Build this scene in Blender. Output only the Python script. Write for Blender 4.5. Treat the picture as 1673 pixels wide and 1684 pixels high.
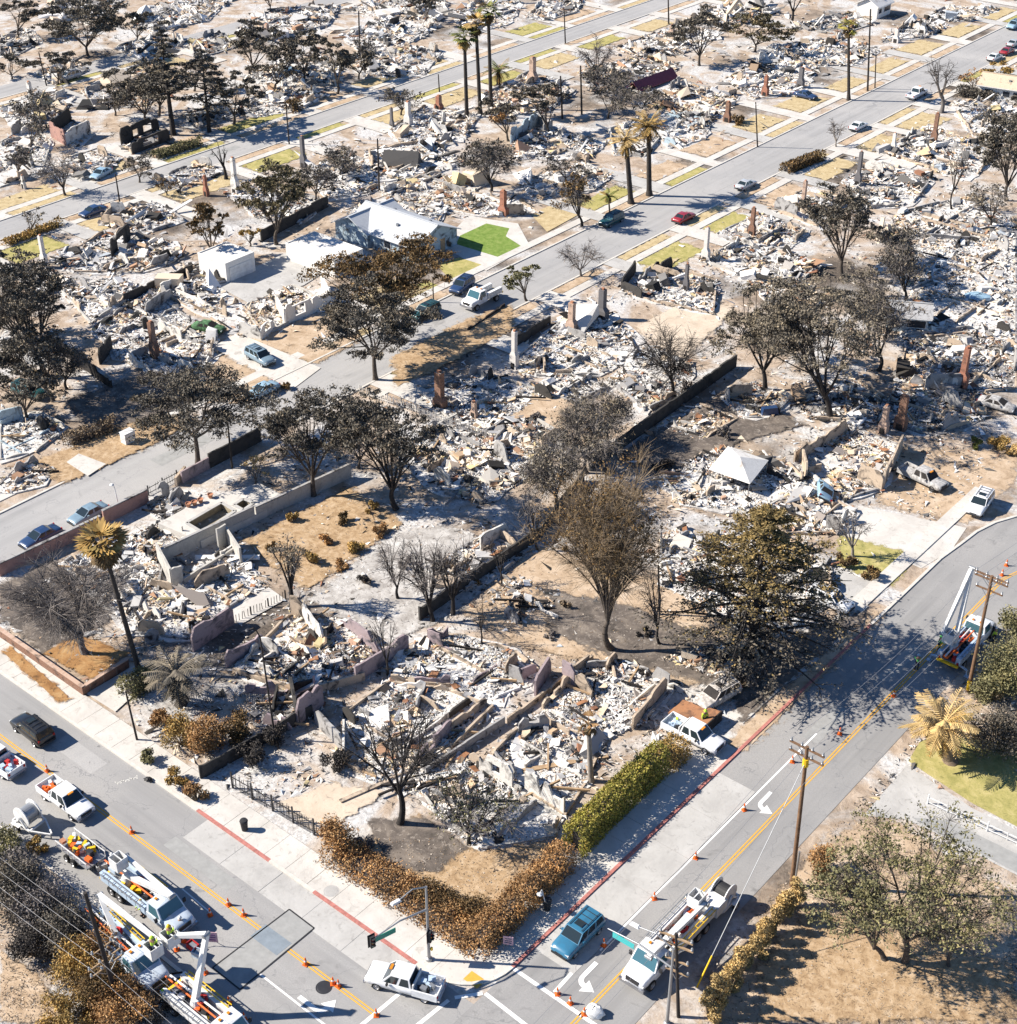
import bpy, bmesh, math, random
import numpy as np
from mathutils import Vector, Matrix, Quaternion

for o in list(bpy.data.objects): bpy.data.objects.remove(o, do_unlink=True)
SC = bpy.context.scene
COL = SC.collection
R = math.radians

# ------------------------------------------------------------------ camera
HC = 92.0                       # camera height in metres
FPX, CX, CY = 2457.0, 836.5, 842.0   # focal length and centre in photograph pixels
PITCH = math.atan(1597/2457.0)
YAW = R(40.06)                  # streets run along +Y, cross street along +X
cam_d = bpy.data.cameras.new('camera')
cam_d.sensor_fit = 'VERTICAL'; cam_d.sensor_height = 24.0; cam_d.lens = FPX/1684*24.0
cam_d.clip_start = 1.0; cam_d.clip_end = 6000
cam = bpy.data.objects.new('camera', cam_d); COL.objects.link(cam)
cam.location = (0, 0, HC); cam.rotation_euler = (math.pi/2-PITCH, 0, YAW)
SC.camera = cam

# ------------------------------------------------------------------ light
SUN_EL = R(37); SH = YAW - R(4.3)               # shadows fall towards azimuth SH (from +X)
sdir = Vector((math.cos(SH)*math.cos(SUN_EL), math.sin(SH)*math.cos(SUN_EL), -math.sin(SUN_EL)))
sd = bpy.data.lights.new('sun', 'SUN'); sd.energy = 5.0; sd.angle = R(0.53); sd.color = (1.0, 0.925, 0.82)
sun = bpy.data.objects.new('sun', sd); COL.objects.link(sun)
sun.rotation_euler = sdir.to_track_quat('-Z', 'Y').to_euler()
w = bpy.data.worlds.new('World'); SC.world = w; w.use_nodes = True
nt = w.node_tree; nt.nodes.clear()
sky = nt.nodes.new('ShaderNodeTexSky'); sky.sky_type = 'NISHITA'; sky.sun_disc = False
sky.sun_elevation = SUN_EL; sky.sun_rotation = math.atan2(-sdir.x, -sdir.y)
sky.altitude = 300; sky.air_density = 1.0; sky.dust_density = 0.0; sky.ozone_density = 8.0
bg = nt.nodes.new('ShaderNodeBackground'); bg.inputs[1].default_value = 0.07
wo = nt.nodes.new('ShaderNodeOutputWorld')
nt.links.new(sky.outputs[0], bg.inputs[0]); nt.links.new(bg.outputs[0], wo.inputs[0])
vs = SC.view_settings; vs.view_transform = 'Standard'; vs.look = 'None'; vs.gamma = 1.0
vs.exposure = 0.98; vs.use_curve_mapping = False

SC.render.engine = 'CYCLES'; SC.cycles.max_bounces = 4; SC.cycles.diffuse_bounces = 2; SC.cycles.glossy_bounces = 2; SC.cycles.transmission_bounces = 2

# ------------------------------------------------------------------ pixel -> place
_fw = np.array([0, math.cos(PITCH), -math.sin(PITCH)]); _up = np.array([0, math.sin(PITCH), math.cos(PITCH)])
_c, _s = math.cos(YAW), math.sin(YAW)
def _rot(p): return np.array([_c*p[0]-_s*p[1], _s*p[0]+_c*p[1], p[2]])
FWD = _rot(np.array([0, 1, 0.])); RIGHT = _rot(np.array([1, 0, 0.]))
def ray(px, py):
    return _rot(_fw + (px-CX)/FPX*np.array([1, 0, 0.]) + (CY-py)/FPX*_up)
def P(px, py, z=0.0):
    """ground point (height z) seen at a photograph pixel"""
    d = ray(px, py); t = (z-HC)/d[2]
    return Vector((d[0]*t, d[1]*t, z))
def depth(p):
    q = np.array([p[0], p[1], p[2]-HC]); return float(q @ _rot(_fw))
def mpp(p): return depth(p)/FPX          # metres per photo pixel there
def VPt(px, py, base):
    """point above/around a base, on the upright plane through it, seen at a pixel"""
    d = ray(px, py); t = (base[0]*FWD[0]+base[1]*FWD[1])/(d[0]*FWD[0]+d[1]*FWD[1])
    return Vector((d[0]*t, d[1]*t, HC+d[2]*t))

# ------------------------------------------------------------------ objects
LABELS = {}
def tag(o, label=None, cat=None, group=None, kind=None):
    if label:
        if not group and label in LABELS: print('DUP LABEL', label)
        LABELS[label] = 1; o['label'] = label
    if cat: o['category'] = cat
    if group: o['group'] = group
    if kind: o['kind'] = kind
    return o
def empty(name, loc=(0, 0, 0), rz=0.0, label=None, cat=None, group=None):
    o = bpy.data.objects.new(name, None); COL.objects.link(o)
    o.location = loc; o.rotation_euler = (0, 0, rz); o.empty_display_size = 0.2
    return tag(o, label, cat, group)
def link(name, me, parent=None, loc=None, rz=None):
    o = bpy.data.objects.new(name, me); COL.objects.link(o)
    if parent is not None: o.parent = parent
    if loc is not None: o.location = loc
    if rz is not None: o.rotation_euler = (0, 0, rz)
    return o
def copy_tree(o, parent=None):
    c = o.copy(); COL.objects.link(c); c.parent = parent
    for ch in list(o.children): copy_tree(ch, c)
    return c
def np_mesh(name, V, F, mats, mi=None, smooth=False):
    """V (n,3), F list of arrays (m,k)"""
    me = bpy.data.meshes.new(name)
    V = np.asarray(V, dtype=np.float32)
    if not isinstance(F, list): F = [F]
    F = [np.asarray(f, dtype=np.int32) for f in F if len(f)]
    me.vertices.add(len(V)); me.vertices.foreach_set('co', V.ravel())
    li = np.concatenate([f.ravel() for f in F]); tot = np.concatenate([np.full(len(f), f.shape[1], np.int32) for f in F])
    st = np.concatenate([[0], np.cumsum(tot)[:-1]]).astype(np.int32)
    me.loops.add(len(li)); me.loops.foreach_set('vertex_index', li)
    me.polygons.add(len(tot)); me.polygons.foreach_set('loop_start', st)
    if mi is not None: me.polygons.foreach_set('material_index', np.asarray(mi, dtype=np.int32))
    me.polygons.foreach_set('use_smooth', np.full(len(tot), bool(smooth)))
    for m in (mats if isinstance(mats, (list, tuple)) else [mats]): me.materials.append(m)
    me.update(calc_edges=True)
    return me

class MB:
    """collects simple solids into one mesh"""
    def __init__(s): s.v = []; s.f = []; s.m = []
    def add(s, vs, fs, mi=0):
        k = len(s.v); s.v += [tuple(v) for v in vs]
        s.f += [tuple(i+k for i in f) for f in fs]; s.m += [mi]*len(fs); return s
    def box(s, c, d, rz=0.0, rx=0.0, ry=0.0, mi=0, taper=1.0):
        M = Matrix.Translation(c) @ Matrix.Rotation(rz, 4, 'Z') @ Matrix.Rotation(ry, 4, 'Y') @ Matrix.Rotation(rx, 4, 'X')
        v = []
        for z in (-.5, .5):
            t = taper if z > 0 else 1.0
            for x, y in ((-.5, -.5), (.5, -.5), (.5, .5), (-.5, .5)):
                v.append(M @ Vector((x*d[0]*t, y*d[1]*t, z*d[2])))
        return s.add(v, [(0, 3, 2, 1), (4, 5, 6, 7), (0, 1, 5, 4), (1, 2, 6, 5), (2, 3, 7, 6), (3, 0, 4, 7)], mi)
    def beam(s, a, b, w, h, mi=0, w2=None, h2=None):
        a, b = Vector(a), Vector(b); d = (b-a).normalized()
        u = Vector((0, 0, 1)) if abs(d.z) < .95 else Vector((1, 0, 0))
        r = d.cross(u).normalized(); u = r.cross(d)
        v = []
        for p, ww, hh in ((a, w, h), (b, w2 or w, h2 or h)):
            for x, y in ((-.5, -.5), (.5, -.5), (.5, .5), (-.5, .5)): v.append(p+r*x*ww+u*y*hh)
        return s.add(v, [(0, 1, 2, 3), (7, 6, 5, 4), (0, 4, 5, 1), (1, 5, 6, 2), (2, 6, 7, 3), (3, 7, 4, 0)], mi)
    def cyl(s, a, b, r0, r1=None, n=10, mi=0, caps=True):
        a, b = Vector(a), Vector(b); r1 = r0 if r1 is None else r1
        d = (b-a).normalized(); u = Vector((0, 0, 1)) if abs(d.z) < .95 else Vector((1, 0, 0))
        r = d.cross(u).normalized(); u = r.cross(d); v = []
        for p, q in ((a, r0), (b, r1)):
            for i in range(n):
                t = 2*math.pi*i/n; v.append(p+r*math.cos(t)*q+u*math.sin(t)*q)
        f = [(i, (i+1) % n, n+(i+1) % n, n+i) for i in range(n)]
        if caps: f += [tuple(range(n))[::-1], tuple(range(n, 2*n))]
        return s.add(v, f, mi)
    def lathe(s, prof, c=(0, 0, 0), n=16, axis='Z', mi=0):
        v = []
        for r, z in prof:
            for i in range(n):
                t = 2*math.pi*i/n; x, y = r*math.cos(t), r*math.sin(t)
                q = (x, y, z) if axis == 'Z' else ((x, z, y) if axis == 'Y' else (z, x, y))
                v.append((q[0]+c[0], q[1]+c[1], q[2]+c[2]))
        f = []
        for k in range(len(prof)-1):
            for i in range(n):
                f.append((k*n+i, k*n+(i+1) % n, (k+1)*n+(i+1) % n, (k+1)*n+i))
        return s.add(v, f, mi)
    def tube(s, pts, r, n=6, mi=0):
        for i in range(len(pts)-1):
            r0 = r[i] if isinstance(r, (list, tuple)) else r; r1 = r[i+1] if isinstance(r, (list, tuple)) else r
            s.cyl(pts[i], pts[i+1], r0, r1, n, mi, caps=True)
        return s
    def prism(s, poly, z0, z1, mi=0):
        n = len(poly); v = [(p[0], p[1], z0) for p in poly]+[(p[0], p[1], z1) for p in poly]
        f = [tuple(range(n, 2*n)), tuple(range(n))[::-1]]+[(i, (i+1) % n, n+(i+1) % n, n+i) for i in range(n)]
        return s.add(v, f, mi)
    def mesh(s, name, mats, smooth=None):
        me = bpy.data.meshes.new(name); me.from_pydata(s.v, [], s.f)
        for m in (mats if isinstance(mats, (list, tuple)) else [mats]): me.materials.append(m)
        me.polygons.foreach_set('material_index', s.m)
        if smooth:
            me.polygons.foreach_set('use_smooth', [True]*len(s.f))
            me.set_sharp_from_angle(angle=R(smooth))
        me.update(); return me
    def build(s, name, mats, parent=None, smooth=None, loc=None, rz=None):
        return link(name, s.mesh(name, mats, smooth), parent, loc, rz)

# ------------------------------------------------------------------ materials
MATS = {}
class NB:
    def __init__(s, name, rough=.85, metal=0.0, spec=.25):
        s.m = bpy.data.materials.new(name); s.m.use_nodes = True; s.t = s.m.node_tree
        s.b = s.t.nodes['Principled BSDF']; s.b.inputs['Roughness'].default_value = rough
        s.b.inputs['Metallic'].default_value = metal; s.b.inputs['Specular IOR Level'].default_value = spec
        MATS[name] = s.m
    def n(s, t, **k):
        x = s.t.nodes.new(t)
        for a, b in k.items(): setattr(x, a, b)
        return x
    def l(s, a, b): s.t.links.new(a, b)
    def pos(s, scale=(1, 1, 1), obj=False):
        if obj: o = s.n('ShaderNodeTexCoord').outputs['Object']
        else: o = s.n('ShaderNodeNewGeometry').outputs['Position']
        m = s.n('ShaderNodeMapping'); m.inputs['Scale'].default_value = scale; s.l(o, m.inputs[0]); return m.outputs[0]
    def noise(s, v, sc, det=4, rough=.6, dist=0.0):
        x = s.n('ShaderNodeTexNoise'); x.inputs['Scale'].default_value = sc; x.inputs['Detail'].default_value = det
        x.inputs['Roughness'].default_value = rough; x.inputs['Distortion'].default_value = dist
        s.l(v, x.inputs['Vector']); return x.outputs['Fac']
    def ramp(s, fac, stops, interp='LINEAR'):
        r = s.n('ShaderNodeValToRGB'); r.color_ramp.interpolation = interp; e = r.color_ramp.elements
        while len(e) < len(stops): e.new(0.5)
        for k, (p, c) in enumerate(stops): e[k].position = p; e[k].color = (*c, 1)
        s.l(fac, r.inputs[0]); return r.outputs[0]
    def mix(s, f, a, b):
        x = s.n('ShaderNodeMix', data_type='RGBA')
        if isinstance(f, float): x.inputs[0].default_value = f
        else: s.l(f, x.inputs[0])
        for q, i in ((a, 6), (b, 7)):
            if isinstance(q, tuple): x.inputs[i].default_value = (*q, 1)
            else: s.l(q, x.inputs[i])
        return x.outputs[2]
    def fac(s, f, a, b):
        x = s.n('ShaderNodeMapRange'); x.inputs[1].default_value = a; x.inputs[2].default_value = b; s.l(f, x.inputs[0]); return x.outputs[0]
    def col(s, c):
        if isinstance(c, tuple): s.b.inputs['Base Color'].default_value = (*c, 1)
        else: s.l(c, s.b.inputs['Base Color'])
    def bump(s, h, st=.4, d=.05):
        b = s.n('ShaderNodeBump'); b.inputs['Strength'].default_value = st; b.inputs['Distance'].default_value = d
        s.l(h, b.inputs['Height']); s.l(b.outputs[0], s.b.inputs['Normal'])
    def island(s): return s.n('ShaderNodeNewGeometry').outputs['Random Per Island']

def plain(name, c, rough=.8, metal=0.0, spec=.3, var=.12, sc=1.5):
    b = NB(name, rough, metal, spec); f = b.noise(b.pos(obj=True), sc, 5)
    b.col(b.ramp(f, [(.3, tuple(x*(1-var) for x in c)), (.7, tuple(min(1, x*(1+var)) for x in c))])); return b.m
def island_mat(name, stops, rough=.9, noise=.0):
    b = NB(name, rough, 0, .15); b.col(b.ramp(b.island(), stops, 'CONSTANT')); return b.m
def leaf_mat(name, stops, trans=.18):
    b = NB(name, .7, 0, .15); c = b.ramp(b.island(), stops); n = b.noise(b.pos(), .42, 3, .6)
    k = b.ramp(n, [(.30, (.66, .66, .67)), (.5, (1.0, 1.0, 1.0)), (.72, (1.6, 1.5, 1.3))])
    x = b.n('ShaderNodeMix', data_type='RGBA', blend_type='MULTIPLY'); x.inputs[0].default_value = 1.0; b.l(c, x.inputs[6]); b.l(k, x.inputs[7])
    b.col(x.outputs[2]); return b.m
def paint(name, c, rough=.28):
    b = NB(name, rough, 0.0, .5); n = b.noise(b.pos(obj=True), 1.6, 6, .7); b.col(b.ramp(n, [(.35, tuple(x*.78+.012 for x in c)), (.6, c)])); b.b.inputs['Coat Weight'].default_value = .4; b.b.inputs['Coat Roughness'].default_value = .08
    return b.m

def ground_mat():
    b = NB('dirt_ground', .95, 0, .1); p = b.pos()
    n1 = b.noise(p, .045, 6, .62); n2 = b.noise(p, .55, 7, .7, .6); n3 = b.noise(p, .12, 5, .6, 1.2); n4 = b.noise(p, 2.6, 4, .7)
    dirt = b.ramp(n2, [(.25, (.19, .145, .11)), (.42, (.33, .255, .19)), (.58, (.44, .355, .275)), (.8, (.55, .475, .40))])
    ash = b.ramp(n4, [(.3, (.30, .295, .29)), (.5, (.50, .49, .475)), (.7, (.70, .69, .675))])
    c = b.mix(b.fac(n3, .44, .60), dirt, ash)
    char = b.ramp(n4, [(.3, (.045, .04, .036)), (.7, (.17, .14, .115))])
    c = b.mix(b.fac(n1, .52, .66), c, char); c = b.mix(b.fac(b.noise(p, 1.4, 6, .75, 1.5), .58, .70), c, (.13, .10, .075))
    b.col(c); b.bump(n2, .6, .25); return b.m
def tone_mat(name, a, bb, cc, sc=.6, spots=None, bump=.4, soft=False):
    if not soft and name in ('sand', 'straw', 'straw_green', 'rust_yard', 'char_yard', 'leaf_litter', 'gravel_pale', 'ash_drive', 'patch_soil'): tone_mat(name+'_soft', a, bb, cc, sc, spots, bump, True)
    b = NB(name, .93, 0, .12); p = b.pos(); n2 = b.noise(p, sc, 7, .68, .5); n4 = b.noise(p, sc*6, 4, .7)
    c = b.ramp(n2, [(.28, a), (.5, bb), (.72, cc)])
    if spots: c = b.mix(b.fac(b.noise(p, sc*3.2, 6, .75, 1.3), .55, .66), c, spots)
    b.col(c); b.bump(n4, bump, .06)
    if soft:   # ragged, dissolving outline: soil and litter thin out instead of ending in a line
        at = b.n('ShaderNodeAttribute'); at.attribute_name = 'edge'; n5 = b.noise(p, .9, 6, .72, .4)
        m = b.n('ShaderNodeMath', operation='MULTIPLY_ADD'); b.l(n5, m.inputs[0]); m.inputs[1].default_value = 1.5; m.inputs[2].default_value = -.75
        ad = b.n('ShaderNodeMath', operation='ADD'); b.l(m.outputs[0], ad.inputs[0]); b.l(at.outputs['Fac'], ad.inputs[1])
        b.l(b.fac(ad.outputs[0], .42, .62), b.b.inputs['Alpha'])
    return b.m
def asphalt_mat(name, base=.16, streak='Y'):
    b = NB(name, .9, 0, .2); p = b.pos(); sc = (1, .02, 1) if streak == 'Y' else (.02, 1, 1)
    n1 = b.noise(b.pos(sc), 1.1, 4, .6); n2 = b.noise(p, 9, 3, .7); n3 = b.noise(p, .09, 5, .55)
    a = tuple(base*x for x in (.80, .79, .78)); c = tuple(base*x for x in (1.2, 1.18, 1.15))
    k = b.ramp(n1, [(.3, a), (.7, c)])
    k = b.mix(b.fac(n3, .42, .66), k, tuple(base*x for x in (1.28, 1.24, 1.19)))
    # tar-filled cracks
    v = b.n('ShaderNodeTexVoronoi', feature='DISTANCE_TO_EDGE'); v.inputs['Scale'].default_value = .16
    wn = b.n('ShaderNodeTexNoise'); wn.inputs['Scale'].default_value = .5; wn.inputs['Detail'].default_value = 5; b.l(p, wn.inputs['Vector'])
    mx = b.n('ShaderNodeMix', data_type='RGBA'); mx.inputs[0].default_value = .35; mx.inputs[6].default_value = (0, 0, 0, 1); b.l(p, mx.inputs[6])
    ad = b.n('ShaderNodeVectorMath', operation='MULTIPLY_ADD'); b.l(wn.outputs['Color'], ad.inputs[0]); ad.inputs[1].default_value = (5, 5, 0); b.l(p, ad.inputs[2])
    b.l(ad.outputs[0], v.inputs['Vector'])
    crack = b.fac(v.outputs['Distance'], .007, .001)
    k = b.mix(crack, k, tuple(base*x for x in (.72, .72, .73)))
    k = b.mix(b.fac(n2, .35, .75), k, tuple(base*x for x in (.92, .91, .9)))
    k = b.mix(b.fac(b.noise(p, .35, 5, .7, 1.0), .60, .74), k, tuple(base*x for x in (.70, .69, .68)))
    k = b.mix(b.fac(b.noise(p, 1.7, 3, .5), .70, .80), k, tuple(base*x for x in (.62, .61, .6)))
    b.col(k); b.bump(n2, .15, .01); return b.m
def soot_wall(name, c, soot=(.05, .045, .045), lo=.50, hi=.66):
    b = NB(name, .92, 0, .15); p = b.pos(); n = b.noise(p, .7, 6, .65, .8); n2 = b.noise(p, 5, 4, .7)
    k = b.ramp(n2, [(.3, tuple(x*.8 for x in c)), (.7, c)])
    b.col(b.mix(b.fac(n, lo, hi), k, soot)); b.bump(n2, .3, .03); return b.m
def brick_mat(name, c1, c2, mortar, obj=True):
    b = NB(name, .9, 0, .15); p = b.pos((1, 1, 1), obj)
    t = b.n('ShaderNodeTexBrick'); t.inputs['Scale'].default_value = 4; t.inputs['Color1'].default_value = (*c1, 1); t.inputs['Color2'].default_value = (*c2, 1)
    t.inputs['Mortar'].default_value = (*mortar, 1); t.inputs['Mortar Size'].default_value = .012
    mp = b.n('ShaderNodeMapping'); mp.inputs['Rotation'].default_value = (R(90), 0, 0); b.l(p, mp.inputs[0]); b.l(mp.outputs[0], t.inputs['Vector'])
    n = b.noise(p, 1.2, 5, .6); b.col(b.mix(b.fac(n, .52, .72), t.outputs[0], (.06, .05, .045))); return b.m

M = MATS
ground_mat()
tone_mat('ash_pad', (.27, .25, .235), (.58, .56, .53), (.78, .77, .745), .42, (.17, .15, .135), .8)
tone_mat('ash_dark', (.10, .095, .09), (.26, .245, .23), (.48, .455, .42), .5, (.04, .04, .04), .8)
tone_mat('concrete', (.43, .405, .37), (.53, .505, .465), (.60, .575, .535), .3, (.40, .375, .34))
tone_mat('concrete_old', (.33, .32, .305), (.42, .41, .39), (.48, .47, .45), .3, (.31, .30, .285))
tone_mat('gravel_pale', (.44, .36, .27), (.55, .46, .36), (.62, .53, .42), .4, (.36, .3, .24))
tone_mat('sand', (.29, .205, .13), (.45, .34, .235), (.56, .455, .345), .5, (.22, .16, .11))
tone_mat('straw', (.32, .24, .125), (.46, .365, .21), (.55, .46, .29), .9, (.24, .19, .10))
tone_mat('straw_green', (.22, .215, .07), (.36, .32, .12), (.50, .42, .20), .8, (.20, .19, .07))
tone_mat('lawn_green', (.10, .16, .03), (.17, .25, .055), (.27, .31, .10), 1.3, (.085, .14, .03))
tone_mat('rust_yard', (.20, .10, .04), (.34, .19, .08), (.44, .29, .14), .7, (.09, .055, .03))
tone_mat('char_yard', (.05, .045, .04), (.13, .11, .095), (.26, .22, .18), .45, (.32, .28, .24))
tone_mat('leaf_litter', (.22, .14, .075), (.40, .28, .165), (.53, .41, .28), 1.3, (.10, .07, .05))
tone_mat('ash_drive', (.20, .18, .165), (.42, .40, .375), (.62, .605, .58), .55, (.14, .12, .105), .8)
asphalt_mat('asphalt_y', .265, 'Y'); asphalt_mat('asphalt_x', .285, 'X'); asphalt_mat('asphalt_pale', .33, 'Y')
plain('kerb', (.55, .52, .47)); plain('kerb_red', (.40, .16, .135), var=.3, sc=3); plain('paint_white', (.78, .77, .74), var=.06, sc=5)
plain('paint_yellow', (.62, .34, .055), var=.12, sc=4); plain('paint_faded', (.55, .54, .5)); plain('steel_plate', (.27, .31, .34), .5, .3)
plain('patch_grey', (.30, .30, .29)); plain('iron', (.06, .06, .065), .5, .6)
island_mat('rubble_ash', [(0, (.74, .72, .69)), (.30, (.60, .585, .56)), (.48, (.68, .63, .55)), (.60, (.52, .42, .32)), (.68, (.40, .39, .38)), (.77, (.42, .27, .19)), (.80, (.16, .155, .15)), (.88, (.04, .038, .036)), (.96, (.42, .46, .50))])
island_mat('rubble_dark', [(0, (.40, .39, .38)), (.2, (.23, .22, .215)), (.38, (.11, .105, .10)), (.58, (.03, .03, .03)), (.74, (.33, .24, .165)), (.84, (.24, .12, .075)), (.9, (.64, .62, .59))])
island_mat('rubble_tan', [(0, (.62, .52, .40)), (.25, (.72, .67, .60)), (.45, (.48, .35, .23)), (.6, (.36, .22, .14)), (.7, (.25, .22, .2)), (.82, (.05, .045, .04)), (.92, (.55, .45, .25))])
soot_wall('wall_white', (.72, .69, .64)); soot_wall('wall_tan', (.52, .42, .32)); soot_wall('wall_shade_mauve', (.36, .29, .30), (.10, .09, .10)); soot_wall('wall_grey', (.38, .37, .36))  # mauve tone has purple wall shadow put into its colour
soot_wall('wall_concrete', (.50, .48, .44), (.22, .21, .2), .5, .8); soot_wall('wall_blue', (.42, .52, .58)); soot_wall('wall_pink', (.42, .25, .21), (.2, .13, .12), .5, .75)
soot_wall('wall_black', (.07, .066, .062), (.03, .03, .03)); soot_wall('plaster', (.78, .76, .72), (.45, .42, .4), .6, .8)
soot_wall('sheet_white', (.76, .74, .70), (.35, .3, .26), .55, .75); soot_wall('sheet_rust', (.34, .17, .09), (.12, .07, .05)); soot_wall('sheet_grey', (.42, .42, .42), (.15, .14, .14)); soot_wall('sheet_tan', (.60, .49, .36), (.2, .15, .11), .55, .75)
soot_wall('charwood', (.045, .04, .038), (.02, .02, .02))
brick_mat('brick_red', (.36, .15, .09), (.28, .11, .07), (.35, .3, .26)); brick_mat('brick_pale', (.50, .36, .28), (.44, .30, .22), (.45, .4, .36)); brick_mat('brick_brown', (.26, .14, .09), (.19, .10, .07), (.28, .24, .2))
plain('stone_pale', (.58, .55, .52)); plain('stone_dark', (.13, .125, .13))
plain('bark', (.085, .07, .058), .95, var=.35, sc=3); plain('bark_burnt', (.032, .028, .026), .95, var=.3, sc=3); plain('bark_pale', (.26, .23, .20), .95, var=.25, sc=3); plain('bark_grey', (.15, .135, .125), .95, var=.25, sc=3)
island_mat('twig_grey', [(0, (.17, .15, .14)), (.5, (.24, .215, .195)), (.8, (.10, .09, .085))]); island_mat('twig_brown', [(0, (.21, .155, .10)), (.45, (.14, .11, .08)), (.75, (.28, .215, .14))]); island_mat('twig_dark', [(0, (.05, .045, .042)), (.5, (.085, .075, .068)), (.8, (.03, .028, .026))])
leaf_mat('leaf_oak', [(0, (.075, .072, .042)), (.4, (.115, .10, .058)), (.7, (.16, .125, .072)), (1, (.07, .06, .042))])
leaf_mat('leaf_dark', [(0, (.075, .070, .060)), (.5, (.112, .102, .085)), (.85, (.165, .145, .115)), (1, (.20, .16, .115))])
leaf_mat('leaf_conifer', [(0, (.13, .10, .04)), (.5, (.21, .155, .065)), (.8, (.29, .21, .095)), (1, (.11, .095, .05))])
leaf_mat('leaf_brownoak', [(0, (.10, .065, .032)), (.4, (.17, .105, .045)), (.7, (.09, .07, .04)), (1, (.25, .16, .07))])
leaf_mat('leaf_green', [(0, (.075, .095, .026)), (.5, (.12, .135, .038)), (1, (.19, .185, .055))])
leaf_mat('leaf_hedge', [(0, (.15, .15, .03)), (.45, (.27, .25, .05)), (.75, (.38, .33, .09)), (1, (.36, .26, .08))])
leaf_mat('leaf_rust', [(0, (.24, .125, .05)), (.4, (.36, .20, .085)), (.7, (.46, .29, .14)), (1, (.17, .10, .05))])
leaf_mat('leaf_gold', [(0, (.26, .16, .05)), (.5, (.38, .25, .09)), (.8, (.20, .15, .055)), (1, (.46, .33, .14))])
leaf_mat('leaf_straw', [(0, (.42, .29, .12)), (.5, (.54, .40, .19)), (1, (.30, .20, .085))])
leaf_mat('leaf_olive', [(0, (.11, .11, .055)), (.5, (.17, .16, .08)), (1, (.24, .215, .115))])
leaf_mat('leaf_grey', [(0, (.15, .13, .10)), (.5, (.225, .195, .15)), (1, (.11, .095, .075))])
leaf_mat('litter', [(0, (.40, .30, .19)), (.4, (.16, .10, .06)), (.7, (.56, .50, .43)), (1, (.05, .045, .04))])
paint('car_white', (.76, .77, .78)); paint('car_black', (.012, .013, .015)); paint('car_teal', (.035, .16, .27)); paint('car_blue', (.02, .05, .13)); paint('car_steel', (.20, .29, .36)); paint('car_silver', (.45, .47, .49)); paint('car_red', (.30, .02, .03)); paint('car_skyblue', (.30, .45, .56)); paint('car_darkteal', (.015, .075, .08)); paint('car_green', (.03, .16, .05)); paint('truck_white_shade', (.55, .62, .70))  # last tone: white truck paint with bluish shade put into its colour
plain('burnt_paint', (.36, .35, .34), .9, .0, var=.5, sc=3); plain('burnt_pale', (.40, .37, .34), .9, .0, var=.6, sc=3); plain('burnt_green', (.07, .15, .07), .9, .0, var=.8, sc=3)
b_ = NB('glass_dark', .06, 0, .6); b_.col((.02, .03, .035)); b_ = NB('glass_blue', .05, 0, .6); b_.col((.05, .12, .15))
plain('rubber', (.02, .02, .02), .9); plain('rim', (.35, .35, .36), .4, .8); plain('trim', (.03, .03, .032), .6); plain('chrome', (.5, .5, .52), .25, .9)
b_ = NB('lamp_red', .3); b_.col((.35, .02, .015)); b_ = NB('lamp_clear', .15); b_.col((.6, .62, .62)); b_ = NB('lamp_amber', .3); b_.col((.6, .22, .02))
plain('white_metal', (.66, .66, .65), .5, 0, .4, .16); plain('blue_shade_metal', (.40, .50, .62), .5, 0, .4, .08); plain('orange', (.72, .13, .02), .6, var=.08); plain('hivis', (.48, .72, .06), .7, var=.05); plain('hivis_green', (.10, .46, .12), .7, var=.05); plain('yellow', (.72, .46, .02), .6, var=.06)  # bluish metal on truck bodies is white with shade tinted into it
plain('skin', (.36, .21, .14)); plain('denim', (.03, .04, .07)); plain('pole_wood', (.17, .10, .058), var=.3, sc=2); plain('pole_burnt', (.035, .03, .028)); plain('galv', (.33, .34, .35), .45, .6); plain('sign_green', (.015, .22, .16), .4, var=.04); plain('sign_teal', (.06, .42, .42), .4, var=.04); plain('cable', (.30, .30, .31), .6, .3); plain('cable_dark', (.03, .03, .03), .6)
plain('roof_grey', (.44, .46, .48), var=.1, sc=3); plain('trunk_palm', (.18, .135, .095), .95, var=.3, sc=5); plain('trunk_palm_burnt', (.05, .043, .038), .95, var=.3, sc=5); plain('sign_pink', (.62, .40, .44), var=.1); plain('purple', (.16, .07, .20)); plain('maroon', (.17, .05, .075)); plain('red_plastic', (.45, .03, .03)); plain('terracotta', (.40, .19, .11)); plain('window_dark', (.03, .035, .045), .2)
plain('wood_tan', (.36, .25, .15), var=.25, sc=3); plain('pool_wall', (.28, .24, .17), var=.3)
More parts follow.
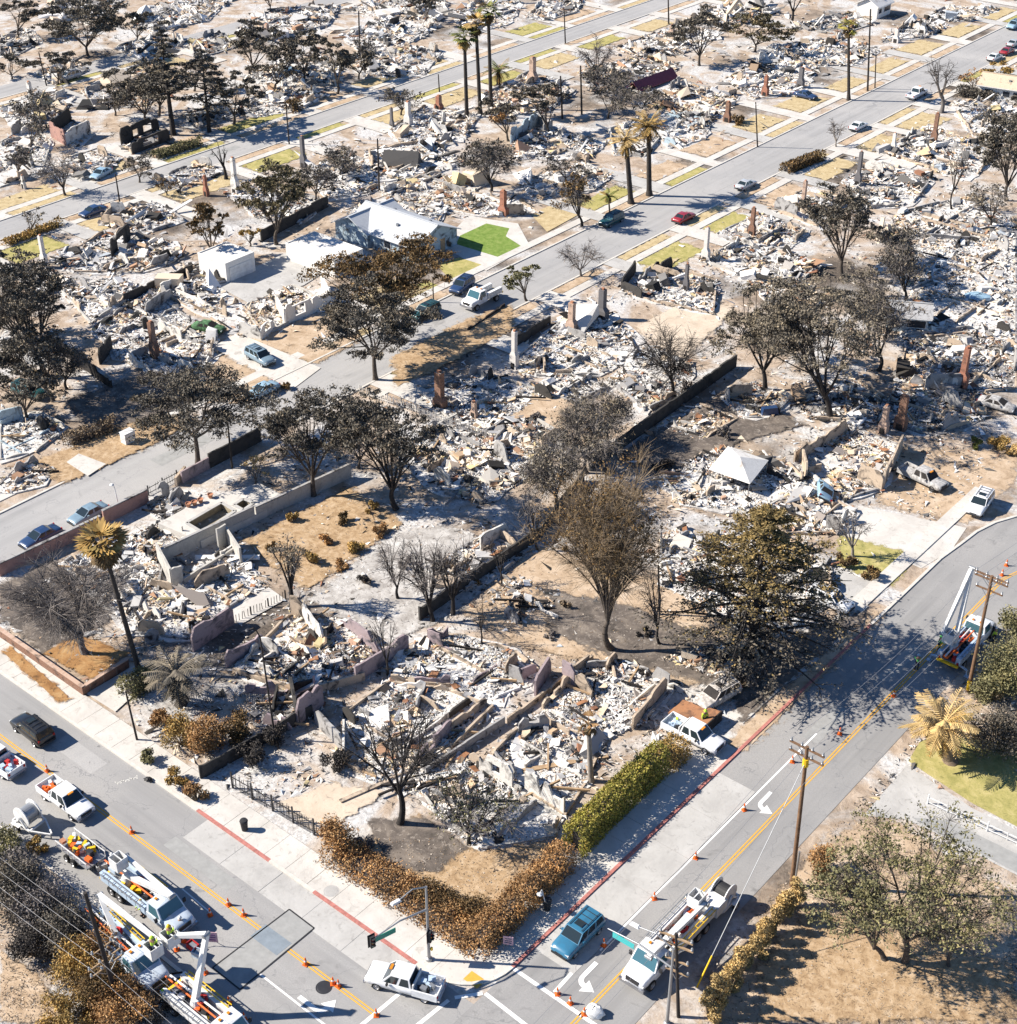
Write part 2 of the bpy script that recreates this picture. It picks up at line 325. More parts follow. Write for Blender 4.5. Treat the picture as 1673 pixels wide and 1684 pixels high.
# ================================================================== setting
def soft_sheet(name, q, mat):
    rg = random.Random(int(abs(q[0].x*13+q[0].y*7))); pts = []
    for i in range(len(q)):
        a, b = q[i], q[(i+1) % len(q)]; k = max(2, int((b-a).length/1.2))
        for j in range(k): pts.append(a.lerp(b, j/k))
    c = sum(pts, Vector())/len(pts); n = len(pts); size = math.sqrt(sum((p-c).length_squared for p in pts)/n)
    def ring(d):
        r = []
        for i in range(n):
            t = (pts[(i+1) % n]-pts[i-1]).normalized(); nn = Vector((t.y, -t.x, 0)); r.append(pts[i]+nn*d)
        return r
    w = min(1.6, size*.22); V = ring(w*.9)+ring(-w*.1); F = [(i, (i+1) % n, n+(i+1) % n, n+i) for i in range(n)]
    inn = [p.lerp(c, min(.45, 1.8*w/max(size, .1))) for p in pts]; V += inn; F += [(n+i, n+(i+1) % n, 2*n+(i+1) % n, 2*n+i) for i in range(n)]; F.append(tuple(range(2*n, 3*n)))
    me = bpy.data.meshes.new(name); me.from_pydata([(p.x, p.y, 0) for p in V], [], F); me.materials.append(M[mat+'_soft'])
    at = me.attributes.new('edge', 'FLOAT', 'POINT'); at.data.foreach_set('value', [0.0]*n+[.5]*n+[1.3]*n); me.update(); return me
def sheet(name, pts, mat, z, label=None, cat=None, px=True, kind='structure'):
    q = [P(*p) for p in pts] if px else [Vector((p[0], p[1], 0)) for p in pts]
    a = sum(q[i].x*q[(i+1) % len(q)].y-q[(i+1) % len(q)].x*q[i].y for i in range(len(q)))
    if a < 0: q = q[::-1]
    if (px or name in ('front_yard', 'parkway')) and mat+'_soft' in M and (name not in ('lawn', 'driveway') or mat == 'ash_drive'): me = soft_sheet(name, q, mat)
    else:
        me = bpy.data.meshes.new(name); me.from_pydata([(p.x, p.y, 0) for p in q], [], [tuple(range(len(q)))]); me.materials.append(M[mat])
    o = link(name, me, loc=(0, 0, z)); o['kind'] = kind
    return tag(o, label, cat)
_zc = [0.02]
def nz():
    _zc[0] += .0045; return _zc[0]
def rect(x0, x1, y0, y1): return [(x0, y0), (x1, y0), (x1, y1), (x0, y1)]

GR = 2600
me = bpy.data.meshes.new('ground'); me.from_pydata([(-GR, -GR, 0), (GR, -GR, 0), (GR, GR, 0), (-GR, GR, 0)], [], [(0, 1, 2, 3)]); me.materials.append(M['dirt_ground'])
g_ = link('ground', me); tag(g_, 'bare tan dirt and ash ground of the burned neighbourhood', 'ground', kind='structure')

S1L, S1C, S1R = -49.5, -42.7, -39.2
S4T, S4C, S4B = 54.8, 49.4, 42.6
S2L, S2R = -134.8, -124.6
S3L, S3R = -209.3, -202.4
S5L, S5R = -270.5, -263.5
# --- right street: straight, then bending right at the far end
left = [P(x, y) for x, y in ((1580, 895), (1606, 875), (1636, 860), (1673, 849))]
lpts = [(S1L, 20), (S1L, 40), (S1L, left[0].y-4)]+[(p.x, p.y) for p in left]+[(left[-1].x+14, left[-1].y+5)]
rpts = [(S1R, 20), (S1R, 118), (-38.0, 124), (-35, 129), (-30, 133), (-18, 137)]
sheet('road', lpts+rpts[::-1], 'asphalt_y', .024, 'grey asphalt street climbing on the right with a yellow centre line', 'road', px=False)
sheet('road', rect(-420, S1L+.5, S4B, S4T), 'asphalt_x', .018, 'asphalt street crossing the lower left with orange cones on its centre line', 'road', px=False)
sheet('road', rect(S2L, S2R, S4T-.5, 900), 'asphalt_pale', .018, 'pale asphalt street running diagonally through the middle of the burned blocks', 'road', px=False)
sheet('road', rect(S3L, S3R, 20, 900), 'asphalt_pale', .018, 'narrow grey street with tree shadows across the upper left', 'road', px=False)
sheet('road', rect(S5L, S5R, 60, 900), 'asphalt_pale', .018, 'farthest grey street in the top left corner', 'road', px=False)

# --- kerbs (real steps)
def kerb(name, pts, mat, label, w=.3, h=.14, wide=False):
    mb = MB()
    for i in range(len(pts)-1): mb.beam((*pts[i], h/2), (*pts[i+1], h/2), w, h)
    o = mb.build(name, M[mat]); tag(o, label, 'kerb', kind='structure'); return o
CR = 4.5
arc = [(S1L-CR+CR*math.cos(t), S4T+CR-CR*math.sin(t)) for t in np.linspace(0, math.pi/2, 9)]  # from S1 side to S4 side
kerb('kerb', [(S1L, P(1435, 1030).y), (S1L, S4T+CR)], 'kerb_red', 'long red painted kerb beside the green hedge')
kerb('kerb', lpts[2:], 'kerb', 'pale kerb where the right street bends away')
kerb('kerb', [(S1L, lpts[2][1]), (S1L, P(1435, 1030).y)], 'kerb', 'unpainted kerb of the right street past the red stretch')
kerb('kerb', arc, 'kerb', 'curved kerb at the street corner behind the white pickup')
x1, x2 = P(690, 1582).x, P(517, 1467).x
kerb('kerb', [(S1L-CR, S4T), (x1, S4T)], 'kerb', 'short pale kerb length next to the corner')
kerb('kerb', [(x1, S4T), (x2, S4T)], 'kerb_red', 'red painted kerb below the traffic signal')
x3, x4 = P(445, 1416).x, P(330, 1330).x
kerb('kerb', [(x2, S4T), (x3, S4T)], 'kerb', 'unpainted kerb gap between two red stretches')
kerb('kerb', [(x3, S4T), (x4, S4T)], 'kerb_red', 'faded red kerb by the iron gate')
kerb('kerb', [(x4, S4T), (-124.6, S4T)], 'kerb', 'pale kerb along the lower left street')
kerb('kerb', [(S1R, 20), (S1R, 45)], 'kerb', 'kerb at the bottom edge under the signal pole')
for xx, y0, t in ((S2L, 55, 'far kerb of the middle street'), (S2R, 100, 'near kerb of the middle street'), (S3L, 60, 'far kerb of the upper left street'), (S3R, 60, 'near kerb of the upper left street'), (S5R, 80, 'near kerb of the farthest street')):
    kerb('kerb', [(xx, y0), (xx, 600)], 'kerb', t)
kerb('kerb', [(S4B*0-124, S4B), (S1R*0-60, S4B)], 'kerb', 'kerb behind the parked utility trucks')

# --- concrete paving in slabs
def slabs(name, x0, x1, y0, y1, step, along, z, mat, label, cat='pavement'):
    """a strip of concrete slabs with open joints; each slab its own piece"""
    par = empty(name, ((x0+x1)/2, (y0+y1)/2, 0)); tag(par, label, cat, kind='structure')
    L = (x1-x0) if along == 'X' else (y1-y0); n = max(1, round(L/step)); s = L/n
    d = (s-.035, y1-y0, .1) if along == 'X' else (x1-x0, s-.035, .1)
    me = MB().box((0, 0, -.05), d).mesh('slab', M[mat])
    rg = random.Random(len(label))
    for i in range(n):
        c = ((x0+(i+.5)*s, (y0+y1)/2) if along == 'X' else ((x0+x1)/2, y0+(i+.5)*s))
        o = link('slab', me, par, (c[0]-par.location.x, c[1]-par.location.y, z+rg.uniform(-.006, .006)))
        o.rotation_euler = (rg.uniform(-.003, .003), rg.uniform(-.003, .003), 0)
    return par
ypad = P(529, 1542).y; xpad = P(1027, 1519).x
slabs('sidewalk', x2-1, S1L-CR, S4T+.15, 58.0, 2.6, 'X', .125, 'concrete', 'cream concrete sidewalk slabs at the corner below the brown hedge')
slabs('sidewalk', -124, x2-1.02, S4T+.15, 57.9, 2.6, 'X', .12, 'concrete', 'cream sidewalk slabs along the lower left street')
slabs('sidewalk', S1L-3.2, S1L-.15, S4T+CR, P(1206, 1230).y, 2.6, 'Y', .125, 'concrete', 'shaded sidewalk slabs between green hedge and red kerb')
slabs('sidewalk', S1L-3.4, S1L-1.7, P(1240, 1200).y, P(1440, 1003).y, 2.2, 'Y', .12, 'concrete', 'narrow sidewalk under the tall conifer shadow')
slabs('sidewalk', S1L-3.6, S1L-1.9, P(1440, 1003).y+.1, lpts[2][1]+16, 2.2, 'Y', .12, 'concrete', 'bright sidewalk slabs past the wide driveway')
slabs('bus_pad', x4+1.5, S1L-CR-2, ypad, S4T-.16, 4.6, 'X', .034, 'concrete_old', 'wide pale concrete lane panels under the red kerb', 'road')
slabs('bus_pad', S1L+.16, xpad, S4T+CR+2.5, P(1222, 1292).y, 5.0, 'Y', .042, 'concrete_old', 'long concrete lane panels beside the red kerb in hedge shadow', 'road')
# corner fan of the sidewalk
cor = [(S1L-CR, 58.0), (S1L-CR, S4T+.15)]+[(S1L-CR+(CR-.15)*math.cos(t), S4T+CR-(CR-.15)*math.sin(t)) for t in np.linspace(math.pi/2, 0, 9)]+[(S1L-3.2, S4T+CR), (S1L-3.2, 58.0)]
mb = MB().prism(cor, .02, .121); o = mb.build('sidewalk', M['concrete']); tag(o, 'rounded concrete corner of the sidewalk by the signal pole', 'pavement', kind='structure')
o = MB().prism(rect(-51.6, -50.2, 56.0, 57.0), .12, .128).build('ramp_mat', M['paint_yellow'], None); tag(o, 'yellow tactile ramp mat on the corner sidewalk', 'ramp mat')

# --- middle / far streets: parkway, sidewalk, driveways, lawns
rg = random.Random(5)
def street_side(x_k, sgn, y0, y1, skip=(), lawnp=.75, tagname='', greens=.1):
    """sgn: direction away from the road"""
    xs = sorted((x_k+sgn*2.1, x_k+sgn*3.6))
    slabs('sidewalk', xs[0], xs[1], y0, y1, 9.0, 'Y', .10, 'concrete', 'pale sidewalk along the '+tagname, 'pavement')
    y = y0; k = 0
    while y < y1-16:
        wlot = rg.uniform(15, 19); dy = y+rg.uniform(1, 3); dw = rg.uniform(2.6, 4.0); k += 1
        if not any(a < y+wlot/2 < b for a, b in skip):
            dl = rg.uniform(10, 18)
            xx = sorted((x_k+sgn*.2, x_k+sgn*dl))
            sheet('driveway', rect(xx[0], xx[1], dy, dy+dw), rg.choice(['concrete', 'concrete', 'concrete_old']), .112+rg.uniform(0, .01), f'concrete driveway {["running up from", "crossing to"][k%2]} the {tagname}, number {k} from its lower end', 'driveway', px=False)
            m1 = rg.choice(['straw', 'straw', 'straw_green', 'sand', 'sand'])
            xx = sorted((x_k+sgn*.25, x_k+sgn*2.05))
            if rg.random() < .75: sheet('parkway', rect(xx[0], xx[1], dy+dw+.2, y+wlot+.6), m1, .09, f'{"dry straw" if m1!="straw_green" else "yellow green"} parkway strip of the {tagname}, number {k} from its lower end', 'grass strip', px=False)
            if rg.random() < lawnp:
                xx = sorted((x_k+sgn*3.7, x_k+sgn*rg.uniform(7.5, 10)))
                m2 = rg.choice(['straw', 'straw_green', 'sand', 'straw', 'straw'])
                sheet('front_yard', rect(xx[0], xx[1], dy+dw+.3, y+wlot-.2), m2, .06+k*.0041, f'{ {"straw":"straw coloured", "straw_green":"yellow green", "sand":"sandy", "char_yard":"scorched grey"}[m2] } front yard on the {tagname}, number {k} from its lower end', 'yard', px=False)
        y += wlot
street_side(S2L, -1, 62, 420, skip=((60, 110), (150, 185)), tagname='far side of the middle street', greens=.5)
street_side(S2R, 1, 118, 420, tagname='near side of the middle street', greens=.3)
street_side(S3L, -1, 100, 420, tagname='far side of the upper left street', greens=.5)
street_side(S3R, 1, 90, 420, tagname='near side of the upper left street', greens=.7)
street_side(S5R, 1, 130, 420, tagname='near side of the farthest street')

# --- hand-placed yards, pads, drives (photo outlines put on the ground)
Y = [
 ('driveway', [(1412, 832), (1590, 868), (1565, 905), (1515, 935), (1375, 872)], 'concrete', 'broad bright concrete driveway right of the conifer', 'driveway'),
 ('driveway', [(1375, 935), (1462, 968), (1412, 1003), (1355, 985)], 'concrete_old', 'short grey driveway with a half hidden white car', 'driveway'),
 ('front_yard', [(1380, 880), (1512, 912), (1470, 965), (1372, 930)], 'straw_green', 'small straw lawn with a bare tree and its shadow', 'yard'),
 ('front_yard', [(1420, 790), (1480, 735), (1673, 740), (1673, 790), (1590, 862), (1450, 832)], 'sand', 'sandy yard around the burned silver pickup', 'yard'),
 ('driveway', [(1420, 1342), (1492, 1258), (1512, 1272), (1600, 1330), (1673, 1366), (1673, 1440), (1600, 1402), (1529, 1366), (1489, 1348)], 'concrete_old', 'pale curving driveway apron at the right edge', 'driveway'),
 ('drive_patch', [(1500, 1345), (1560, 1350), (1673, 1405), (1673, 1436), (1600, 1398), (1530, 1364)], 'patch_grey', 'darker asphalt strip along the right edge driveway', 'driveway'),
 ('lawn', [(1494, 1252), (1512, 1222), (1540, 1208), (1673, 1225), (1673, 1360), (1600, 1322), (1520, 1270)], 'straw_green', 'yellow green lawn under the date palm', 'lawn'),
 ('dirt_yard', [(1330, 1400), (1420, 1345), (1485, 1356), (1540, 1392), (1673, 1470), (1673, 1684), (1150, 1684), (1165, 1640)], 'sand', 'tan dirt yard under the spreading oak lower right', 'yard'),
 ('dirt_yard', [(0, 1560), (60, 1600), (120, 1684), (0, 1684)], 'sand', 'tan dirt patch in the bottom left corner', 'yard'),
 ('driveway', [(770, 356), (852, 368), (872, 405), (800, 446), (722, 404)], 'concrete', 'white concrete drive curving round the green lawn', 'driveway'),
 ('lawn', [(800, 368), (838, 376), (832, 389), (857, 405), (822, 424), (750, 402), (757, 388)], 'lawn_green', 'vivid green lawn in front of the surviving grey house', 'lawn'),
 ('lawn', [(718, 436), (755, 424), (796, 437), (742, 462)], 'straw_green', 'smaller yellow green lawn beside the surviving house', 'lawn'),
 ('lawn', [(660, 482), (700, 462), (722, 470), (690, 494)], 'straw_green', 'strip of yellow lawn behind the big oak trunk', 'lawn'),
 ('lawn', [(872, 352), (958, 318), (985, 335), (900, 382)], 'straw', 'straw coloured lawn below the leaning brown tree', 'lawn'),
 ('driveway', [(348, 572), (392, 548), (528, 606), (480, 642)], 'concrete', 'white driveway carrying the grey blue SUV', 'driveway'),
 ('dirt_yard', [(290, 612), (348, 574), (478, 640), (420, 662), (330, 665)], 'sand', 'sandy yard beside the white driveway', 'yard'),
 ('dirt_yard', [(400, 560), (545, 510), (600, 560), (520, 600)], 'sand', 'dry yard left of the big oak by the middle street', 'yard'),
 ('driveway', [(355, 470), (410, 445), (480, 412), (520, 398), (580, 420), (500, 470), (410, 500)], 'concrete_old', 'grey drive between the white garage and the flat roof', 'driveway'),
 ('gravel_yard', [(452, 1321), (549, 1289), (638, 1302), (600, 1330), (526, 1374), (500, 1360)], 'gravel_pale', 'pale beige gravel pad behind the iron gate', 'yard'),
 ('patio', [(371, 1007), (442, 967), (470, 987), (395, 1029)], 'concrete', 'small cream concrete pad beside the kinked tree', 'patio'),
 ('driveway', [(505, 988), (640, 880), (720, 862), (870, 905), (760, 1005), (640, 1062), (560, 1020)], 'ash_drive', 'ash covered back drive striped by tree shadows', 'driveway'),
 ('driveway', [(142, 1142), (235, 1088), (262, 1108), (190, 1172)], 'concrete', 'short concrete drive beside the leaning fan palm', 'driveway'),
 ('dry_yard', [(400, 892), (575, 800), (668, 862), (505, 975), (440, 930)], 'leaf_litter', 'rusty orange dry grass yard below the long wall', 'yard'),
 ('front_yard', [(70, 1075), (120, 1040), (215, 1075), (150, 1120)], 'rust_yard', 'rust brown lawn inside the brick wall', 'yard'),
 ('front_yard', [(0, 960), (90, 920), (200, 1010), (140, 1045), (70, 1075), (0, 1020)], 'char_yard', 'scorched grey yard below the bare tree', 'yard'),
 ('dry_yard', [(560, 1395), (690, 1340), (780, 1400), (910, 1385), (930, 1420), (790, 1560)], 'leaf_litter', 'corner yard of brown leaf litter inside the hedge', 'yard'),
 ('dry_yard', [(600, 1350), (700, 1345), (770, 1395), (720, 1440), (640, 1430)], 'char_yard', 'dark scorched patch in the corner yard', 'yard'),
 ('dirt_yard', [(760, 1010), (885, 900), (1100, 960), (1250, 1060), (1150, 1130), (960, 1090), (830, 1060)], 'sand', 'tan dirt yard around the big brown bare tree', 'yard'),
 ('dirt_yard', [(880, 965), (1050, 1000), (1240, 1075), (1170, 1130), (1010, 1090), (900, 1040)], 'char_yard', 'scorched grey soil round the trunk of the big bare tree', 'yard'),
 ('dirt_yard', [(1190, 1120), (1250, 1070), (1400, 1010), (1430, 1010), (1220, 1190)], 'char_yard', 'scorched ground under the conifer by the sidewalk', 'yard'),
 ('dirt_yard', [(1240, 1600), (1330, 1490), (1600, 1560), (1673, 1600), (1673, 1684), (1250, 1684)], 'leaf_litter', 'brown leaf litter with painted shade below the spreading oak', 'yard'),  # litter tone also paints in the dark shading under the oak
 ('dirt_yard', [(1010, 750), (1200, 640), (1330, 700), (1180, 740), (1080, 790)], 'char_yard', 'greyish yard beside the long dark wall', 'yard'),
 ('dirt_yard', [(890, 640), (1010, 690), (960, 740), (860, 700), (830, 690)], 'sand', 'bright sandy yard behind the brick chimney ruin', 'yard'),
 ('dirt_yard', [(1040, 540), (1160, 480), (1210, 510), (1120, 600)], 'gravel_pale', 'pale curving drive behind the sparse oak', 'yard'),
 ('dirt_yard', [(640, 590), (760, 530), (840, 500), (850, 540), (740, 600), (650, 640)], 'leaf_litter', 'brown verge in the big oak shadow', 'yard'),
 ('dirt_yard', [(60, 760), (250, 680), (330, 690), (240, 740), (100, 800)], 'leaf_litter', 'leaf strewn yard left of the roadside oak', 'yard'),
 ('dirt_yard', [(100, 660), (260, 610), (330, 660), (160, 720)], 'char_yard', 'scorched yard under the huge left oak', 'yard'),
 ('driveway', [(110, 762), (130, 748), (175, 765), (145, 785)], 'concrete', 'short driveway apron by the white cabinet', 'driveway'),
 ('trench_patch', [(476, 1496), (517, 1527), (395, 1628), (350, 1592)], 'patch_grey', 'grey road patch with a dark seam across the street', 'road patch'),
 ('steel_plate', [(437, 1521), (480, 1552), (455, 1572), (412, 1540)], 'steel_plate', 'bluish steel plate in the middle of the road patch', 'steel plate'),
 ('dirt_yard', [(1190, 1230), (1215, 1200), (1440, 1000), (1460, 1010), (1230, 1235)], 'sand', 'dirt strip between kerb and shaded sidewalk', 'yard'),
 ('planting_strip', [(0, 1072), (18, 1064), (118, 1150), (96, 1158)], 'rust_yard', 'red brown planting strip beside the lower left street', 'yard'),
 ('dirt_yard', [(1040, 480), (1060, 440), (1120, 425), (1090, 450)], 'straw', 'small straw yard behind the bare roadside tree', 'yard'),
]
for i, (n_, pts, mt, lb, ct) in enumerate(Y):
    z = nz()
    if n_ == 'trench_patch': z = .046
    if n_ == 'steel_plate': z = .056
    if 'shaded sidewalk' in lb: z = .075
    sheet(n_, pts, mt, z, lb, ct)

# --- asphalt repairs and stains on the streets
rp = random.Random(21)
for k, (x, y, L_, W_, ax, lb) in enumerate(((1360, 1190, 6, 1.6, 'Y', 'rectangular asphalt repair near the shaded cone'), (1150, 1340, 9, .8, 'Y', 'long narrow asphalt repair beside the lane line'), (1480, 1090, 7, 1.2, 'Y', 'asphalt repair in the conifer shadow'), (330, 1420, 8, 1.3, 'X', 'asphalt repair beyond the yellow line lower left'), (130, 1240, 6, 1.8, 'X', 'asphalt repair ahead of the black SUV'), (300, 740, 8, 2.2, 'Y', 'pale patch across the middle street near the oak'), (760, 545, 7, 1.5, 'Y', 'patch in the oak shade on the middle street'), (1180, 310, 10, 1.6, 'Y', 'long patch higher on the middle street'), (350, 255, 12, 1.5, 'Y', 'long patch on the upper left street'))):
    c = P(x, y); hx, hy = (W_/2, L_/2) if ax == 'Y' else (L_/2, W_/2)
    sheet('asphalt_patch', rect(c.x-hx, c.x+hx, c.y-hy, c.y+hy), ['patch_grey', 'asphalt_pale', 'patch_grey'][k % 3], .0285 if ax == 'Y' else .0225, lb, 'road patch', px=False)
# --- road paint
def strip(name, a, b, w, mat, z, label, grp=None):
    a, b = Vector(a), Vector(b); d = (b-a).normalized(); r = Vector((-d.y, d.x))*w/2
    o = sheet(name, [(*(a+r),), (*(a-r),), (*(b-r),), (*(b+r),)], mat, z, None, None, px=False)
    tag(o, label, 'road marking', grp); return o
V2 = lambda x, y: Vector((x, y))
for k, dx in enumerate((-.13, .13)):
    ys = P(944, 1683).y
    strip('centre_line', (S1C+dx, 40), (S1C+dx, 132), .13, 'paint_yellow', .031, ['left', 'right'][k]+' stripe of the double yellow line on the right street')
    strip('centre_line', (-200, S4C+dx), (P(622, 1672).x, S4C+dx), .13, 'paint_yellow', .027, ['lower', 'upper'][k]+' stripe of the double yellow line on the lower left street')
    strip('centre_line', (S1C+dx+.0, 132), (S1C+3+dx*1.2, 142), .13, 'paint_yellow', .031, ['left', 'right'][k]+' yellow stripe where the right street bends')
xw = P(1140, 1410).x
strip('lane_line', (xw, P(985, 1562).y), (xw, P(1330, 1200).y), .16, 'paint_white', .031, 'long white lane line on the right street')
def strip_px(name, a, b, w, z, lb): 
    a, b = P(*a), P(*b); return strip(name, (a.x, a.y), (b.x, b.y), w, 'paint_white', z, lb)
strip_px('crosswalk_line', (843, 1592), (985, 1690), .32, .031, 'upper white crosswalk line on the right street')
strip_px('crosswalk_line', (798, 1634), (870, 1690), .32, .031, 'lower white crosswalk line on the right street')
strip_px('crosswalk_line', (662, 1630), (590, 1690), .32, .028, 'left white crosswalk line on the lower street')
strip_px('crosswalk_line', (738, 1645), (682, 1690), .32, .028, 'right white crosswalk line on the lower street')
strip_px('crosswalk_line', (748, 1641), (794, 1634), .32, .033, 'short white line linking the two crosswalks')
strip_px('lane_line', (425, 1600), (540, 1690), .16, .027, 'white turn lane line beside the arrow')
strip_px('stop_line', (950, 1590), (912, 1632), .3, .035, 'short white stop line ahead of the teal SUV')
strip_px('lane_line', (345, 1500), (300, 1462), .12, .027, 'white lane line beside the front utility truck')
def arrow(c, rz, name_lb, flip=1, s=1.0):
    pts = []
    n = 8; r0, r1 = .5, .95
    for i in range(n+1):
        t = math.pi*.5*i/n; pts.append((r1*math.cos(t), r1*math.sin(t)))
    inner = []
    for i in range(n, -1, -1):
        t = math.pi*.5*i/n; inner.append((r0*math.cos(t), r0*math.sin(t)))
    poly = [(r1, -1.7)]+pts+[(0, 1.4), (-1.15, .72), (0, .05)]+inner+[(r0, -1.7)]
    me = bpy.data.meshes.new('turn_arrow'); f = list(range(len(poly)))
    vv = [(x*s*flip, y*s*1.15, 0) for x, y in poly]
    me.from_pydata(vv, [], [tuple(f if flip > 0 else f[::-1])]); me.materials.append(M['paint_white'])
    o = link('turn_arrow', me, None, (c.x, c.y, .036), rz); tag(o, name_lb, 'road marking'); return o
arrow(P(1262, 1324), math.pi, 'white turn arrow by the long lane line', 1, .8)
arrow(P(970, 1612), math.pi, 'white turn arrow beside the yellow line at the crosswalk', 1, .85)
arrow(P(527, 1650), -math.pi/2, 'white turn arrow on the lower street near the crosswalk', 1, .85)
# utility spray marks
mk = MB()
for i in range(9):
    a = P(192+i*4.2, 1288-i*1.2); mk.box((a.x, a.y, .0), (.5, .09, .004), rz=i*1.1)
o = mk.build('spray_mark', M['paint_faded'], None, loc=(0, 0, .027)); tag(o, 'scribbled white utility spray marks on the lower left street', 'road marking')
for (x, y, lb) in ((533, 1624, 'round iron manhole cover beside the turn arrow'), (545, 1467, 'round tan utility cover in the corner sidewalk'), (1140, 1300, 'iron cover in the right street')):
    c = P(x, y); zz = .03 if y != 1467 else .124
    mb = MB(); mb.lathe([(0, .012), (.5, .012), (.52, .004), (.62, .006), (.64, 0)], n=24)
    o = mb.build('manhole_cover', M['iron' if y != 1467 else 'concrete_old'], None, loc=(c.x, c.y, zz)); tag(o, lb, 'manhole')
# ================================================================== burned houses
def poly_area(q): return .5*abs(sum(q[i][0]*q[(i+1) % len(q)][1]-q[(i+1) % len(q)][0]*q[i][1] for i in range(len(q))))
def inside(q, x, y):
    r = np.zeros(len(x), bool); n = len(q); j = n-1
    for i in range(n):
        xi, yi = q[i]; xj, yj = q[j]
        if yi != yj: r ^= ((yi > y) != (yj > y)) & (x < (xj-xi)*(y-yi)/(yj-yi)+xi)
        j = i
    return r
BOXV = np.array([(-.5, -.5, -.5), (.5, -.5, -.5), (.5, .5, -.5), (-.5, .5, -.5), (-.5, -.5, .5), (.5, -.5, .5), (.5, .5, .5), (-.5, .5, .5)])
BOXF = np.array([(0, 3, 2, 1), (4, 5, 6, 7), (0, 1, 5, 4), (1, 2, 6, 5), (2, 3, 7, 6), (3, 0, 4, 7)])
def chunks(rg, C, S, tilt=.45, jit=.18):
    n = len(C); yaw = rg.uniform(0, 6.283, n); ax = rg.normal(0, tilt, n); ay = rg.normal(0, tilt, n)
    cz, sz, cx, sx, cy, sy = np.cos(yaw), np.sin(yaw), np.cos(ax), np.sin(ax), np.cos(ay), np.sin(ay)
    Rm = np.empty((n, 3, 3))
    Rm[:, 0, 0] = cz*cy; Rm[:, 0, 1] = cz*sy*sx-sz*cx; Rm[:, 0, 2] = cz*sy*cx+sz*sx
    Rm[:, 1, 0] = sz*cy; Rm[:, 1, 1] = sz*sy*sx+cz*cx; Rm[:, 1, 2] = sz*sy*cx-cz*sx
    Rm[:, 2, 0] = -sy; Rm[:, 2, 1] = cy*sx; Rm[:, 2, 2] = cy*cx
    L = BOXV[None]*(1+rg.uniform(-jit, jit, (n, 8, 1)))*S[:, None, :]
    V = np.einsum('nij,nkj->nki', Rm, L)+C[:, None, :]
    F = (BOXF[None, 1:]+(np.arange(n)*8)[:, None, None]).reshape(-1, 4)
    return V.reshape(-1, 3), F
def tetras(rg, C, S):
    n = len(C); d = rg.normal(0, 1, (n, 4, 3)); d[:, :, 2] *= .8
    base = np.array([(1, 0, -.3), (-.6, .8, -.3), (-.6, -.8, -.3), (0, 0, .5)])
    L = (base[None]+d*.28)*S[:, None, :]*.62; a = rg.uniform(0, 6.283, n); c, s = np.cos(a), np.sin(a); t = rg.normal(0, .5, n)
    x = L[:, :, 0]*c[:, None]-L[:, :, 1]*s[:, None]; y = L[:, :, 0]*s[:, None]+L[:, :, 1]*c[:, None]; z = L[:, :, 2]+L[:, :, 0]*np.sin(t)[:, None]*.6
    V = np.stack([x, y, z], 2)+C[:, None, :]
    F = (np.array([(0, 2, 1), (0, 1, 3), (1, 2, 3), (2, 0, 3)])[None]+(np.arange(n)*4)[:, None, None]).reshape(-1, 3)
    return V.reshape(-1, 3), F
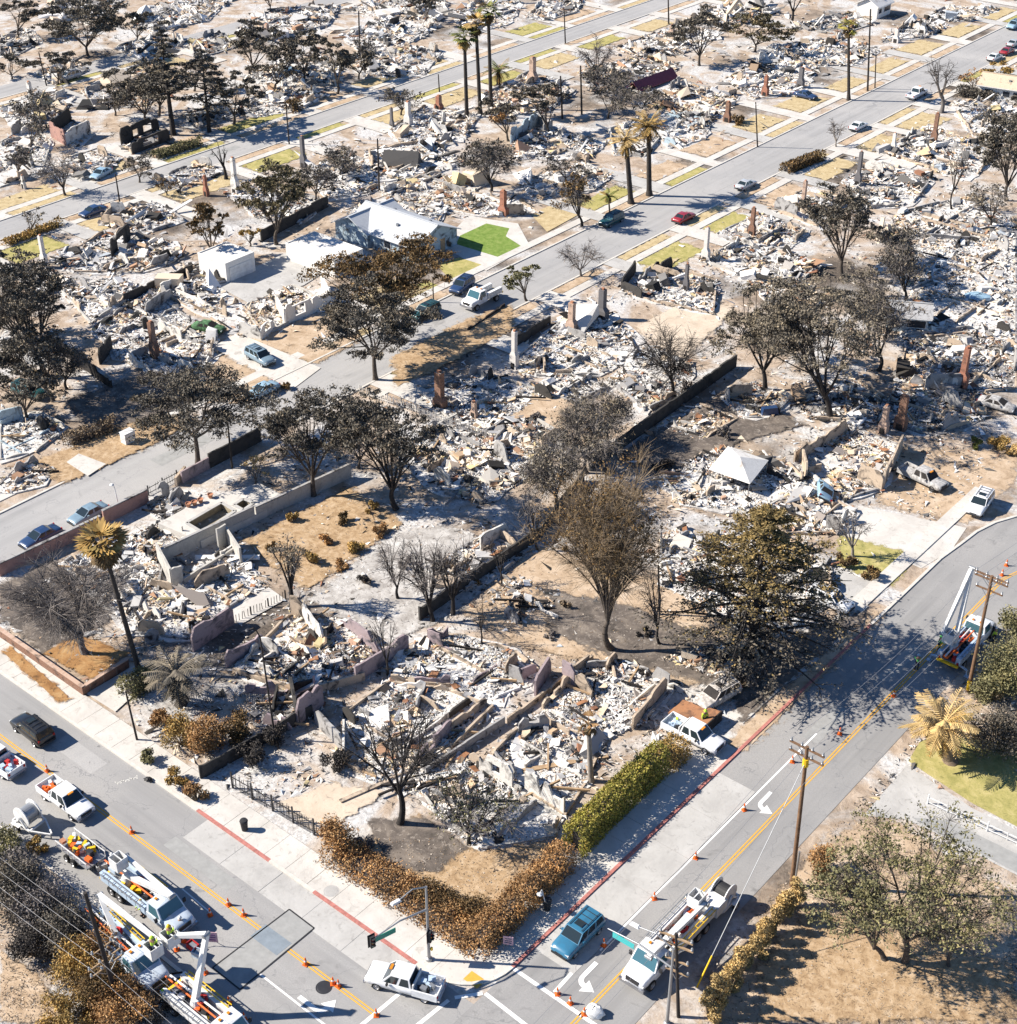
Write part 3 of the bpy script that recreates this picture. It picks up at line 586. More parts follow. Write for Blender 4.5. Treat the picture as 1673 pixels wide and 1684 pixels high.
def rubble_mesh(seed, q, cpx, mats, cover=1.0, hmax=.7, weights=None):
    """loose rubble over outline q (local metres); cpx = metres per photo pixel"""
    rg = np.random.default_rng(seed); xs = [p[0] for p in q]; ys = [p[1] for p in q]
    A = poly_area(q); s0 = max(.10, 2.2*cpx); n = int(A/(s0*s0)*.74*cover); n = min(n, 8200); hmax = hmax*.42
    k = int(n*2.6)+50; x = rg.uniform(min(xs), max(xs), k); y = rg.uniform(min(ys), max(ys), k)
    # heaps, rows along fallen walls, and bare lanes
    nb = max(6, int(A/7)); bx = rg.uniform(min(xs), max(xs), nb); by = rg.uniform(min(ys), max(ys), nb); br = rg.uniform(.5, 1.7, nb); bh = rg.uniform(.1, 1, nb)**1.6*hmax
    sx = np.where(rg.uniform(0, 1, nb) < .35, rg.uniform(2, 4, nb), 1); sy = np.where((sx == 1) & (rg.uniform(0, 1, nb) < .4), rg.uniform(2, 4, nb), 1)
    hgt = np.zeros(k)
    for i in range(nb): hgt = np.maximum(hgt, bh[i]*np.exp(-(((x-bx[i])/sx[i])**2+((y-by[i])/sy[i])**2)/(br[i]**2)))
    zone = np.argmin((x[:, None]-bx[None])**2+(y[:, None]-by[None])**2, axis=1)      # the heap each piece lies in
    dens_z = rg.choice([.10, .35, .8, 1.0], nb, p=[.25, .25, .25, .25]); size_z = np.exp(rg.normal(0, .35, nb))
    keep = inside(q, x, y) & (rg.uniform(0, 1, k) < dens_z[zone]*.75+.9*hgt/hmax)
    x, y, hgt, zone = x[keep][:n], y[keep][:n], hgt[keep][:n], zone[keep][:n]; n = len(x)
    s = s0*np.exp(rg.normal(-.12, .55, n))*size_z[zone]; S = np.stack([s*rg.uniform(.8, 1.9, n), s*rg.uniform(.6, 1.2, n), s*rg.uniform(.35, .9, n)], 1)
    t = rg.uniform(0, 1, n)
    plate = t < .13; S[plate, 0] *= 1.6; S[plate, 1] *= 1.5; S[plate, 2] *= .25
    stick = (t > .13) & (t < .22); S[stick, 0] *= 3.6; S[stick, 1] *= .4; S[stick, 2] *= .4
    big = (t > .985); S[big] *= 2.0
    z = hgt*rg.uniform(.5, 1.0, n)+S[:, 2]*.3+.02
    isb = plate | stick | big; C = np.stack([x, y, z], 1)
    V1, F1 = chunks(rg, C[isb], S[isb], .3); V2_, F2 = tetras(rg, C[~isb], S[~isb]*1.25)
    zm = rg.choice(len(mats), nb, p=weights); pick = np.where(rg.uniform(0, 1, n) < .72, zm[zone], rg.choice(len(mats), n, p=weights))
    return np_mesh('rubble', np.concatenate([V1, V2_]), [F1, F2+len(V1)], mats, np.concatenate([np.repeat(pick[isb], 5), np.repeat(pick[~isb], 4)]))
def wall_piece(p0, p1, h, th, seed, rag=.35, holes=(), step=.45, endlow=True):
    """standing wall with a broken top edge and real openings"""
    rg = random.Random(seed); p0, p1 = Vector((p0[0], p0[1], 0)), Vector((p1[0], p1[1], 0)); L = (p1-p0).length
    n = max(3, int(L/step)); d = (p1-p0)/n; nn = Vector((-d.y, d.x, 0)).normalized()*th/2
    tops = []; cur = h
    for i in range(n+1):
        if rg.random() < .3: cur = h*rg.uniform(1-rag*1.7, 1)
        tops.append(max(.25, cur+rg.uniform(-.08, .08)*h*rag))
    if endlow and rag > .1: tops[0] *= rg.uniform(.5, 1); tops[-1] *= rg.uniform(.4, 1)
    mb = MB()
    def col(i, z0a, z0b, z1a, z1b):
        a, b = p0+d*i, p0+d*(i+1)
        v = [a-nn+Vector((0, 0, z0a)), b-nn+Vector((0, 0, z0b)), b+nn+Vector((0, 0, z0b)), a+nn+Vector((0, 0, z0a)),
             a-nn+Vector((0, 0, z1a)), b-nn+Vector((0, 0, z1b)), b+nn+Vector((0, 0, z1b)), a+nn+Vector((0, 0, z1a))]
        mb.add(v, [(0, 3, 2, 1), (4, 5, 6, 7), (0, 1, 5, 4), (1, 2, 6, 5), (2, 3, 7, 6), (3, 0, 4, 7)])
    for i in range(n):
        t = (i+.5)/n; ho = [q for q in holes if q[0] < t < q[1]]
        if ho:
            z0, z1 = ho[0][2], ho[0][3]
            if z0 > .05: col(i, 0, 0, z0, z0)
            if tops[i] > z1+.1 or tops[i+1] > z1+.1: col(i, z1, z1, max(z1+.08, tops[i]), max(z1+.08, tops[i+1]))
        else: col(i, 0, 0, tops[i], tops[i+1])
    return mb
CHM = {'red': 'brick_red', 'pale': 'brick_pale', 'brown': 'brick_brown', 'grey': 'stone_pale', 'dark': 'stone_dark', 'white': 'wall_white'}
def chimney(parent, loc, h, kind, seed, fat=1.0, rz=0.0):
    rg = random.Random(seed); m = M[CHM[kind]]; mb = MB()
    w, d = rg.uniform(1.1, 1.4)*fat, rg.uniform(.65, .85)*fat; hb = h*rg.uniform(.25, .4); hs = hb+rg.uniform(.4, .8); w2 = w*rg.uniform(.5, .62)
    mb.box((0, 0, hb/2), (w, d, hb))
    # sloping shoulders
    v = []
    for z, ww, dd in ((hb, w, d), (hs, w2, d*.82)):
        for x, y in ((-.5, -.5), (.5, -.5), (.5, .5), (-.5, .5)): v.append((x*ww, y*dd, z))
    mb.add(v, [(0, 1, 5, 4), (1, 2, 6, 5), (2, 3, 7, 6), (3, 0, 4, 7), (4, 5, 6, 7)])
    mb.box((0, 0, (hs+h)/2), (w2*.985, d*.8, h-hs))
    for i in range(3): mb.box((rg.uniform(-.3, .3)*w2, rg.uniform(-.25, .25)*d, h+.06), (w2*.35, d*.3, rg.uniform(.12, .35)), rz=rg.uniform(-.2, .2))
    mb.box((0, -d/2-.02, .45), (w*.55, .05, .8), mi=1)
    o = mb.build('chimney', [m, M['charwood']], parent, loc=loc, rz=rz)
    f = MB().box((0, 0, h+.1), (w2*.5, d*.4, .3)).build('flue', M['terracotta'], o)
    return o
RUINS = []; _rz = [.10]
SHEETS = ['sheet_white', 'sheet_white', 'sheet_tan', 'sheet_rust', 'sheet_grey', 'charwood']
def bent_sheet(rg, L, Wd, th=.05):
    """a warped plate: fallen plaster, roofing or flashing"""
    n = 3; k1, k2 = rg.uniform(-.12, .12), rg.uniform(-.15, .15); v = []
    for s in (0, 1):
        for i in range(n+1):
            for j in (0, 1):
                t = i/n-.5; v.append((t*L+rg.uniform(-.06, .06)*L, (j-.5)*Wd*rg.uniform(.8, 1.1), k1*L*(4*t*t)*.5+k2*(j-.5)*Wd*t*2+s*th))
    f = []; m = 2*(n+1)
    for i in range(n):
        a = 2*i
        f += [(a, a+1, a+3, a+2), (m+a, m+a+2, m+a+3, m+a+1), (a, a+2, m+a+2, m+a), (a+1, m+a+1, m+a+3, a+3)]
    f += [(0, m, m+1, 1), (2*n, 2*n+1, m+2*n+1, m+2*n)]
    return MB().add(v, f)
def ruin(pts, label, tone='ash', walls=2, wall_m=('wall_tan', 'wall_white', 'wall_grey'), sheets=None, cover=1.0, hw=2.2, extra=(), name='burned_house', hmax=.75, pad=True):
    q = [P(*p) for p in pts]; a = sum(q[i].x*q[(i+1) % len(q)].y-q[(i+1) % len(q)].x*q[i].y for i in range(len(q)))
    if a < 0: q = q[::-1]
    c = sum(q, Vector())/len(q); seed = int(abs(c.x*131+c.y*71)) % 100000; rg = random.Random(seed)
    loc = [(p.x-c.x, p.y-c.y) for p in q]; cp = mpp(c); A = poly_area(loc)
    root = empty(name, (c.x, c.y, 0), 0, label, 'ruin', 'burned houses reduced to rubble')
    z = _rz[0]; _rz[0] += .0043
    if _rz[0] > .22: _rz[0] = .1
    if pad:
        # frayed outline of the ash bed
        fr = []
        for i in range(len(loc)):
            u, v = Vector(loc[i]), Vector(loc[(i+1) % len(loc)]); k = max(2, int((v-u).length/1.6))
            for j in range(k):
                w_ = u.lerp(v, j/k); n_ = Vector(((v-u).y, -(v-u).x)).normalized(); fr.append(w_+n_*rg.uniform(-.5, .7))
        MB().prism(fr, 0.0, z).build('slab', M['ash_pad' if tone != 'dark' else 'ash_dark'], root)
    mats = {'ash': [M['rubble_ash'], M['rubble_tan'], M['rubble_dark']], 'dark': [M['rubble_dark'], M['rubble_ash'], M['rubble_tan']], 'tan': [M['rubble_tan'], M['rubble_ash'], M['rubble_dark']]}[tone]
    o = link('rubble', rubble_mesh(seed, loc, cp, mats, cover, hmax, [.58, .20, .22]), root, (0, 0, z-.02)); o['kind'] = 'stuff'
    # foundation line and room partitions: low stem walls that still draw the plan of the house
    if pad and A > 40:
        fm = M[rg.choice(['wall_grey', 'wall_tan', 'wall_concrete'])]
        for i in range(len(loc)):
            u, v = Vector(loc[i])*.97, Vector(loc[(i+1) % len(loc)])*.97
            if (v-u).length < 1.5 or rg.random() < .22: continue
            t0, t1 = (0, 1) if rg.random() < .5 else (rg.uniform(0, .3), rg.uniform(.6, 1))
            wall_piece(u.lerp(v, t0), u.lerp(v, t1), rg.uniform(.35, .8), .22, seed+i+400, .35, step=.7).build('foundation_wall', fm, root)
        xs = [p[0] for p in loc]; ys = [p[1] for p in loc]
        for k in range(max(2, min(5, int(A/50)))):
            ax = k % 2; f_ = rg.uniform(.25, .75); tt = np.linspace(0, 1, 60)
            X = np.full(60, min(xs)+(max(xs)-min(xs))*f_) if ax else min(xs)+(max(xs)-min(xs))*tt
            Y_ = min(ys)+(max(ys)-min(ys))*tt if ax else np.full(60, min(ys)+(max(ys)-min(ys))*f_)
            ins = np.where(inside(loc, X, Y_))[0]
            if len(ins) < 12: continue
            a_, b_ = ins[1+rg.randrange(len(ins)//4)], ins[-2-rg.randrange(len(ins)//4)]
            wall_piece((X[a_], Y_[a_]), (X[b_], Y_[b_]), rg.uniform(.4, 1.1), .16, seed+k+500, .5, step=.6).build('partition_wall', M[rg.choice(wall_m)], root)
    # broken walls along the outline
    edges = sorted(range(len(loc)), key=lambda i: rg.random())
    for k in range(walls):
        i = edges[k % len(edges)]; u, v = Vector(loc[i])*.94, Vector(loc[(i+1) % len(loc)])*.94
        t0 = rg.uniform(0, .4); L = (v-u).length; t1 = min(1, t0+rg.uniform(2.5, 6)/max(L, 1))
        mb = wall_piece(u.lerp(v, t0), u.lerp(v, t1), hw*rg.uniform(.55, 1.15), .2, seed+k, .55, holes=((.35, .6, .9, 1.8),) if rg.random() < .4 else ())
        mb.build('wall', M[rg.choice(wall_m)], root)
        if rg.random() < .5:    # return wall at the corner
            n_ = Vector((-(v-u).y, (v-u).x)).normalized(); e = u.lerp(v, t0)
            wall_piece(e, e+n_*rg.uniform(1.5, 3.5), hw*rg.uniform(.5, 1), .2, seed+k+50, .6).build('wall', M[rg.choice(wall_m)], root)
    for (a_, b_, h_, m_, ho) in extra:
        a_, b_ = P(*a_), P(*b_)
        wall_piece((a_.x-c.x, a_.y-c.y), (b_.x-c.x, b_.y-c.y), h_, .22, seed+int(a_.x), (.03 if m_ == 'wall_concrete' else .16) if h_ > 1 else .05, ho).build('wall', M[m_], root)
    # stubs of inner walls and tilted slabs that throw the larger shadows
    xs = [p[0] for p in loc]; ys = [p[1] for p in loc]
    for k in range(max(2, min(9, int(A/26)))):
        for _ in range(20):
            x, y = rg.uniform(min(xs), max(xs)), rg.uniform(min(ys), max(ys))
            if inside(loc, np.array([x]), np.array([y]))[0]: break
        a_ = rg.choice([0, math.pi/2])+rg.gauss(0, .12); ln = rg.uniform(1.0, 3.2); h_ = rg.uniform(.6, 1.9)*(hw/2.2)
        wall_piece((x, y), (x+math.cos(a_)*ln, y+math.sin(a_)*ln), h_, .18, seed+200+k, .6).build('wall_stub', M[rg.choice(wall_m+('wall_black',))], root)
    # large loose pieces
    ns = sheets if sheets is not None else max(3, min(20, int(A*(.085 if cp < .075 else .03))))
    xs = [p[0] for p in loc]; ys = [p[1] for p in loc]
    for k in range(ns):
        for _ in range(20):
            x, y = rg.uniform(min(xs), max(xs)), rg.uniform(min(ys), max(ys))
            if inside(loc, np.array([x]), np.array([y]))[0]: break
        L, Wd = rg.uniform(.6, 1.4), rg.uniform(.35, .85); m_ = rg.choice(SHEETS)
        if rg.random() < .3:
            ln = rg.uniform(1.8, 4.2); ob = MB().beam((-ln/2, 0, 0), (ln/2, 0, 0), .16, .2).build('beam', M['charwood' if rg.random() < .65 else 'wood_tan'], root, loc=(x, y, z+.3))
            ob.rotation_euler = (0, rg.uniform(-.18, .18), rg.uniform(0, 3.1))
        else:
            ob = bent_sheet(rg, L, Wd).build('fallen_sheet', M[m_], root, loc=(x, y, z+.15+.1*L))
            ob.rotation_euler = (rg.uniform(-.4, .4), rg.uniform(-.35, .35), rg.uniform(0, 6.28))
    RUINS.append((root, c)); return root
WW = ((.25, .45, .8, 1.9), (.6, .75, .8, 1.9))
# ---- nearest block, right half
ruin([(962, 1097), (1035, 1092), (1112, 1130), (1060, 1190), (1000, 1215), (905, 1190), (850, 1200)], 'white rubble field of the house beside the parked white pickup', 'ash', 3, extra=[((1095, 1135), (1040, 1200), 1.9, 'wall_tan', ()), ((968, 1092), (905, 1140), 1.2, 'wall_tan', ()), ((925, 1120), (945, 1132), 2.6, 'wall_shade_mauve', ())], sheets=22, hmax=.55)
ruin([(850, 1202), (905, 1192), (998, 1218), (965, 1290), (930, 1345), (860, 1300), (790, 1262)], 'white rubble with a standing palm stump and rusty planks by the green hedge', 'ash', 2, sheets=22, hmax=.6)
ruin([(788, 1264), (858, 1302), (928, 1348), (915, 1378), (790, 1400), (715, 1340), (690, 1305)], 'pale rubble of the corner house front above the brown hedge', 'ash', 3, sheets=18)
ruin([(648, 1072), (700, 1050), (760, 1045), (850, 1075), (890, 1110), (820, 1160), (740, 1130), (640, 1120)], 'charred back room rubble under the big bare tree', 'ash', 3, ('wall_shade_mauve', 'wall_tan', 'wall_grey'), extra=[((880, 1145), (905, 1105), 2.4, 'wall_shade_mauve', ())], sheets=16)
ruin([(560, 1180), (640, 1122), (740, 1135), (815, 1165), (720, 1260), (620, 1290), (560, 1260)], 'heaped tan and white rubble behind the black street tree', 'ash', 2, extra=[((585, 1122), (672, 1070), 2.6, 'wall_shade_mauve', ()), ((690, 1262), (742, 1205), 2.2, 'wall_shade_mauve', WW[:1]), ((520, 1190), (565, 1235), 2.4, 'wall_grey', ()), ((740, 1205), (800, 1160), 1.2, 'wall_tan', ())], sheets=24, hmax=.9)
ruin([(690, 1265), (735, 1225), (790, 1262), (692, 1305), (655, 1310), (640, 1295)], 'small white rubble patch at the foot of the black street tree', 'ash', 0, sheets=8)
ruin([(380, 1108), (430, 1060), (480, 1010), (560, 1020), (620, 1062), (580, 1120), (530, 1130), (480, 1140)], 'tan and white rubble with ragged walls behind the curved street lamp', 'tan', 3, ('wall_tan', 'wall_shade_mauve', 'wall_white'), extra=[((372, 1098), (440, 1062), 2.0, 'wall_shade_mauve', ()), ((480, 1012), (512, 1022), 2.6, 'wall_tan', ()), ((500, 1020), (532, 1060), 2.5, 'wall_white', WW[:1]), ((525, 1140), (600, 1118), 1.0, 'wall_tan', ())], sheets=20, hmax=.8)
ruin([(400, 1140), (480, 1142), (530, 1132), (535, 1180), (480, 1205), (420, 1190)], 'blackened porch walls between the street lamp and the hedge', 'dark', 3, ('wall_shade_mauve', 'wall_black', 'wall_tan'), extra=[((490, 1195), (532, 1160), 3.0, 'wall_shade_mauve', ()), ((478, 1130), (492, 1195), 2.6, 'wall_black', ())], sheets=12, hw=2.6)
ruin([(105, 925), (205, 880), (270, 930), (262, 975), (190, 1010), (150, 980)], 'ash rubble behind the fan palm beside the pink wall', 'ash', 2, extra=[((185, 955), (205, 990), 2.6, 'wall_white', ((.2, .7, .5, 1.6),))], sheets=14)
ruin([(185, 1012), (262, 978), (300, 975), (400, 940), (440, 965), (365, 1010), (310, 1055), (220, 1045)], 'pale rubble between the concrete shell and the shadow mauve wall', 'ash', 2, extra=[((318, 1072), (385, 1025), 2.7, 'wall_shade_mauve', ()), ((240, 1060), (262, 1050), 1.6, 'wall_grey', ())], sheets=20)
ruin([(278, 965), (370, 905), (395, 925), (440, 950), (395, 942), (300, 972)], 'roofless concrete shell open to the front', 'ash', 0, extra=[((262, 925), (285, 968), 2.6, 'wall_concrete', ()), ((285, 968), (303, 962), 2.6, 'wall_concrete', ()), ((360, 905), (375, 895), 2.8, 'wall_concrete', ()), ((375, 895), (398, 930), 2.4, 'wall_concrete', ()), ((303, 962), (385, 912), .9, 'wall_concrete', ())], sheets=6, hmax=.4)
ruin([(240, 835), (300, 808), (330, 815), (300, 840), (262, 858)], 'grey ash heap behind the pink wall near the pool deck', 'ash', 1, sheets=6)
ruin([(200, 890), (262, 858), (330, 900), (272, 928)], 'twisted debris between pink wall and concrete shell', 'tan', 1, sheets=8)
ruin([(655, 745), (720, 705), (800, 740), (860, 790), (800, 830), (730, 815), (690, 800)], 'shadowed rubble behind the two dark oaks', 'ash', 2, sheets=14, extra=[((715, 792), (740, 800), 2.2, 'wall_white', ())])
ruin([(720, 700), (760, 680), (880, 690), (930, 720), (860, 785), (800, 738)], 'speckled rubble between picket fence and burned hedge', 'ash', 1, sheets=12)
ruin([(690, 650), (790, 612), (905, 650), (830, 690), (745, 700)], 'bright rubble around the bottle shaped brick chimney', 'ash', 1, sheets=12, hmax=.5)
ruin([(838, 598), (925, 528), (1000, 512), (1060, 565), (985, 620), (880, 622)], 'broad white rubble with three dark chimney stacks', 'ash', 1, extra=[((850, 570), (905, 532), 1.6, 'wall_black', ())], sheets=14, hmax=.5)
ruin([(1000, 630), (1060, 570), (1140, 600), (1130, 650), (1060, 680)], 'white ash and sheet debris under the sparse dark oak', 'ash', 1, sheets=8)
ruin([(1020, 480), (1090, 440), (1180, 462), (1175, 520), (1080, 500)], 'dark shell ruin with ragged black walls near the middle street', 'ash', 1, extra=[((1022, 478), (1045, 448), 2.4, 'wall_black', ()), ((1022, 478), (1055, 492), 2.0, 'wall_black', ()), ((1085, 455), (1105, 442), 2.6, 'wall_black', ())], sheets=8)
ruin([(1150, 430), (1235, 392), (1352, 440), (1320, 462), (1240, 462)], 'white rubble with a grey chimney beside a pale drive', 'ash', 1, sheets=8)
ruin([(1230, 465), (1320, 462), (1350, 500), (1280, 520)], 'grey debris and beams behind the wide sparse oak', 'tan', 1, sheets=6)
ruin([(745, 985), (700, 935), (800, 880), (862, 915), (820, 950)], 'ash white garage remains with a leaning plaster wall', 'ash', 0, extra=[((790, 905), (835, 880), 2.0, 'wall_white', ()), ((820, 885), (848, 905), 1.4, 'wall_tan', ())], sheets=8, name='burned_garage', hmax=.4)
# ---- right side block
ruin([(1085, 790), (1180, 738), (1300, 762), (1330, 800), (1240, 850), (1120, 830)], 'blue shadowed rubble round the white canopy', 'ash', 2, sheets=14)
ruin([(1240, 852), (1330, 802), (1415, 845), (1380, 880), (1290, 880)], 'rubble with a blue overturned appliance left of the bright driveway', 'ash', 2, sheets=12)
ruin([(1305, 765), (1400, 702), (1485, 735), (1450, 808), (1375, 830)], 'roofless tan stucco house with standing end wall', 'tan', 2, ('wall_tan', 'wall_white'), extra=[((1305, 765), (1392, 712), 2.2, 'wall_tan', ()), ((1450, 808), (1482, 740), 2.6, 'wall_tan', WW[:1]), ((1410, 790), (1450, 808), 2.6, 'wall_tan', ()), ((1325, 790), (1318, 762), 2.4, 'wall_tan', ())], sheets=14)
ruin([(1085, 880), (1130, 868), (1140, 930), (1130, 985), (1085, 960)], 'rubble strip between the big bare tree and the conifer', 'ash', 1, sheets=6)
ruin([(1130, 985), (1145, 890), (1260, 870), (1370, 930), (1370, 990), (1250, 1060)], 'rubble hidden under the tall conifer', 'ash', 1, sheets=10)
ruin([(1190, 655), (1240, 630), (1300, 660), (1270, 690), (1215, 690)], 'collapsed pale garage beside a tipped dark bin', 'tan', 1, sheets=6, name='burned_garage')
ruin([(1300, 650), (1400, 620), (1460, 660), (1440, 700), (1330, 690)], 'grey ash lot behind the forked oak trunks', 'dark', 0, sheets=8)
ruin([(1440, 700), (1470, 640), (1600, 640), (1620, 690), (1540, 715)], 'blue shadowed rubble with two tan brick stacks', 'dark', 2, sheets=14, hw=2.8)
ruin([(1470, 635), (1490, 560), (1600, 545), (1673, 580), (1673, 640), (1610, 650)], 'dark tangled rubble around the tall red chimney', 'dark', 2, sheets=16, hw=2.8)
ruin([(1480, 555), (1500, 480), (1600, 440), (1673, 480), (1673, 575), (1600, 542)], 'wide white ash field at the right edge', 'ash', 1, sheets=12)
ruin([(1440, 440), (1520, 395), (1640, 400), (1673, 420), (1673, 475), (1600, 438), (1500, 475)], 'pale debris field behind the dark leaning tree', 'ash', 1, sheets=10)
ruin([(1440, 400), (1480, 350), (1600, 320), (1673, 370), (1673, 415), (1640, 398), (1520, 392)], 'white rubble right of the dark middle oak', 'ash', 1, sheets=8)
ruin([(1175, 385), (1250, 352), (1330, 380), (1300, 410), (1230, 415)], 'white rubble round a lone brick chimney near the street', 'ash', 1, sheets=6)
ruin([(1265, 345), (1330, 308), (1400, 330), (1345, 375)], 'ash lot with a slim brick chimney below the brown hedge', 'ash', 1, sheets=5)
ruin([(1385, 300), (1440, 265), (1540, 290), (1500, 340), (1420, 345)], 'rubble beside the dark square chimney', 'ash', 1, sheets=6)
ruin([(1445, 250), (1530, 205), (1640, 250), (1600, 300), (1545, 285)], 'large white rubble lot with red chimney upper right', 'ash', 1, sheets=8)
ruin([(1560, 170), (1640, 165), (1673, 185), (1673, 240), (1600, 225)], 'rubble lot beside the clipped dark shrubs at the right edge', 'ash', 1, sheets=5)
# ---- between the middle and upper left streets
ruin([(150, 540), (250, 480), (360, 560), (350, 600), (270, 625), (190, 590)], 'blue shadowed rubble with a broken brick chimney and cables', 'ash', 2, extra=[((240, 520), (285, 490), 2.2, 'wall_grey', ()), ((165, 600), (185, 575), 2.4, 'wall_black', ()), ((262, 545), (300, 560), 1.8, 'wall_white', ())], sheets=14)
ruin([(250, 478), (330, 455), (400, 505), (440, 555), (395, 555), (340, 520)], 'white debris around the green car shell', 'ash', 1, sheets=10)
ruin([(400, 505), (480, 470), (545, 500), (500, 520), (430, 558)], 'white stucco house shell with an arched window opening', 'tan', 0, extra=[((395, 552), (430, 560), 2.3, 'wall_white', ()), ((430, 560), (452, 543), 2.3, 'plaster', ((.3, .75, .9, 1.9),)), ((470, 535), (515, 515), 3.0, 'plaster', ((.35, .7, .8, 2.2),)), ((515, 515), (545, 500), 2.4, 'plaster', ()), ((470, 535), (455, 505), 2.6, 'wall_white', ()), ((545, 500), (530, 470), 2.3, 'plaster', ())], sheets=8)
ruin([(85, 430), (170, 385), (290, 400), (300, 425), (230, 450), (120, 450)], 'ash rubble with a dark doorway wall left of the white garage', 'ash', 1, extra=[((185, 425), (215, 395), 3.0, 'wall_black', ((.3, .7, 0, 2.0),))], sheets=10)
ruin([(165, 370), (190, 345), (260, 335), (305, 365), (240, 385)], 'ruin with leaning pinkish walls beside the upper street', 'ash', 2, ('wall_shade_mauve', 'wall_white', 'wall_tan'), hw=3.0, sheets=8)
ruin([(0, 700), (60, 680), (110, 705), (60, 745), (0, 760)], 'collapsed blue grey wall and debris at the left edge', 'ash', 1, ('wall_blue',), extra=[((0, 700), (40, 690), 2.0, 'wall_blue', ())], sheets=8)
ruin([(0, 790), (40, 765), (90, 770), (70, 800), (0, 815)], 'low tan debris in front of the left edge ruin', 'tan', 0, sheets=4)
ruin([(560, 350), (640, 320), (735, 345), (720, 372), (650, 362)], 'white rubble behind the surviving grey house', 'ash', 1, sheets=6)
ruin([(735, 345), (780, 318), (850, 330), (890, 352), (800, 358)], 'rubble with a tall red brick chimney near the green lawn', 'ash', 1, sheets=6)
ruin([(620, 310), (720, 285), (800, 305), (740, 340), (640, 335)], 'tan and white rubble below the dark umbrella tree', 'tan', 1, sheets=7)
ruin([(855, 300), (960, 268), (1005, 290), (980, 315), (880, 330)], 'rubble with charred beams left of the paired palms', 'ash', 1, sheets=6)
ruin([(840, 240), (888, 208), (1000, 235), (960, 265), (860, 262)], 'roofless room with pale blue walls under the dark crown', 'ash', 0, extra=[((840, 238), (886, 206), 3.0, 'wall_blue', ()), ((886, 206), (900, 218), 2.6, 'wall_grey', ())], sheets=6)
ruin([(600, 250), (700, 235), (770, 270), (720, 285), (620, 300)], 'wide white rubble left of the dark umbrella crown', 'ash', 1, sheets=6)
ruin([(640, 215), (700, 175), (790, 190), (760, 235), (660, 240)], 'chimney studded rubble beside the upper street bend', 'ash', 2, sheets=6, hw=3.0)
ruin([(505, 285), (560, 250), (620, 270), (610, 320), (540, 330)], 'rubble lot beside a grey chimney post', 'ash', 1, sheets=6)
ruin([(380, 320), (440, 300), (540, 335), (500, 370), (420, 360)], 'grey rubble behind the dense middle oak', 'ash', 1, sheets=5)
ruin([(1060, 205), (1110, 170), (1175, 195), (1160, 230), (1100, 245)], 'low white ruin with a blue doorway by the street lamp', 'ash', 2, ('wall_white', 'wall_blue'), hw=2.6, sheets=6)
ruin([(1000, 215), (1060, 190), (1090, 225), (1060, 260), (1010, 255)], 'rubble just behind the paired palms', 'ash', 1, sheets=4)
ruin([(1055, 165), (1130, 135), (1215, 160), (1190, 190), (1100, 195)], 'tan rubble with a low red brick planter', 'tan', 1, sheets=6)
ruin([(1190, 130), (1290, 85), (1345, 110), (1330, 150), (1240, 165)], 'rubble lot behind the blue car in the driveway', 'ash', 1, sheets=6)
ruin([(1260, 75), (1400, 62), (1450, 85), (1400, 110), (1290, 110)], 'white rubble strip behind the single tall palm', 'ash', 1, sheets=5)
ruin([(950, 120), (1060, 90), (1120, 110), (1060, 150), (980, 155)], 'debris behind the twiggy dark trees upper centre', 'dark', 1, sheets=5)
ruin([(790, 160), (870, 120), (950, 150), (900, 185), (820, 195)], 'pink tinged rubble with a pale pink chimney', 'tan', 1, ('wall_tan', 'wall_white'), sheets=5)
ruin([(1010, 80), (1100, 45), (1180, 62), (1120, 90), (1050, 95)], 'far white rubble left of the dark twin oaks', 'ash', 1, sheets=4)
ruin([(1110, 40), (1200, 8), (1270, 20), (1200, 48)], 'farthest rubble lot top centre right', 'ash', 1, sheets=3)
ruin([(1300, 45), (1400, 20), (1440, 40), (1380, 58)], 'scorched lot left of the white shed', 'dark', 0, sheets=3)
ruin([(1450, 70), (1500, 35), (1560, 40), (1530, 62)], 'rubble with two chimneys right of the white shed', 'ash', 1, sheets=4)
ruin([(1510, 35), (1560, 10), (1650, 15), (1600, 35)], 'flat white pad lot in the top right corner', 'ash', 0, sheets=3)
# ---- beyond the upper left street
ruin([(85, 225), (118, 198), (155, 222), (125, 245)], 'small brick and white shell with a dark roof opening', 'ash', 0, extra=[((85, 225), (110, 240), 3.0, 'wall_pink', ()), ((110, 240), (150, 222), 3.0, 'wall_white', ()), ((85, 225), (118, 200), 3.0, 'wall_black', ())], sheets=2)
ruin([(200, 240), (262, 214), (285, 230), (218, 255)], 'black framed shell with window holes above the upper street', 'dark', 0, extra=[((200, 240), (262, 214), 3.2, 'wall_black', ((.3, .45, .8, 2), (.6, .8, .8, 2))), ((218, 255), (280, 232), 2.6, 'wall_black', ((.3, .7, .8, 2),))], sheets=2)
ruin([(0, 235), (50, 205), (85, 235), (70, 290), (0, 310)], 'white rubble at the far left edge', 'ash', 2, sheets=6)
ruin([(100, 265), (160, 245), (200, 262), (170, 290), (130, 300)], 'debris around the half hidden blue car', 'ash', 1, sheets=4)
ruin([(0, 180), (70, 150), (130, 160), (90, 195), (20, 210)], 'pale slab lot near the far left street', 'ash', 1, sheets=4)
ruin([(135, 150), (230, 115), (300, 130), (240, 175), (150, 180)], 'tan rubble below the broad dark oak', 'tan', 1, sheets=5)
ruin([(380, 180), (450, 145), (540, 155), (500, 180), (420, 195)], 'blue shadowed rubble behind the dark oak group', 'ash', 2, sheets=5)
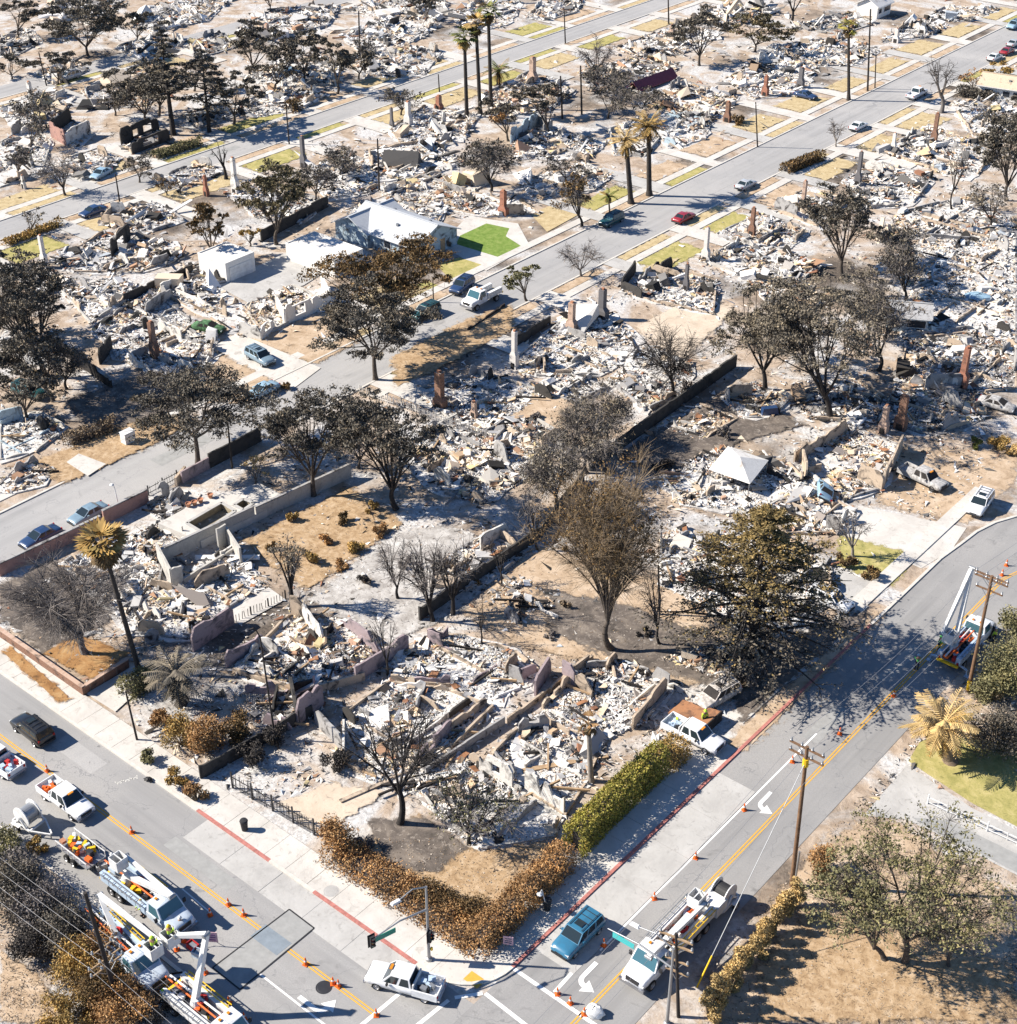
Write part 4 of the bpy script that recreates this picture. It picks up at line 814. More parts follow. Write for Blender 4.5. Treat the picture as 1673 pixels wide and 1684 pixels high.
ruin([(300, 190), (370, 165), (400, 185), (330, 215)], 'rubble among the dark oak trunks', 'dark', 1, sheets=3)
ruin([(400, 130), (460, 100), (560, 110), (560, 140), (450, 145)], 'white debris with a blue tarp scrap', 'ash', 1, sheets=4)
ruin([(570, 100), (640, 70), (730, 85), (700, 125), (600, 130)], 'white rubble strip above the upper street', 'ash', 1, sheets=5)
ruin([(560, 60), (640, 30), (720, 45), (680, 70), (590, 85)], 'rubble beside the lone black pole', 'ash', 1, sheets=4)
ruin([(210, 40), (260, 5), (380, 0), (340, 35), (250, 55)], 'far pale rubble top left', 'ash', 1, sheets=4)
ruin([(390, 50), (450, 15), (560, 10), (540, 45), (440, 70)], 'far rubble lot behind the twin dark oaks', 'ash', 1, sheets=4)
ruin([(560, 20), (620, 0), (740, 5), (720, 35), (630, 28)], 'topmost rubble lot left of the palm row', 'ash', 1, sheets=4)
ruin([(860, 30), (900, 2), (960, 0), (950, 22), (900, 35)], 'topmost rubble lot right of the palm row', 'ash', 1, sheets=4)
ruin([(60, 20), (120, 0), (200, 0), (180, 20), (100, 35)], 'far rubble in the top left behind the oak', 'ash', 1, sheets=3)
ruin([(745, 20), (800, 0), (860, 5), (840, 40), (770, 60)], 'far lot between the palm trunks', 'ash', 1, sheets=3)

ruin([(0, 62), (48, 46), (72, 68), (30, 92), (0, 95)], 'far rubble under the corner crown', 'ash', 2, sheets=3)
ruin([(190, 78), (262, 58), (310, 78), (230, 102)], 'far rubble right of the broad dark oak', 'ash', 2, sheets=3)
ruin([(305, 72), (362, 54), (392, 78), (325, 98)], 'far rubble below the first of the twin oaks', 'dark', 2, sheets=3)
ruin([(60, 120), (120, 100), (150, 115), (90, 140)], 'small debris lot beside the silver van', 'ash', 1, sheets=2, hmax=.5)
ruin([(250, 300), (330, 268), (370, 285), (300, 315)], 'debris strip below the bent trunk', 'tan', 1, sheets=4)
ruin([(20, 450), (85, 445), (130, 470), (60, 490)], 'grey debris behind the huge left oak', 'ash', 1, sheets=4)
ruin([(100, 480), (190, 455), (240, 480), (150, 535)], 'tangled ash between the left oak and the black fence', 'ash', 2, sheets=6)
ruin([(300, 445), (345, 425), (360, 470), (320, 480)], 'burnt heap left of the white garage', 'dark', 1, sheets=4)
ruin([(870, 640), (930, 615), (1000, 640), (950, 665)], 'thin ash spread above the sandy yard', 'ash', 0, sheets=4, hmax=.3)
ruin([(1085, 700), (1150, 665), (1215, 690), (1150, 730)], 'scattered ash below the long black wall', 'tan', 0, sheets=4, hmax=.3, cover=.5)
ruin([(770, 1000), (850, 945), (930, 985), (870, 1040)], 'charred planks and ash in the tan yard', 'dark', 0, sheets=8, hmax=.25, cover=.3, pad=False)
ruin([(1090, 1085), (1180, 1060), (1250, 1090), (1200, 1125)], 'ash and burnt scraps beside the pale burnt SUV', 'dark', 0, sheets=4, hmax=.25, cover=.5, pad=False)

# ---- chimneys that still stand: each belongs to the ruin it rises from
for i, (x, y, ty, kd, fat) in enumerate([
    (940, 545, 498, 'pale', 1.1), (846, 605, 545, 'grey', .9), (724, 672, 612, 'brown', 1.2), (780, 687, 664, 'pale', .8), (990, 525, 476, 'dark', 1.5), (256, 590, 530, 'brown', 1.0),
    (1160, 430, 375, 'grey', .9), (1236, 388, 342, 'brown', .9), (1320, 345, 298, 'pale', .9), (1410, 305, 250, 'dark', .9), (1535, 235, 187, 'brown', .9), (1468, 250, 220, 'white', .8),
    (1580, 640, 572, 'red', 1.15), (1128, 478, 435, 'dark', .7), (1452, 712, 668, 'pale', 1.0), (1480, 706, 652, 'brown', 1.1), (645, 212, 178, 'dark', .7), (672, 208, 168, 'grey', 1.2), (722, 180, 158, 'red', 1.1),
    (500, 275, 225, 'dark', .9), (388, 318, 260, 'white', 1.0), (340, 322, 290, 'red', .8), (55, 182, 135, 'white', .9), (75, 440, 388, 'grey', .8), (876, 135, 95, 'pale', 1.2), (1316, 145, 112, 'dark', .9),
    (828, 354, 314, 'red', 1.3), (1258, 158, 125, 'red', .8), (1473, 70, 48, 'grey', 1.0), (1517, 55, 32, 'white', 1.0), (52, 275, 252, 'white', 1.0), (40, 310, 290, 'white', .8), (1196, 200, 168, 'brown', 1.0), (1105, 60, 42, 'pale', 1.0), (282, 45, 28, 'white', 1), (440, 60, 40, 'pale', 1)]):
    b = P(x, y); h = VPt(x, ty, b).z
    root, c = min(RUINS, key=lambda rc: (rc[1]-b).length)
    chimney(root, (b.x-c.x, b.y-c.y, 0), max(2.2, h), kd, i, fat*(1.0 if y > 200 else 1.25))
print('ruins', len(RUINS))
# ================================================================== walls, fences, hedges' stone neighbours
def long_wall(a, b, h, th, mat, label, cap=None, cat='wall', rag=0.02, seg=4.2):
    a, b = P(*a), P(*b); root = empty('boundary_wall', (a.x, a.y, 0), 0, label, cat)
    d = Vector((b.x-a.x, b.y-a.y)); n = max(1, int(d.length/seg)); rg = random.Random(int(abs(a.x*7)))
    for i in range(n):
        mb = wall_piece(d*(i/n), d*((i+1)/n)-d.normalized()*.02, h+rg.uniform(-.06, .06), th, i+int(abs(a.x)), rag, endlow=False)
        mb.build('panel', M[mat], root)
    if cap:
        MB().beam((0, 0, h+.10), (d.x, d.y, h+.10), th+.1, .1).build('coping', M[cap], root)
    return root
long_wall((690, 1022), (885, 888), 1.9, .22, 'wall_black', 'black charred block wall behind the thin bare trees', rag=.1)
long_wall((885, 888), (960, 790), 1.7, .22, 'wall_black', 'burned wall stretch hidden in the grey hedge', rag=.1)
long_wall((970, 775), (1210, 603), 1.9, .24, 'wall_black', 'long black wall running up to the sparse oak', rag=.06)
long_wall((268, 930), (420, 858), 2.0, .22, 'wall_concrete', 'grey concrete retaining wall behind the roofless shell', cap='wall_grey')
long_wall((422, 857), (578, 785), 1.8, .22, 'wall_concrete', 'long pale retaining wall below the empty pool', cap='wall_grey')
long_wall((0, 948), (168, 868), 1.5, .25, 'wall_pink', 'dusty pink street wall beside the parked sedans', cap='wall_grey')
long_wall((172, 862), (245, 826), 1.7, .25, 'wall_pink', 'shorter pink wall end at the street lamp', cap='wall_grey')
long_wall((0, 1046), (140, 1144), 1.0, .3, 'brick_brown', 'low brown brick wall round the rust lawn', cap='brick_pale')
long_wall((140, 1142), (212, 1096), .9, .3, 'brick_brown', 'brick wall return beside the short drive', cap='brick_pale')
long_wall((330, 1282), (515, 1178), 1.6, .16, 'wall_black', 'black burned board fence left of the gravel pad', rag=.1)
long_wall((300, 795), (345, 770), 1.6, .22, 'wall_shade_mauve', 'shadow mauve wall by the roadside oak trunk')
long_wall((345, 770), (430, 725), 2.0, .22, 'wall_black', 'dark wall between roadside oak and lamp post')
long_wall((290, 800), (306, 780), 1.2, .3, 'wall_tan', 'short tan gate pier near the roadside oak')
long_wall((205, 500), (318, 448), 1.6, .18, 'wall_black', 'black fence left of the white garage', rag=.12)
long_wall((430, 398), (540, 340), 2.0, .2, 'wall_black', 'long dark fence behind the surviving house', rag=.05)
long_wall((75, 560), (185, 640), 1.8, .2, 'charwood', 'charred fence falling away under the huge left oak', rag=.3)
long_wall((830, 505), (770, 545), .6, .2, 'charwood', 'low burned log edging by the middle street', rag=.3)
long_wall((1065, 1160), (1090, 1140), 1.0, .2, 'wall_tan', 'stub of tan wall beside the white pickup')
long_wall((860, 1270), (1000, 1245), .25, .5, 'wood_tan', 'long fallen plank walkway in the white rubble', rag=.02)
long_wall((700, 1275), (830, 1190), .9, .2, 'wall_grey', 'low dividing wall across the corner rubble')
long_wall((835, 1190), (975, 1085), .8, .2, 'wall_tan', 'low tan dividing wall above the white rubble', rag=.2)
long_wall((560, 1320), (640, 1285), .25, .4, 'wall_tan', 'broken concrete step by the gravel pad')

def fence(a, b, h, n, mat, label, rail=True, w=.09, post_every=6):
    a, b = P(*a), P(*b); root = empty('fence', (a.x, a.y, 0), 0, label, 'fence'); d = Vector((b.x-a.x, b.y-a.y, 0))
    ang = math.atan2(d.y, d.x); rg = random.Random(n)
    pm = MB().box((0, 0, h/2), (w, .03, h)).mesh('picket', M[mat]); qm = MB().box((0, 0, h*.56), (.12, .12, h*1.12)).mesh('post', M[mat])
    for i in range(n+1):
        p = d*(i/n)
        if i % post_every == 0: o = link('post', qm, root, p, ang)
        elif rg.random() < .93: 
            o = link('picket', pm, root, p, ang); o.rotation_euler = (rg.gauss(0, .05), rg.gauss(0, .05), ang)
    if rail:
        for z in (.25, .8): MB().beam((0, 0, h*z), (d.x, d.y, h*z), .05, .07).build('rail', M[mat], root)
    return root
fence((383, 1296), (522, 1376), 1.7, 62, 'iron', 'black iron gate and fence along the corner sidewalk', w=.035, post_every=15)
fence((592, 648), (690, 680), 1.2, 34, 'wall_white', 'white picket fence with posts left of the bottle chimney', post_every=8)
fence((690, 684), (800, 722), 1.2, 44, 'wall_grey', 'scorched picket fence in front of the bottle chimney', post_every=11)
fence((1525, 1322), (1690, 1398), 1.0, 10, 'white_metal', 'low white rail fence on the right driveway', w=.05, post_every=3)
fence((355, 1040), (470, 985), 1.0, 24, 'charwood', 'row of burnt stakes beside the cream pad', rail=False, w=.06)
fence((245, 815), (300, 785), 1.2, 14, 'iron', 'thin iron fence above the pink wall end', w=.03)
# ================================================================== trees and plants
def tubes(P0, P1, R0, R1, n=4):
    P0, P1 = np.asarray(P0, float), np.asarray(P1, float); m = len(P0)
    d = P1-P0; L = np.linalg.norm(d, axis=1, keepdims=True); d = d/np.maximum(L, 1e-6)
    u = np.where(np.abs(d[:, 2:3]) < .9, np.array([[0, 0, 1.]]), np.array([[1., 0, 0]]))
    r = np.cross(d, u); r /= np.linalg.norm(r, axis=1, keepdims=True); u = np.cross(r, d)
    t = 2*np.pi*np.arange(n)/n; ring = r[:, None, :]*np.cos(t)[None, :, None]+u[:, None, :]*np.sin(t)[None, :, None]
    A = P0[:, None, :]+ring*np.asarray(R0)[:, None, None]; B = P1[:, None, :]+ring*np.asarray(R1)[:, None, None]
    V = np.concatenate([A, B], 1).reshape(-1, 3); i = np.arange(n)
    q = np.stack([i, (i+1) % n, n+(i+1) % n, n+i], 1); F = (q[None]+(np.arange(m)*2*n)[:, None, None]).reshape(-1, 4)
    return V, F
def leaves(rg, C, s, flat=.0, up=None):
    n = len(C); a = rg.normal(0, 1, (n, 3)); a /= np.linalg.norm(a, axis=1, keepdims=True)
    b = rg.normal(0, 1, (n, 3)); b -= a*(a*b).sum(1, keepdims=True); b /= np.linalg.norm(b, axis=1, keepdims=True)
    if flat: a[:, 2] *= (1-flat); b[:, 2] *= (1-flat)
    sz = s*rg.uniform(.55, 1.35, n)[:, None]; a = a*sz; b = b*sz*.62
    V = np.stack([C-a, C+b*.9, C+a, C-b*.9], 1).reshape(-1, 3); F = (np.arange(4)[None]+(np.arange(n)*4)[:, None])
    return V, F
def merge(parts):
    V, F, k = [], [], 0
    for v, f in parts:
        V.append(v); F.append(f+k); k += len(v)
    return np.concatenate(V), np.concatenate(F)
def bez(a, b, c, n):
    t = np.linspace(0, 1, n+1)[:, None]; return (1-t)**2*a+2*t*(1-t)*b+t*t*c
def crown_box(bx, by, xl, yt, xr, yb):
    """base on the ground, crown centre and radii from its outline in the photograph"""
    B = P(bx, by); cxp, cyp = (xl+xr)/2, (yt+yb)/2; C = VPt(cxp, cyp, B); m = mpp(C)
    W = (xr-xl)/2*m; hh = (yb-yt)/2*m; dep = math.atan2(HC-C.z, math.hypot(C.x, C.y))
    k = hh*hh-(W*math.sin(dep)*.8)**2
    V = max(math.sqrt(max(k, 0))/math.cos(dep), .38*W, .3*hh)
    return B, C-B, W, V, m
def tree(bx, by, xl, yt, xr, yb, style, label, cat='tree', name=None, bark='bark', leaf='leaf_oak', dens=1.0, group=None, fork=None, trunk=1.0):
    B, C, W, V, m = crown_box(bx, by, xl, yt, xr, yb); seed = int(bx*7+by*13); rg = np.random.default_rng(seed)
    C = np.array(C); C[2] = max(C[2], V*.75+.6)
    bare = style in ('bare', 'vase', 'burnt')
    nm = name or {'oak': 'oak_tree', 'bare': 'bare_tree', 'vase': 'bare_tree', 'burnt': 'burned_tree'}[style]
    root = empty(nm, B, 0, label, cat, group)
    K = int(np.clip((xr-xl)*(yb-yt)/ (260 if bare else 340), 10, 46))
    dirs = rg.normal(0, 1, (K, 3)); dirs[:, 2] = np.abs(dirs[:, 2])*(1.0 if style != 'vase' else 1.4)-(.35 if style != 'oak' else .18); dirs /= np.linalg.norm(dirs, axis=1, keepdims=True)
    az0 = np.arctan2(dirs[:, 1], dirs[:, 0]); ph = rg.uniform(0, 6.28, 3)
    lobe = 1+.20*np.sin(2*az0+ph[0])+.16*np.sin(3*az0+ph[1])+.10*np.sin(5*az0+ph[2])
    rad = rg.uniform(.35, .9, K)**.7*np.clip(lobe, .6, 1.18)
    E = np.array([W, W, V])*(1.1 if style == 'oak' else 1.0); CC = C+dirs*rad[:, None]*E*1.0
    H = C[2]+V
    fz = fork if fork is not None else {'oak': .20, 'bare': .2, 'vase': .10, 'burnt': .32}[style]
    Fk = np.array([C[0]*.3, C[1]*.3, max(H*fz, (C[2]-V)*.5)]); r0 = (.011*H+.07+.008*W)*trunk
    wig = rg.normal(0, .025*H, 3); wig[2] = 0
    segs = []  # p0,p1,r0,r1
    tr = bez(np.zeros(3), np.array([Fk[0]*.2, Fk[1]*.2, Fk[2]*.55])+wig, Fk, 5); rr = np.linspace(r0*1.25, r0*.82, 6); rr[0] *= 1.25
    for i in range(5): segs.append((tr[i], tr[i+1], rr[i], rr[i+1], 8))
    nl = {'oak': 6, 'bare': 6, 'vase': 12, 'burnt': 5}[style]; nl = min(nl, K)
    az = np.arctan2(CC[:, 1]-Fk[1], CC[:, 0]-Fk[0]); order = np.argsort(az); groups = np.array_split(order, nl)
    tips = []
    for g in groups:
        if len(g) == 0: continue
        e = CC[g].mean(0)*.72+Fk*.28 if style != 'vase' else CC[g].mean(0)*.6+Fk*.4
        e[2] = max(e[2], Fk[2]+.1*H); mid = (Fk+e)/2; 
        if style == 'vase': mid[:2] = Fk[:2]*.7+e[:2]*.3
        else: mid[2] -= .04*H*rg.uniform(-1, 1.2); mid[:2] += rg.normal(0, .06*W, 2)
        lm = bez(Fk-np.array([0, 0, .2*Fk[2]*rg.uniform(0, 1)]), mid, e, 5); lr = np.linspace(r0*.60, r0*.28, 6)
        for i in range(5): segs.append((lm[i], lm[i+1], lr[i], lr[i+1], 6))
        for c in g:
            k = rg.integers(2, 6); s = lm[k]; md = (s+CC[c])/2+rg.normal(0, .05*W, 3)+np.array([0, 0, -.03*H if style == 'oak' else .03*H])
            bb = bez(s, md, CC[c], 4); br = np.linspace(lr[k]*.62, r0*.07+.015, 5)
            for i in range(4): segs.append((bb[i], bb[i+1], br[i], br[i+1], 5))
            tips.append((CC[c], bb))
    area = (xr-xl)*(yb-yt)
    tw0, tw1, tr0 = [], [], []
    ntw = int(np.clip(area/K/(7.5 if bare else 30), 6, 160)*(dens if bare else 1))
    crad = np.array([W, W, max(V, .5*W)*(1 if bare else .72)])*(.36 if bare else .27)
    trad = max(.012, m*.26)
    for c, bb in tips:
        k = ntw
        t = rg.integers(1, 5, k); s = bb[t]; d = rg.normal(0, 1, (k, 3)); out = (c-C)/E; d = d*.75+out*.9
        if style == 'vase': d += np.array([0, 0, .9])
        d /= np.linalg.norm(d, axis=1, keepdims=True); e = s+d*crad*rg.uniform(.5, 1.25, (k, 1))
        tw0.append(s); tw1.append(e); tr0.append(np.full(k, trad*1.5))
        if bare:
            j = rg.uniform(.35, .9, (k, 1)); s2 = s+(e-s)*j; d2 = d+rg.normal(0, .55, (k, 3)); d2 /= np.linalg.norm(d2, axis=1, keepdims=True)
            tw0.append(s2); tw1.append(s2+d2*crad*rg.uniform(.25, .7, (k, 1))); tr0.append(np.full(k, trad))
    S8 = {}
    for p0, p1, a, b, n in segs: S8.setdefault(n, []).append((p0, p1, a, b))
    parts = [tubes([q[0] for q in L], [q[1] for q in L], [q[2] for q in L], [q[3] for q in L], n) for n, L in S8.items()]
    v, f = merge(parts); link('trunk', np_mesh('trunk', v, f, M[bark], smooth=True), root)
    w0, w1, wr = np.concatenate(tw0), np.concatenate(tw1), np.concatenate(tr0)
    tv = tubes(w0, w1, wr, wr*.45, 3)
    lf = None
    if style == 'oak' or leaf is not None and style in ('bare', 'vase') and leaf != 'leaf_oak':
        ls = float(np.clip(2.1*m, .12, .46)); nL = int(area*dens*(.92 if style == 'oak' else .25)); nL = min(nL, 22000)
        ci = rg.integers(0, len(tips), nL); cs = np.array([c for c, _ in tips])[ci]
        d = rg.normal(0, 1, (nL, 3)); d /= np.linalg.norm(d, axis=1, keepdims=True); d[:, 2] = d[:, 2]*.8+.12
        csz = rg.uniform(.55, 1.45, len(tips))[ci][:, None]; 
        sub = rg.normal(0, 1, (len(tips), 9, 3)); sub /= np.linalg.norm(sub, axis=2, keepdims=True); sub *= rg.uniform(.45, 1.0, (len(tips), 9, 1)); sub[:, :, 2] = np.abs(sub[:, :, 2])*.9-.15
        pos = cs+crad*csz*(sub[ci, rg.integers(0, 9, nL)]+d*.42*rg.uniform(.1, 1.0, (nL, 1)))
        lf = leaves(rg, pos, ls)
    tm = {'oak': 'twig_dark', 'bare': 'twig_grey', 'vase': 'twig_brown', 'burnt': 'twig_dark'}[style]
    if lf is not None:
        nt = len(tv[1]); v, f = merge([tv, lf]); mi = np.zeros(len(f), np.int32); mi[nt:] = 1
        link('crown', np_mesh('crown', v, f, [M[tm], M[leaf]], mi), root)
    else: link('crown', np_mesh('crown', tv[0], tv[1], M[tm]), root)
    return root
G1 = 'scorched oaks and other leafy trees'; G2 = 'bare burned trees'
# nearest
tree(1005, 1068, 872, 765, 1105, 985, 'vase', 'tall vase shaped brown bare tree in the tan yard', leaf='leaf_brownoak', dens=.5, group=G2, trunk=.8)
tree(1488, 1582, 1325, 1385, 1655, 1530, 'oak', 'spreading grey green oak in the dirt yard lower right', leaf='leaf_olive', dens=.20, group=G1, fork=.2)
tree(1455, 1580, 1318, 1430, 1480, 1555, 'oak', 'low left limbs of the spreading oak lower right', leaf='leaf_olive', dens=.2, group=G1, fork=.15)
tree(658, 1355, 560, 1150, 752, 1300, 'burnt', 'black leafless street tree in the corner rubble', bark='bark_burnt', dens=.16, group=G2)
tree(772, 1388, 700, 1290, 852, 1375, 'bare', 'small forked tree with sparse olive leaves in the corner rubble', bark='bark_burnt', leaf='leaf_olive', dens=.35, group=G1)
tree(140, 1075, 15, 905, 222, 1055, 'bare', 'grey bare tree leaning left over the brick wall', dens=.8, bark='bark_grey', group=G2, trunk=1.2)
tree(482, 995, 436, 880, 505, 945, 'bare', 'small kinked tree above the cream pad', bark='bark_burnt', leaf='leaf_grey', dens=.6, group=G2, trunk=1.4)
tree(712, 1022, 640, 880, 745, 985, 'bare', 'left of the thin bare trees by the charred wall', bark='bark_burnt', dens=.3, group=G2)
tree(745, 1010, 700, 875, 790, 980, 'bare', 'right of the thin bare trees by the charred wall', bark='bark_burnt', dens=.3, group=G2)
tree(792, 1060, 772, 985, 812, 1030, 'burnt', 'single thin burnt stem in the tan yard', bark='bark_burnt', dens=.3, group=G2, trunk=.6)
tree(1402, 915, 1374, 828, 1432, 885, 'bare', 'small pale bare tree on the straw lawn', bark='bark_pale', dens=.5, group=G2)
tree(638, 1110, 600, 1000, 665, 1070, 'bare', 'spindly bare tree left of the shadow mauve wall', dens=.25, bark='bark_burnt', group=G2, trunk=.6)
tree(1560, 1590, 1500, 1470, 1655, 1560, 'bare', 'second low stem beside the spreading oak', bark='bark', leaf='leaf_olive', dens=.3, group=G1, trunk=.8)
tree(1085, 1060, 1040, 930, 1110, 1010, 'bare', 'slim bare tree just behind the big brown tree', bark='bark_burnt', dens=.3, group=G2, trunk=.7)
tree(885, 905, 845, 800, 905, 875, 'bare', 'bare tree at the end of the charred wall', bark='bark_burnt', dens=.4, group=G2, trunk=.6)
tree(655, 985, 600, 880, 700, 960, 'bare', 'crooked bare tree on the ash drive', bark='bark_burnt', dens=.3, group=G2, trunk=.8)
tree(825, 965, 790, 880, 850, 935, 'burnt', 'thin snag beside the leaning plaster wall', bark='bark_burnt', dens=.25, group=G2, trunk=.6)
# middle
tree(326, 765, 192, 618, 442, 735, 'oak', 'roadside oak with a forked trunk over the middle street', leaf='leaf_dark', dens=.95, group=G1, fork=.42)
tree(516, 815, 430, 640, 592, 790, 'oak', 'left of the two dark oaks above the retaining wall', leaf='leaf_dark', dens=.72, group=G1)
tree(652, 838, 545, 655, 715, 805, 'oak', 'right of the two dark oaks above the retaining wall', leaf='leaf_dark', dens=.72, bark='bark_burnt', group=G1)
tree(618, 625, 518, 470, 705, 600, 'oak', 'big dark oak at the kerb of the middle street', leaf='leaf_dark', dens=1.0, group=G1, fork=.3)
tree(640, 560, 535, 400, 735, 505, 'oak', 'brown topped oak behind the big kerbside oak', leaf='leaf_brownoak', dens=.9, group=G1)
tree(75, 620, -60, 420, 112, 560, 'oak', 'huge dark oak crown at the left edge', leaf='leaf_dark', dens=.8, group=G1)
tree(88, 660, -20, 540, 110, 640, 'oak', 'lower dark oak under the huge left crown', leaf='leaf_dark', dens=.7, group=G1)
tree(866, 495, 822, 428, 893, 485, 'oak', 'small sparse grey green tree at the roadside', leaf='leaf_olive', dens=.5, group=G1)
tree(956, 455, 914, 392, 988, 448, 'bare', 'small round bare tree beside the middle street', bark='bark_grey', dens=.7, group=G2)
tree(915, 835, 850, 715, 975, 835, 'bare', 'lowest grey thicket of the burned hedge line', leaf='leaf_grey', dens=.75, group=G2, bark='bark_burnt')
tree(965, 778, 895, 660, 1025, 775, 'bare', 'middle grey thicket of the burned hedge line', leaf='leaf_grey', dens=.75, group=G2, bark='bark_burnt')
tree(1000, 728, 935, 632, 1050, 718, 'bare', 'upper grey thicket of the burned hedge line', leaf='leaf_grey', dens=1.0, group=G2, bark='bark_burnt')
tree(1105, 655, 1030, 535, 1165, 640, 'burnt', 'black leafless tree beside the long wall', bark='bark_burnt', dens=.45, group=G2)
tree(1365, 690, 1225, 468, 1450, 640, 'oak', 'wide sparse oak with forked black limbs right of centre', leaf='leaf_grey', dens=.5, group=G1, bark='bark_burnt')
tree(1258, 640, 1175, 470, 1320, 625, 'oak', 'grey leaved oak at the top of the long wall', leaf='leaf_grey', dens=.6, group=G1, bark='bark_burnt')
tree(1445, 610, 1395, 470, 1505, 580, 'bare', 'thin dark tree behind the wide sparse oak', leaf='leaf_grey', dens=.6, group=G2, bark='bark_burnt')
tree(1490, 495, 1440, 395, 1525, 480, 'bare', 'dark leaning tree beside the white ash field', leaf='leaf_dark', dens=.8, group=G2, bark='bark_burnt')
tree(1385, 455, 1318, 310, 1452, 425, 'oak', 'dense dark oak below the brown hedge', leaf='leaf_dark', dens=.7, group=G1)
tree(1655, 330, 1602, 185, 1720, 320, 'oak', 'dark oak at the right edge', leaf='leaf_dark', dens=.8, group=G1)
tree(1630, 375, 1590, 300, 1673, 360, 'bare', 'bare thicket under the right edge oak', leaf='leaf_grey', dens=.5, group=G2)
tree(1548, 185, 1503, 92, 1585, 150, 'burnt', 'pollarded black street tree upper right', bark='bark_grey', dens=.25, group=G2, trunk=1.6)
tree(1375, 242, 1353, 198, 1398, 236, 'bare', 'tiny pale bare tree at the kerb upper right', bark='bark_pale', dens=.6, group=G2)
tree(957, 372, 908, 284, 975, 345, 'bare', 'leaning brown street tree above the straw lawn', leaf='leaf_brownoak', dens=1.2, group=G1, bark='bark_burnt')
tree(808, 315, 748, 228, 850, 285, 'bare', 'dark umbrella shaped tree in the upper centre', leaf='leaf_dark', dens=1.4, group=G1, bark='bark_burnt')
tree(836, 232, 788, 165, 870, 205, 'oak', 'left half of the dark flat crown over the blue room', leaf='leaf_dark', dens=.9, group=G1)
tree(905, 225, 845, 138, 935, 198, 'oak', 'right half of the dark flat crown over the blue room', leaf='leaf_dark', dens=.9, group=G1)
tree(1000, 195, 958, 130, 1062, 190, 'bare', 'twiggy dark tree right of the flat crown', leaf='leaf_dark', dens=.6, group=G2, bark='bark_burnt')
tree(985, 130, 940, 60, 1015, 120, 'bare', 'grey twiggy tree beside the far street', dens=.6, group=G2)
tree(455, 402, 393, 278, 522, 372, 'oak', 'dense oak left of the surviving house', leaf='leaf_oak', dens=.9, group=G1)
tree(352, 430, 300, 328, 378, 415, 'oak', 'brown leaved tree beside the white garage', leaf='leaf_brownoak', dens=.6, group=G1)
tree(275, 322, 255, 292, 290, 320, 'bare', 'round burnt bush by the upper street', leaf='leaf_brownoak', dens=.8, group=G2)
tree(297, 318, 285, 288, 308, 315, 'bare', 'narrow burnt bush by the upper street', dens=.6, group=G2)
tree(372, 295, 345, 225, 378, 270, 'burnt', 'bent leafless trunk beside the upper street', bark='bark_burnt', dens=.12, group=G2, trunk=1.5)
tree(412, 405, 392, 372, 428, 402, 'oak', 'golden brown round shrub by the dark fence', leaf='leaf_gold', dens=.8, group=G1)
# top left
tree(145, 92, 65, 5, 208, 88, 'oak', 'broad dark oak near the top left', leaf='leaf_dark', dens=.8, group=G1)
tree(30, 60, -20, 0, 78, 48, 'oak', 'dark crown in the top left corner', leaf='leaf_dark', dens=.8, group=G1)
tree(385, 205, 345, 120, 425, 190, 'oak', 'dark oak right of the tapering conifer', leaf='leaf_dark', dens=.75, group=G1)
tree(240, 205, 178, 115, 292, 195, 'oak', 'sparse dark oak left of the tall thin pine', leaf='leaf_dark', dens=.6, group=G1)
tree(412, 125, 378, 38, 470, 110, 'oak', 'left of the twin dark oaks at the top', leaf='leaf_dark', dens=.8, group=G1)
tree(500, 135, 455, 48, 545, 120, 'oak', 'right of the twin dark oaks at the top', leaf='leaf_dark', dens=.8, group=G1)
tree(555, 155, 518, 62, 592, 140, 'oak', 'dark oak right of the twin oaks', leaf='leaf_dark', dens=.75, group=G1)
tree(50, 245, 25, 185, 85, 235, 'bare', 'dark burnt tree beside the brick shell', leaf='leaf_dark', dens=.6, group=G2)
tree(108, 322, 58, 250, 138, 315, 'bare', 'grey bare tree at the near side of the upper street', dens=.6, group=G2)
tree(50, 388, 30, 340, 72, 372, 'bare', 'small sparse tree at the lower end of the upper street', leaf='leaf_grey', dens=.4, group=G2)
tree(445, 20, 425, -25, 465, 15, 'oak', 'dark tree on the top edge', leaf='leaf_dark', dens=.8, group=G1)
tree(700, 40, 675, -10, 735, 30, 'oak', 'dark tree on the top edge left of the palms', leaf='leaf_dark', dens=.7, group=G1)
tree(600, 125, 575, 60, 625, 115, 'bare', 'dark scrub behind the far rubble strip', leaf='leaf_dark', dens=.6, group=G2)
tree(262, 190, 215, 105, 320, 180, 'oak', 'dark crown between the thin pine and the tapering conifer', leaf='leaf_dark', dens=.7, group=G1)
tree(190, 190, 150, 140, 225, 185, 'bare', 'low charred tree left of the sparse dark oak', leaf='leaf_dark', dens=.8, group=G2)
tree(60, 210, 20, 150, 100, 200, 'bare', 'charred scrub tree on the far left slab lot', leaf='leaf_dark', dens=.7, group=G2)
tree(590, 130, 560, 80, 628, 125, 'oak', 'rounded dark oak right of the oak group', leaf='leaf_dark', dens=.7, group=G1)
tree(700, 22, 660, -10, 690, 12, 'bare', 'scrub tree at the top edge', leaf='leaf_dark', dens=.8, group=G2)
tree(560, 290, 520, 240, 605, 285, 'bare', 'charred low tree by the grey chimney post', leaf='leaf_dark', dens=.9, group=G2, bark='bark_burnt')
tree(1010, 160, 960, 100, 1045, 150, 'bare', 'charred twiggy tree behind the maroon awning', leaf='leaf_dark', dens=.8, group=G2, bark='bark_burnt')
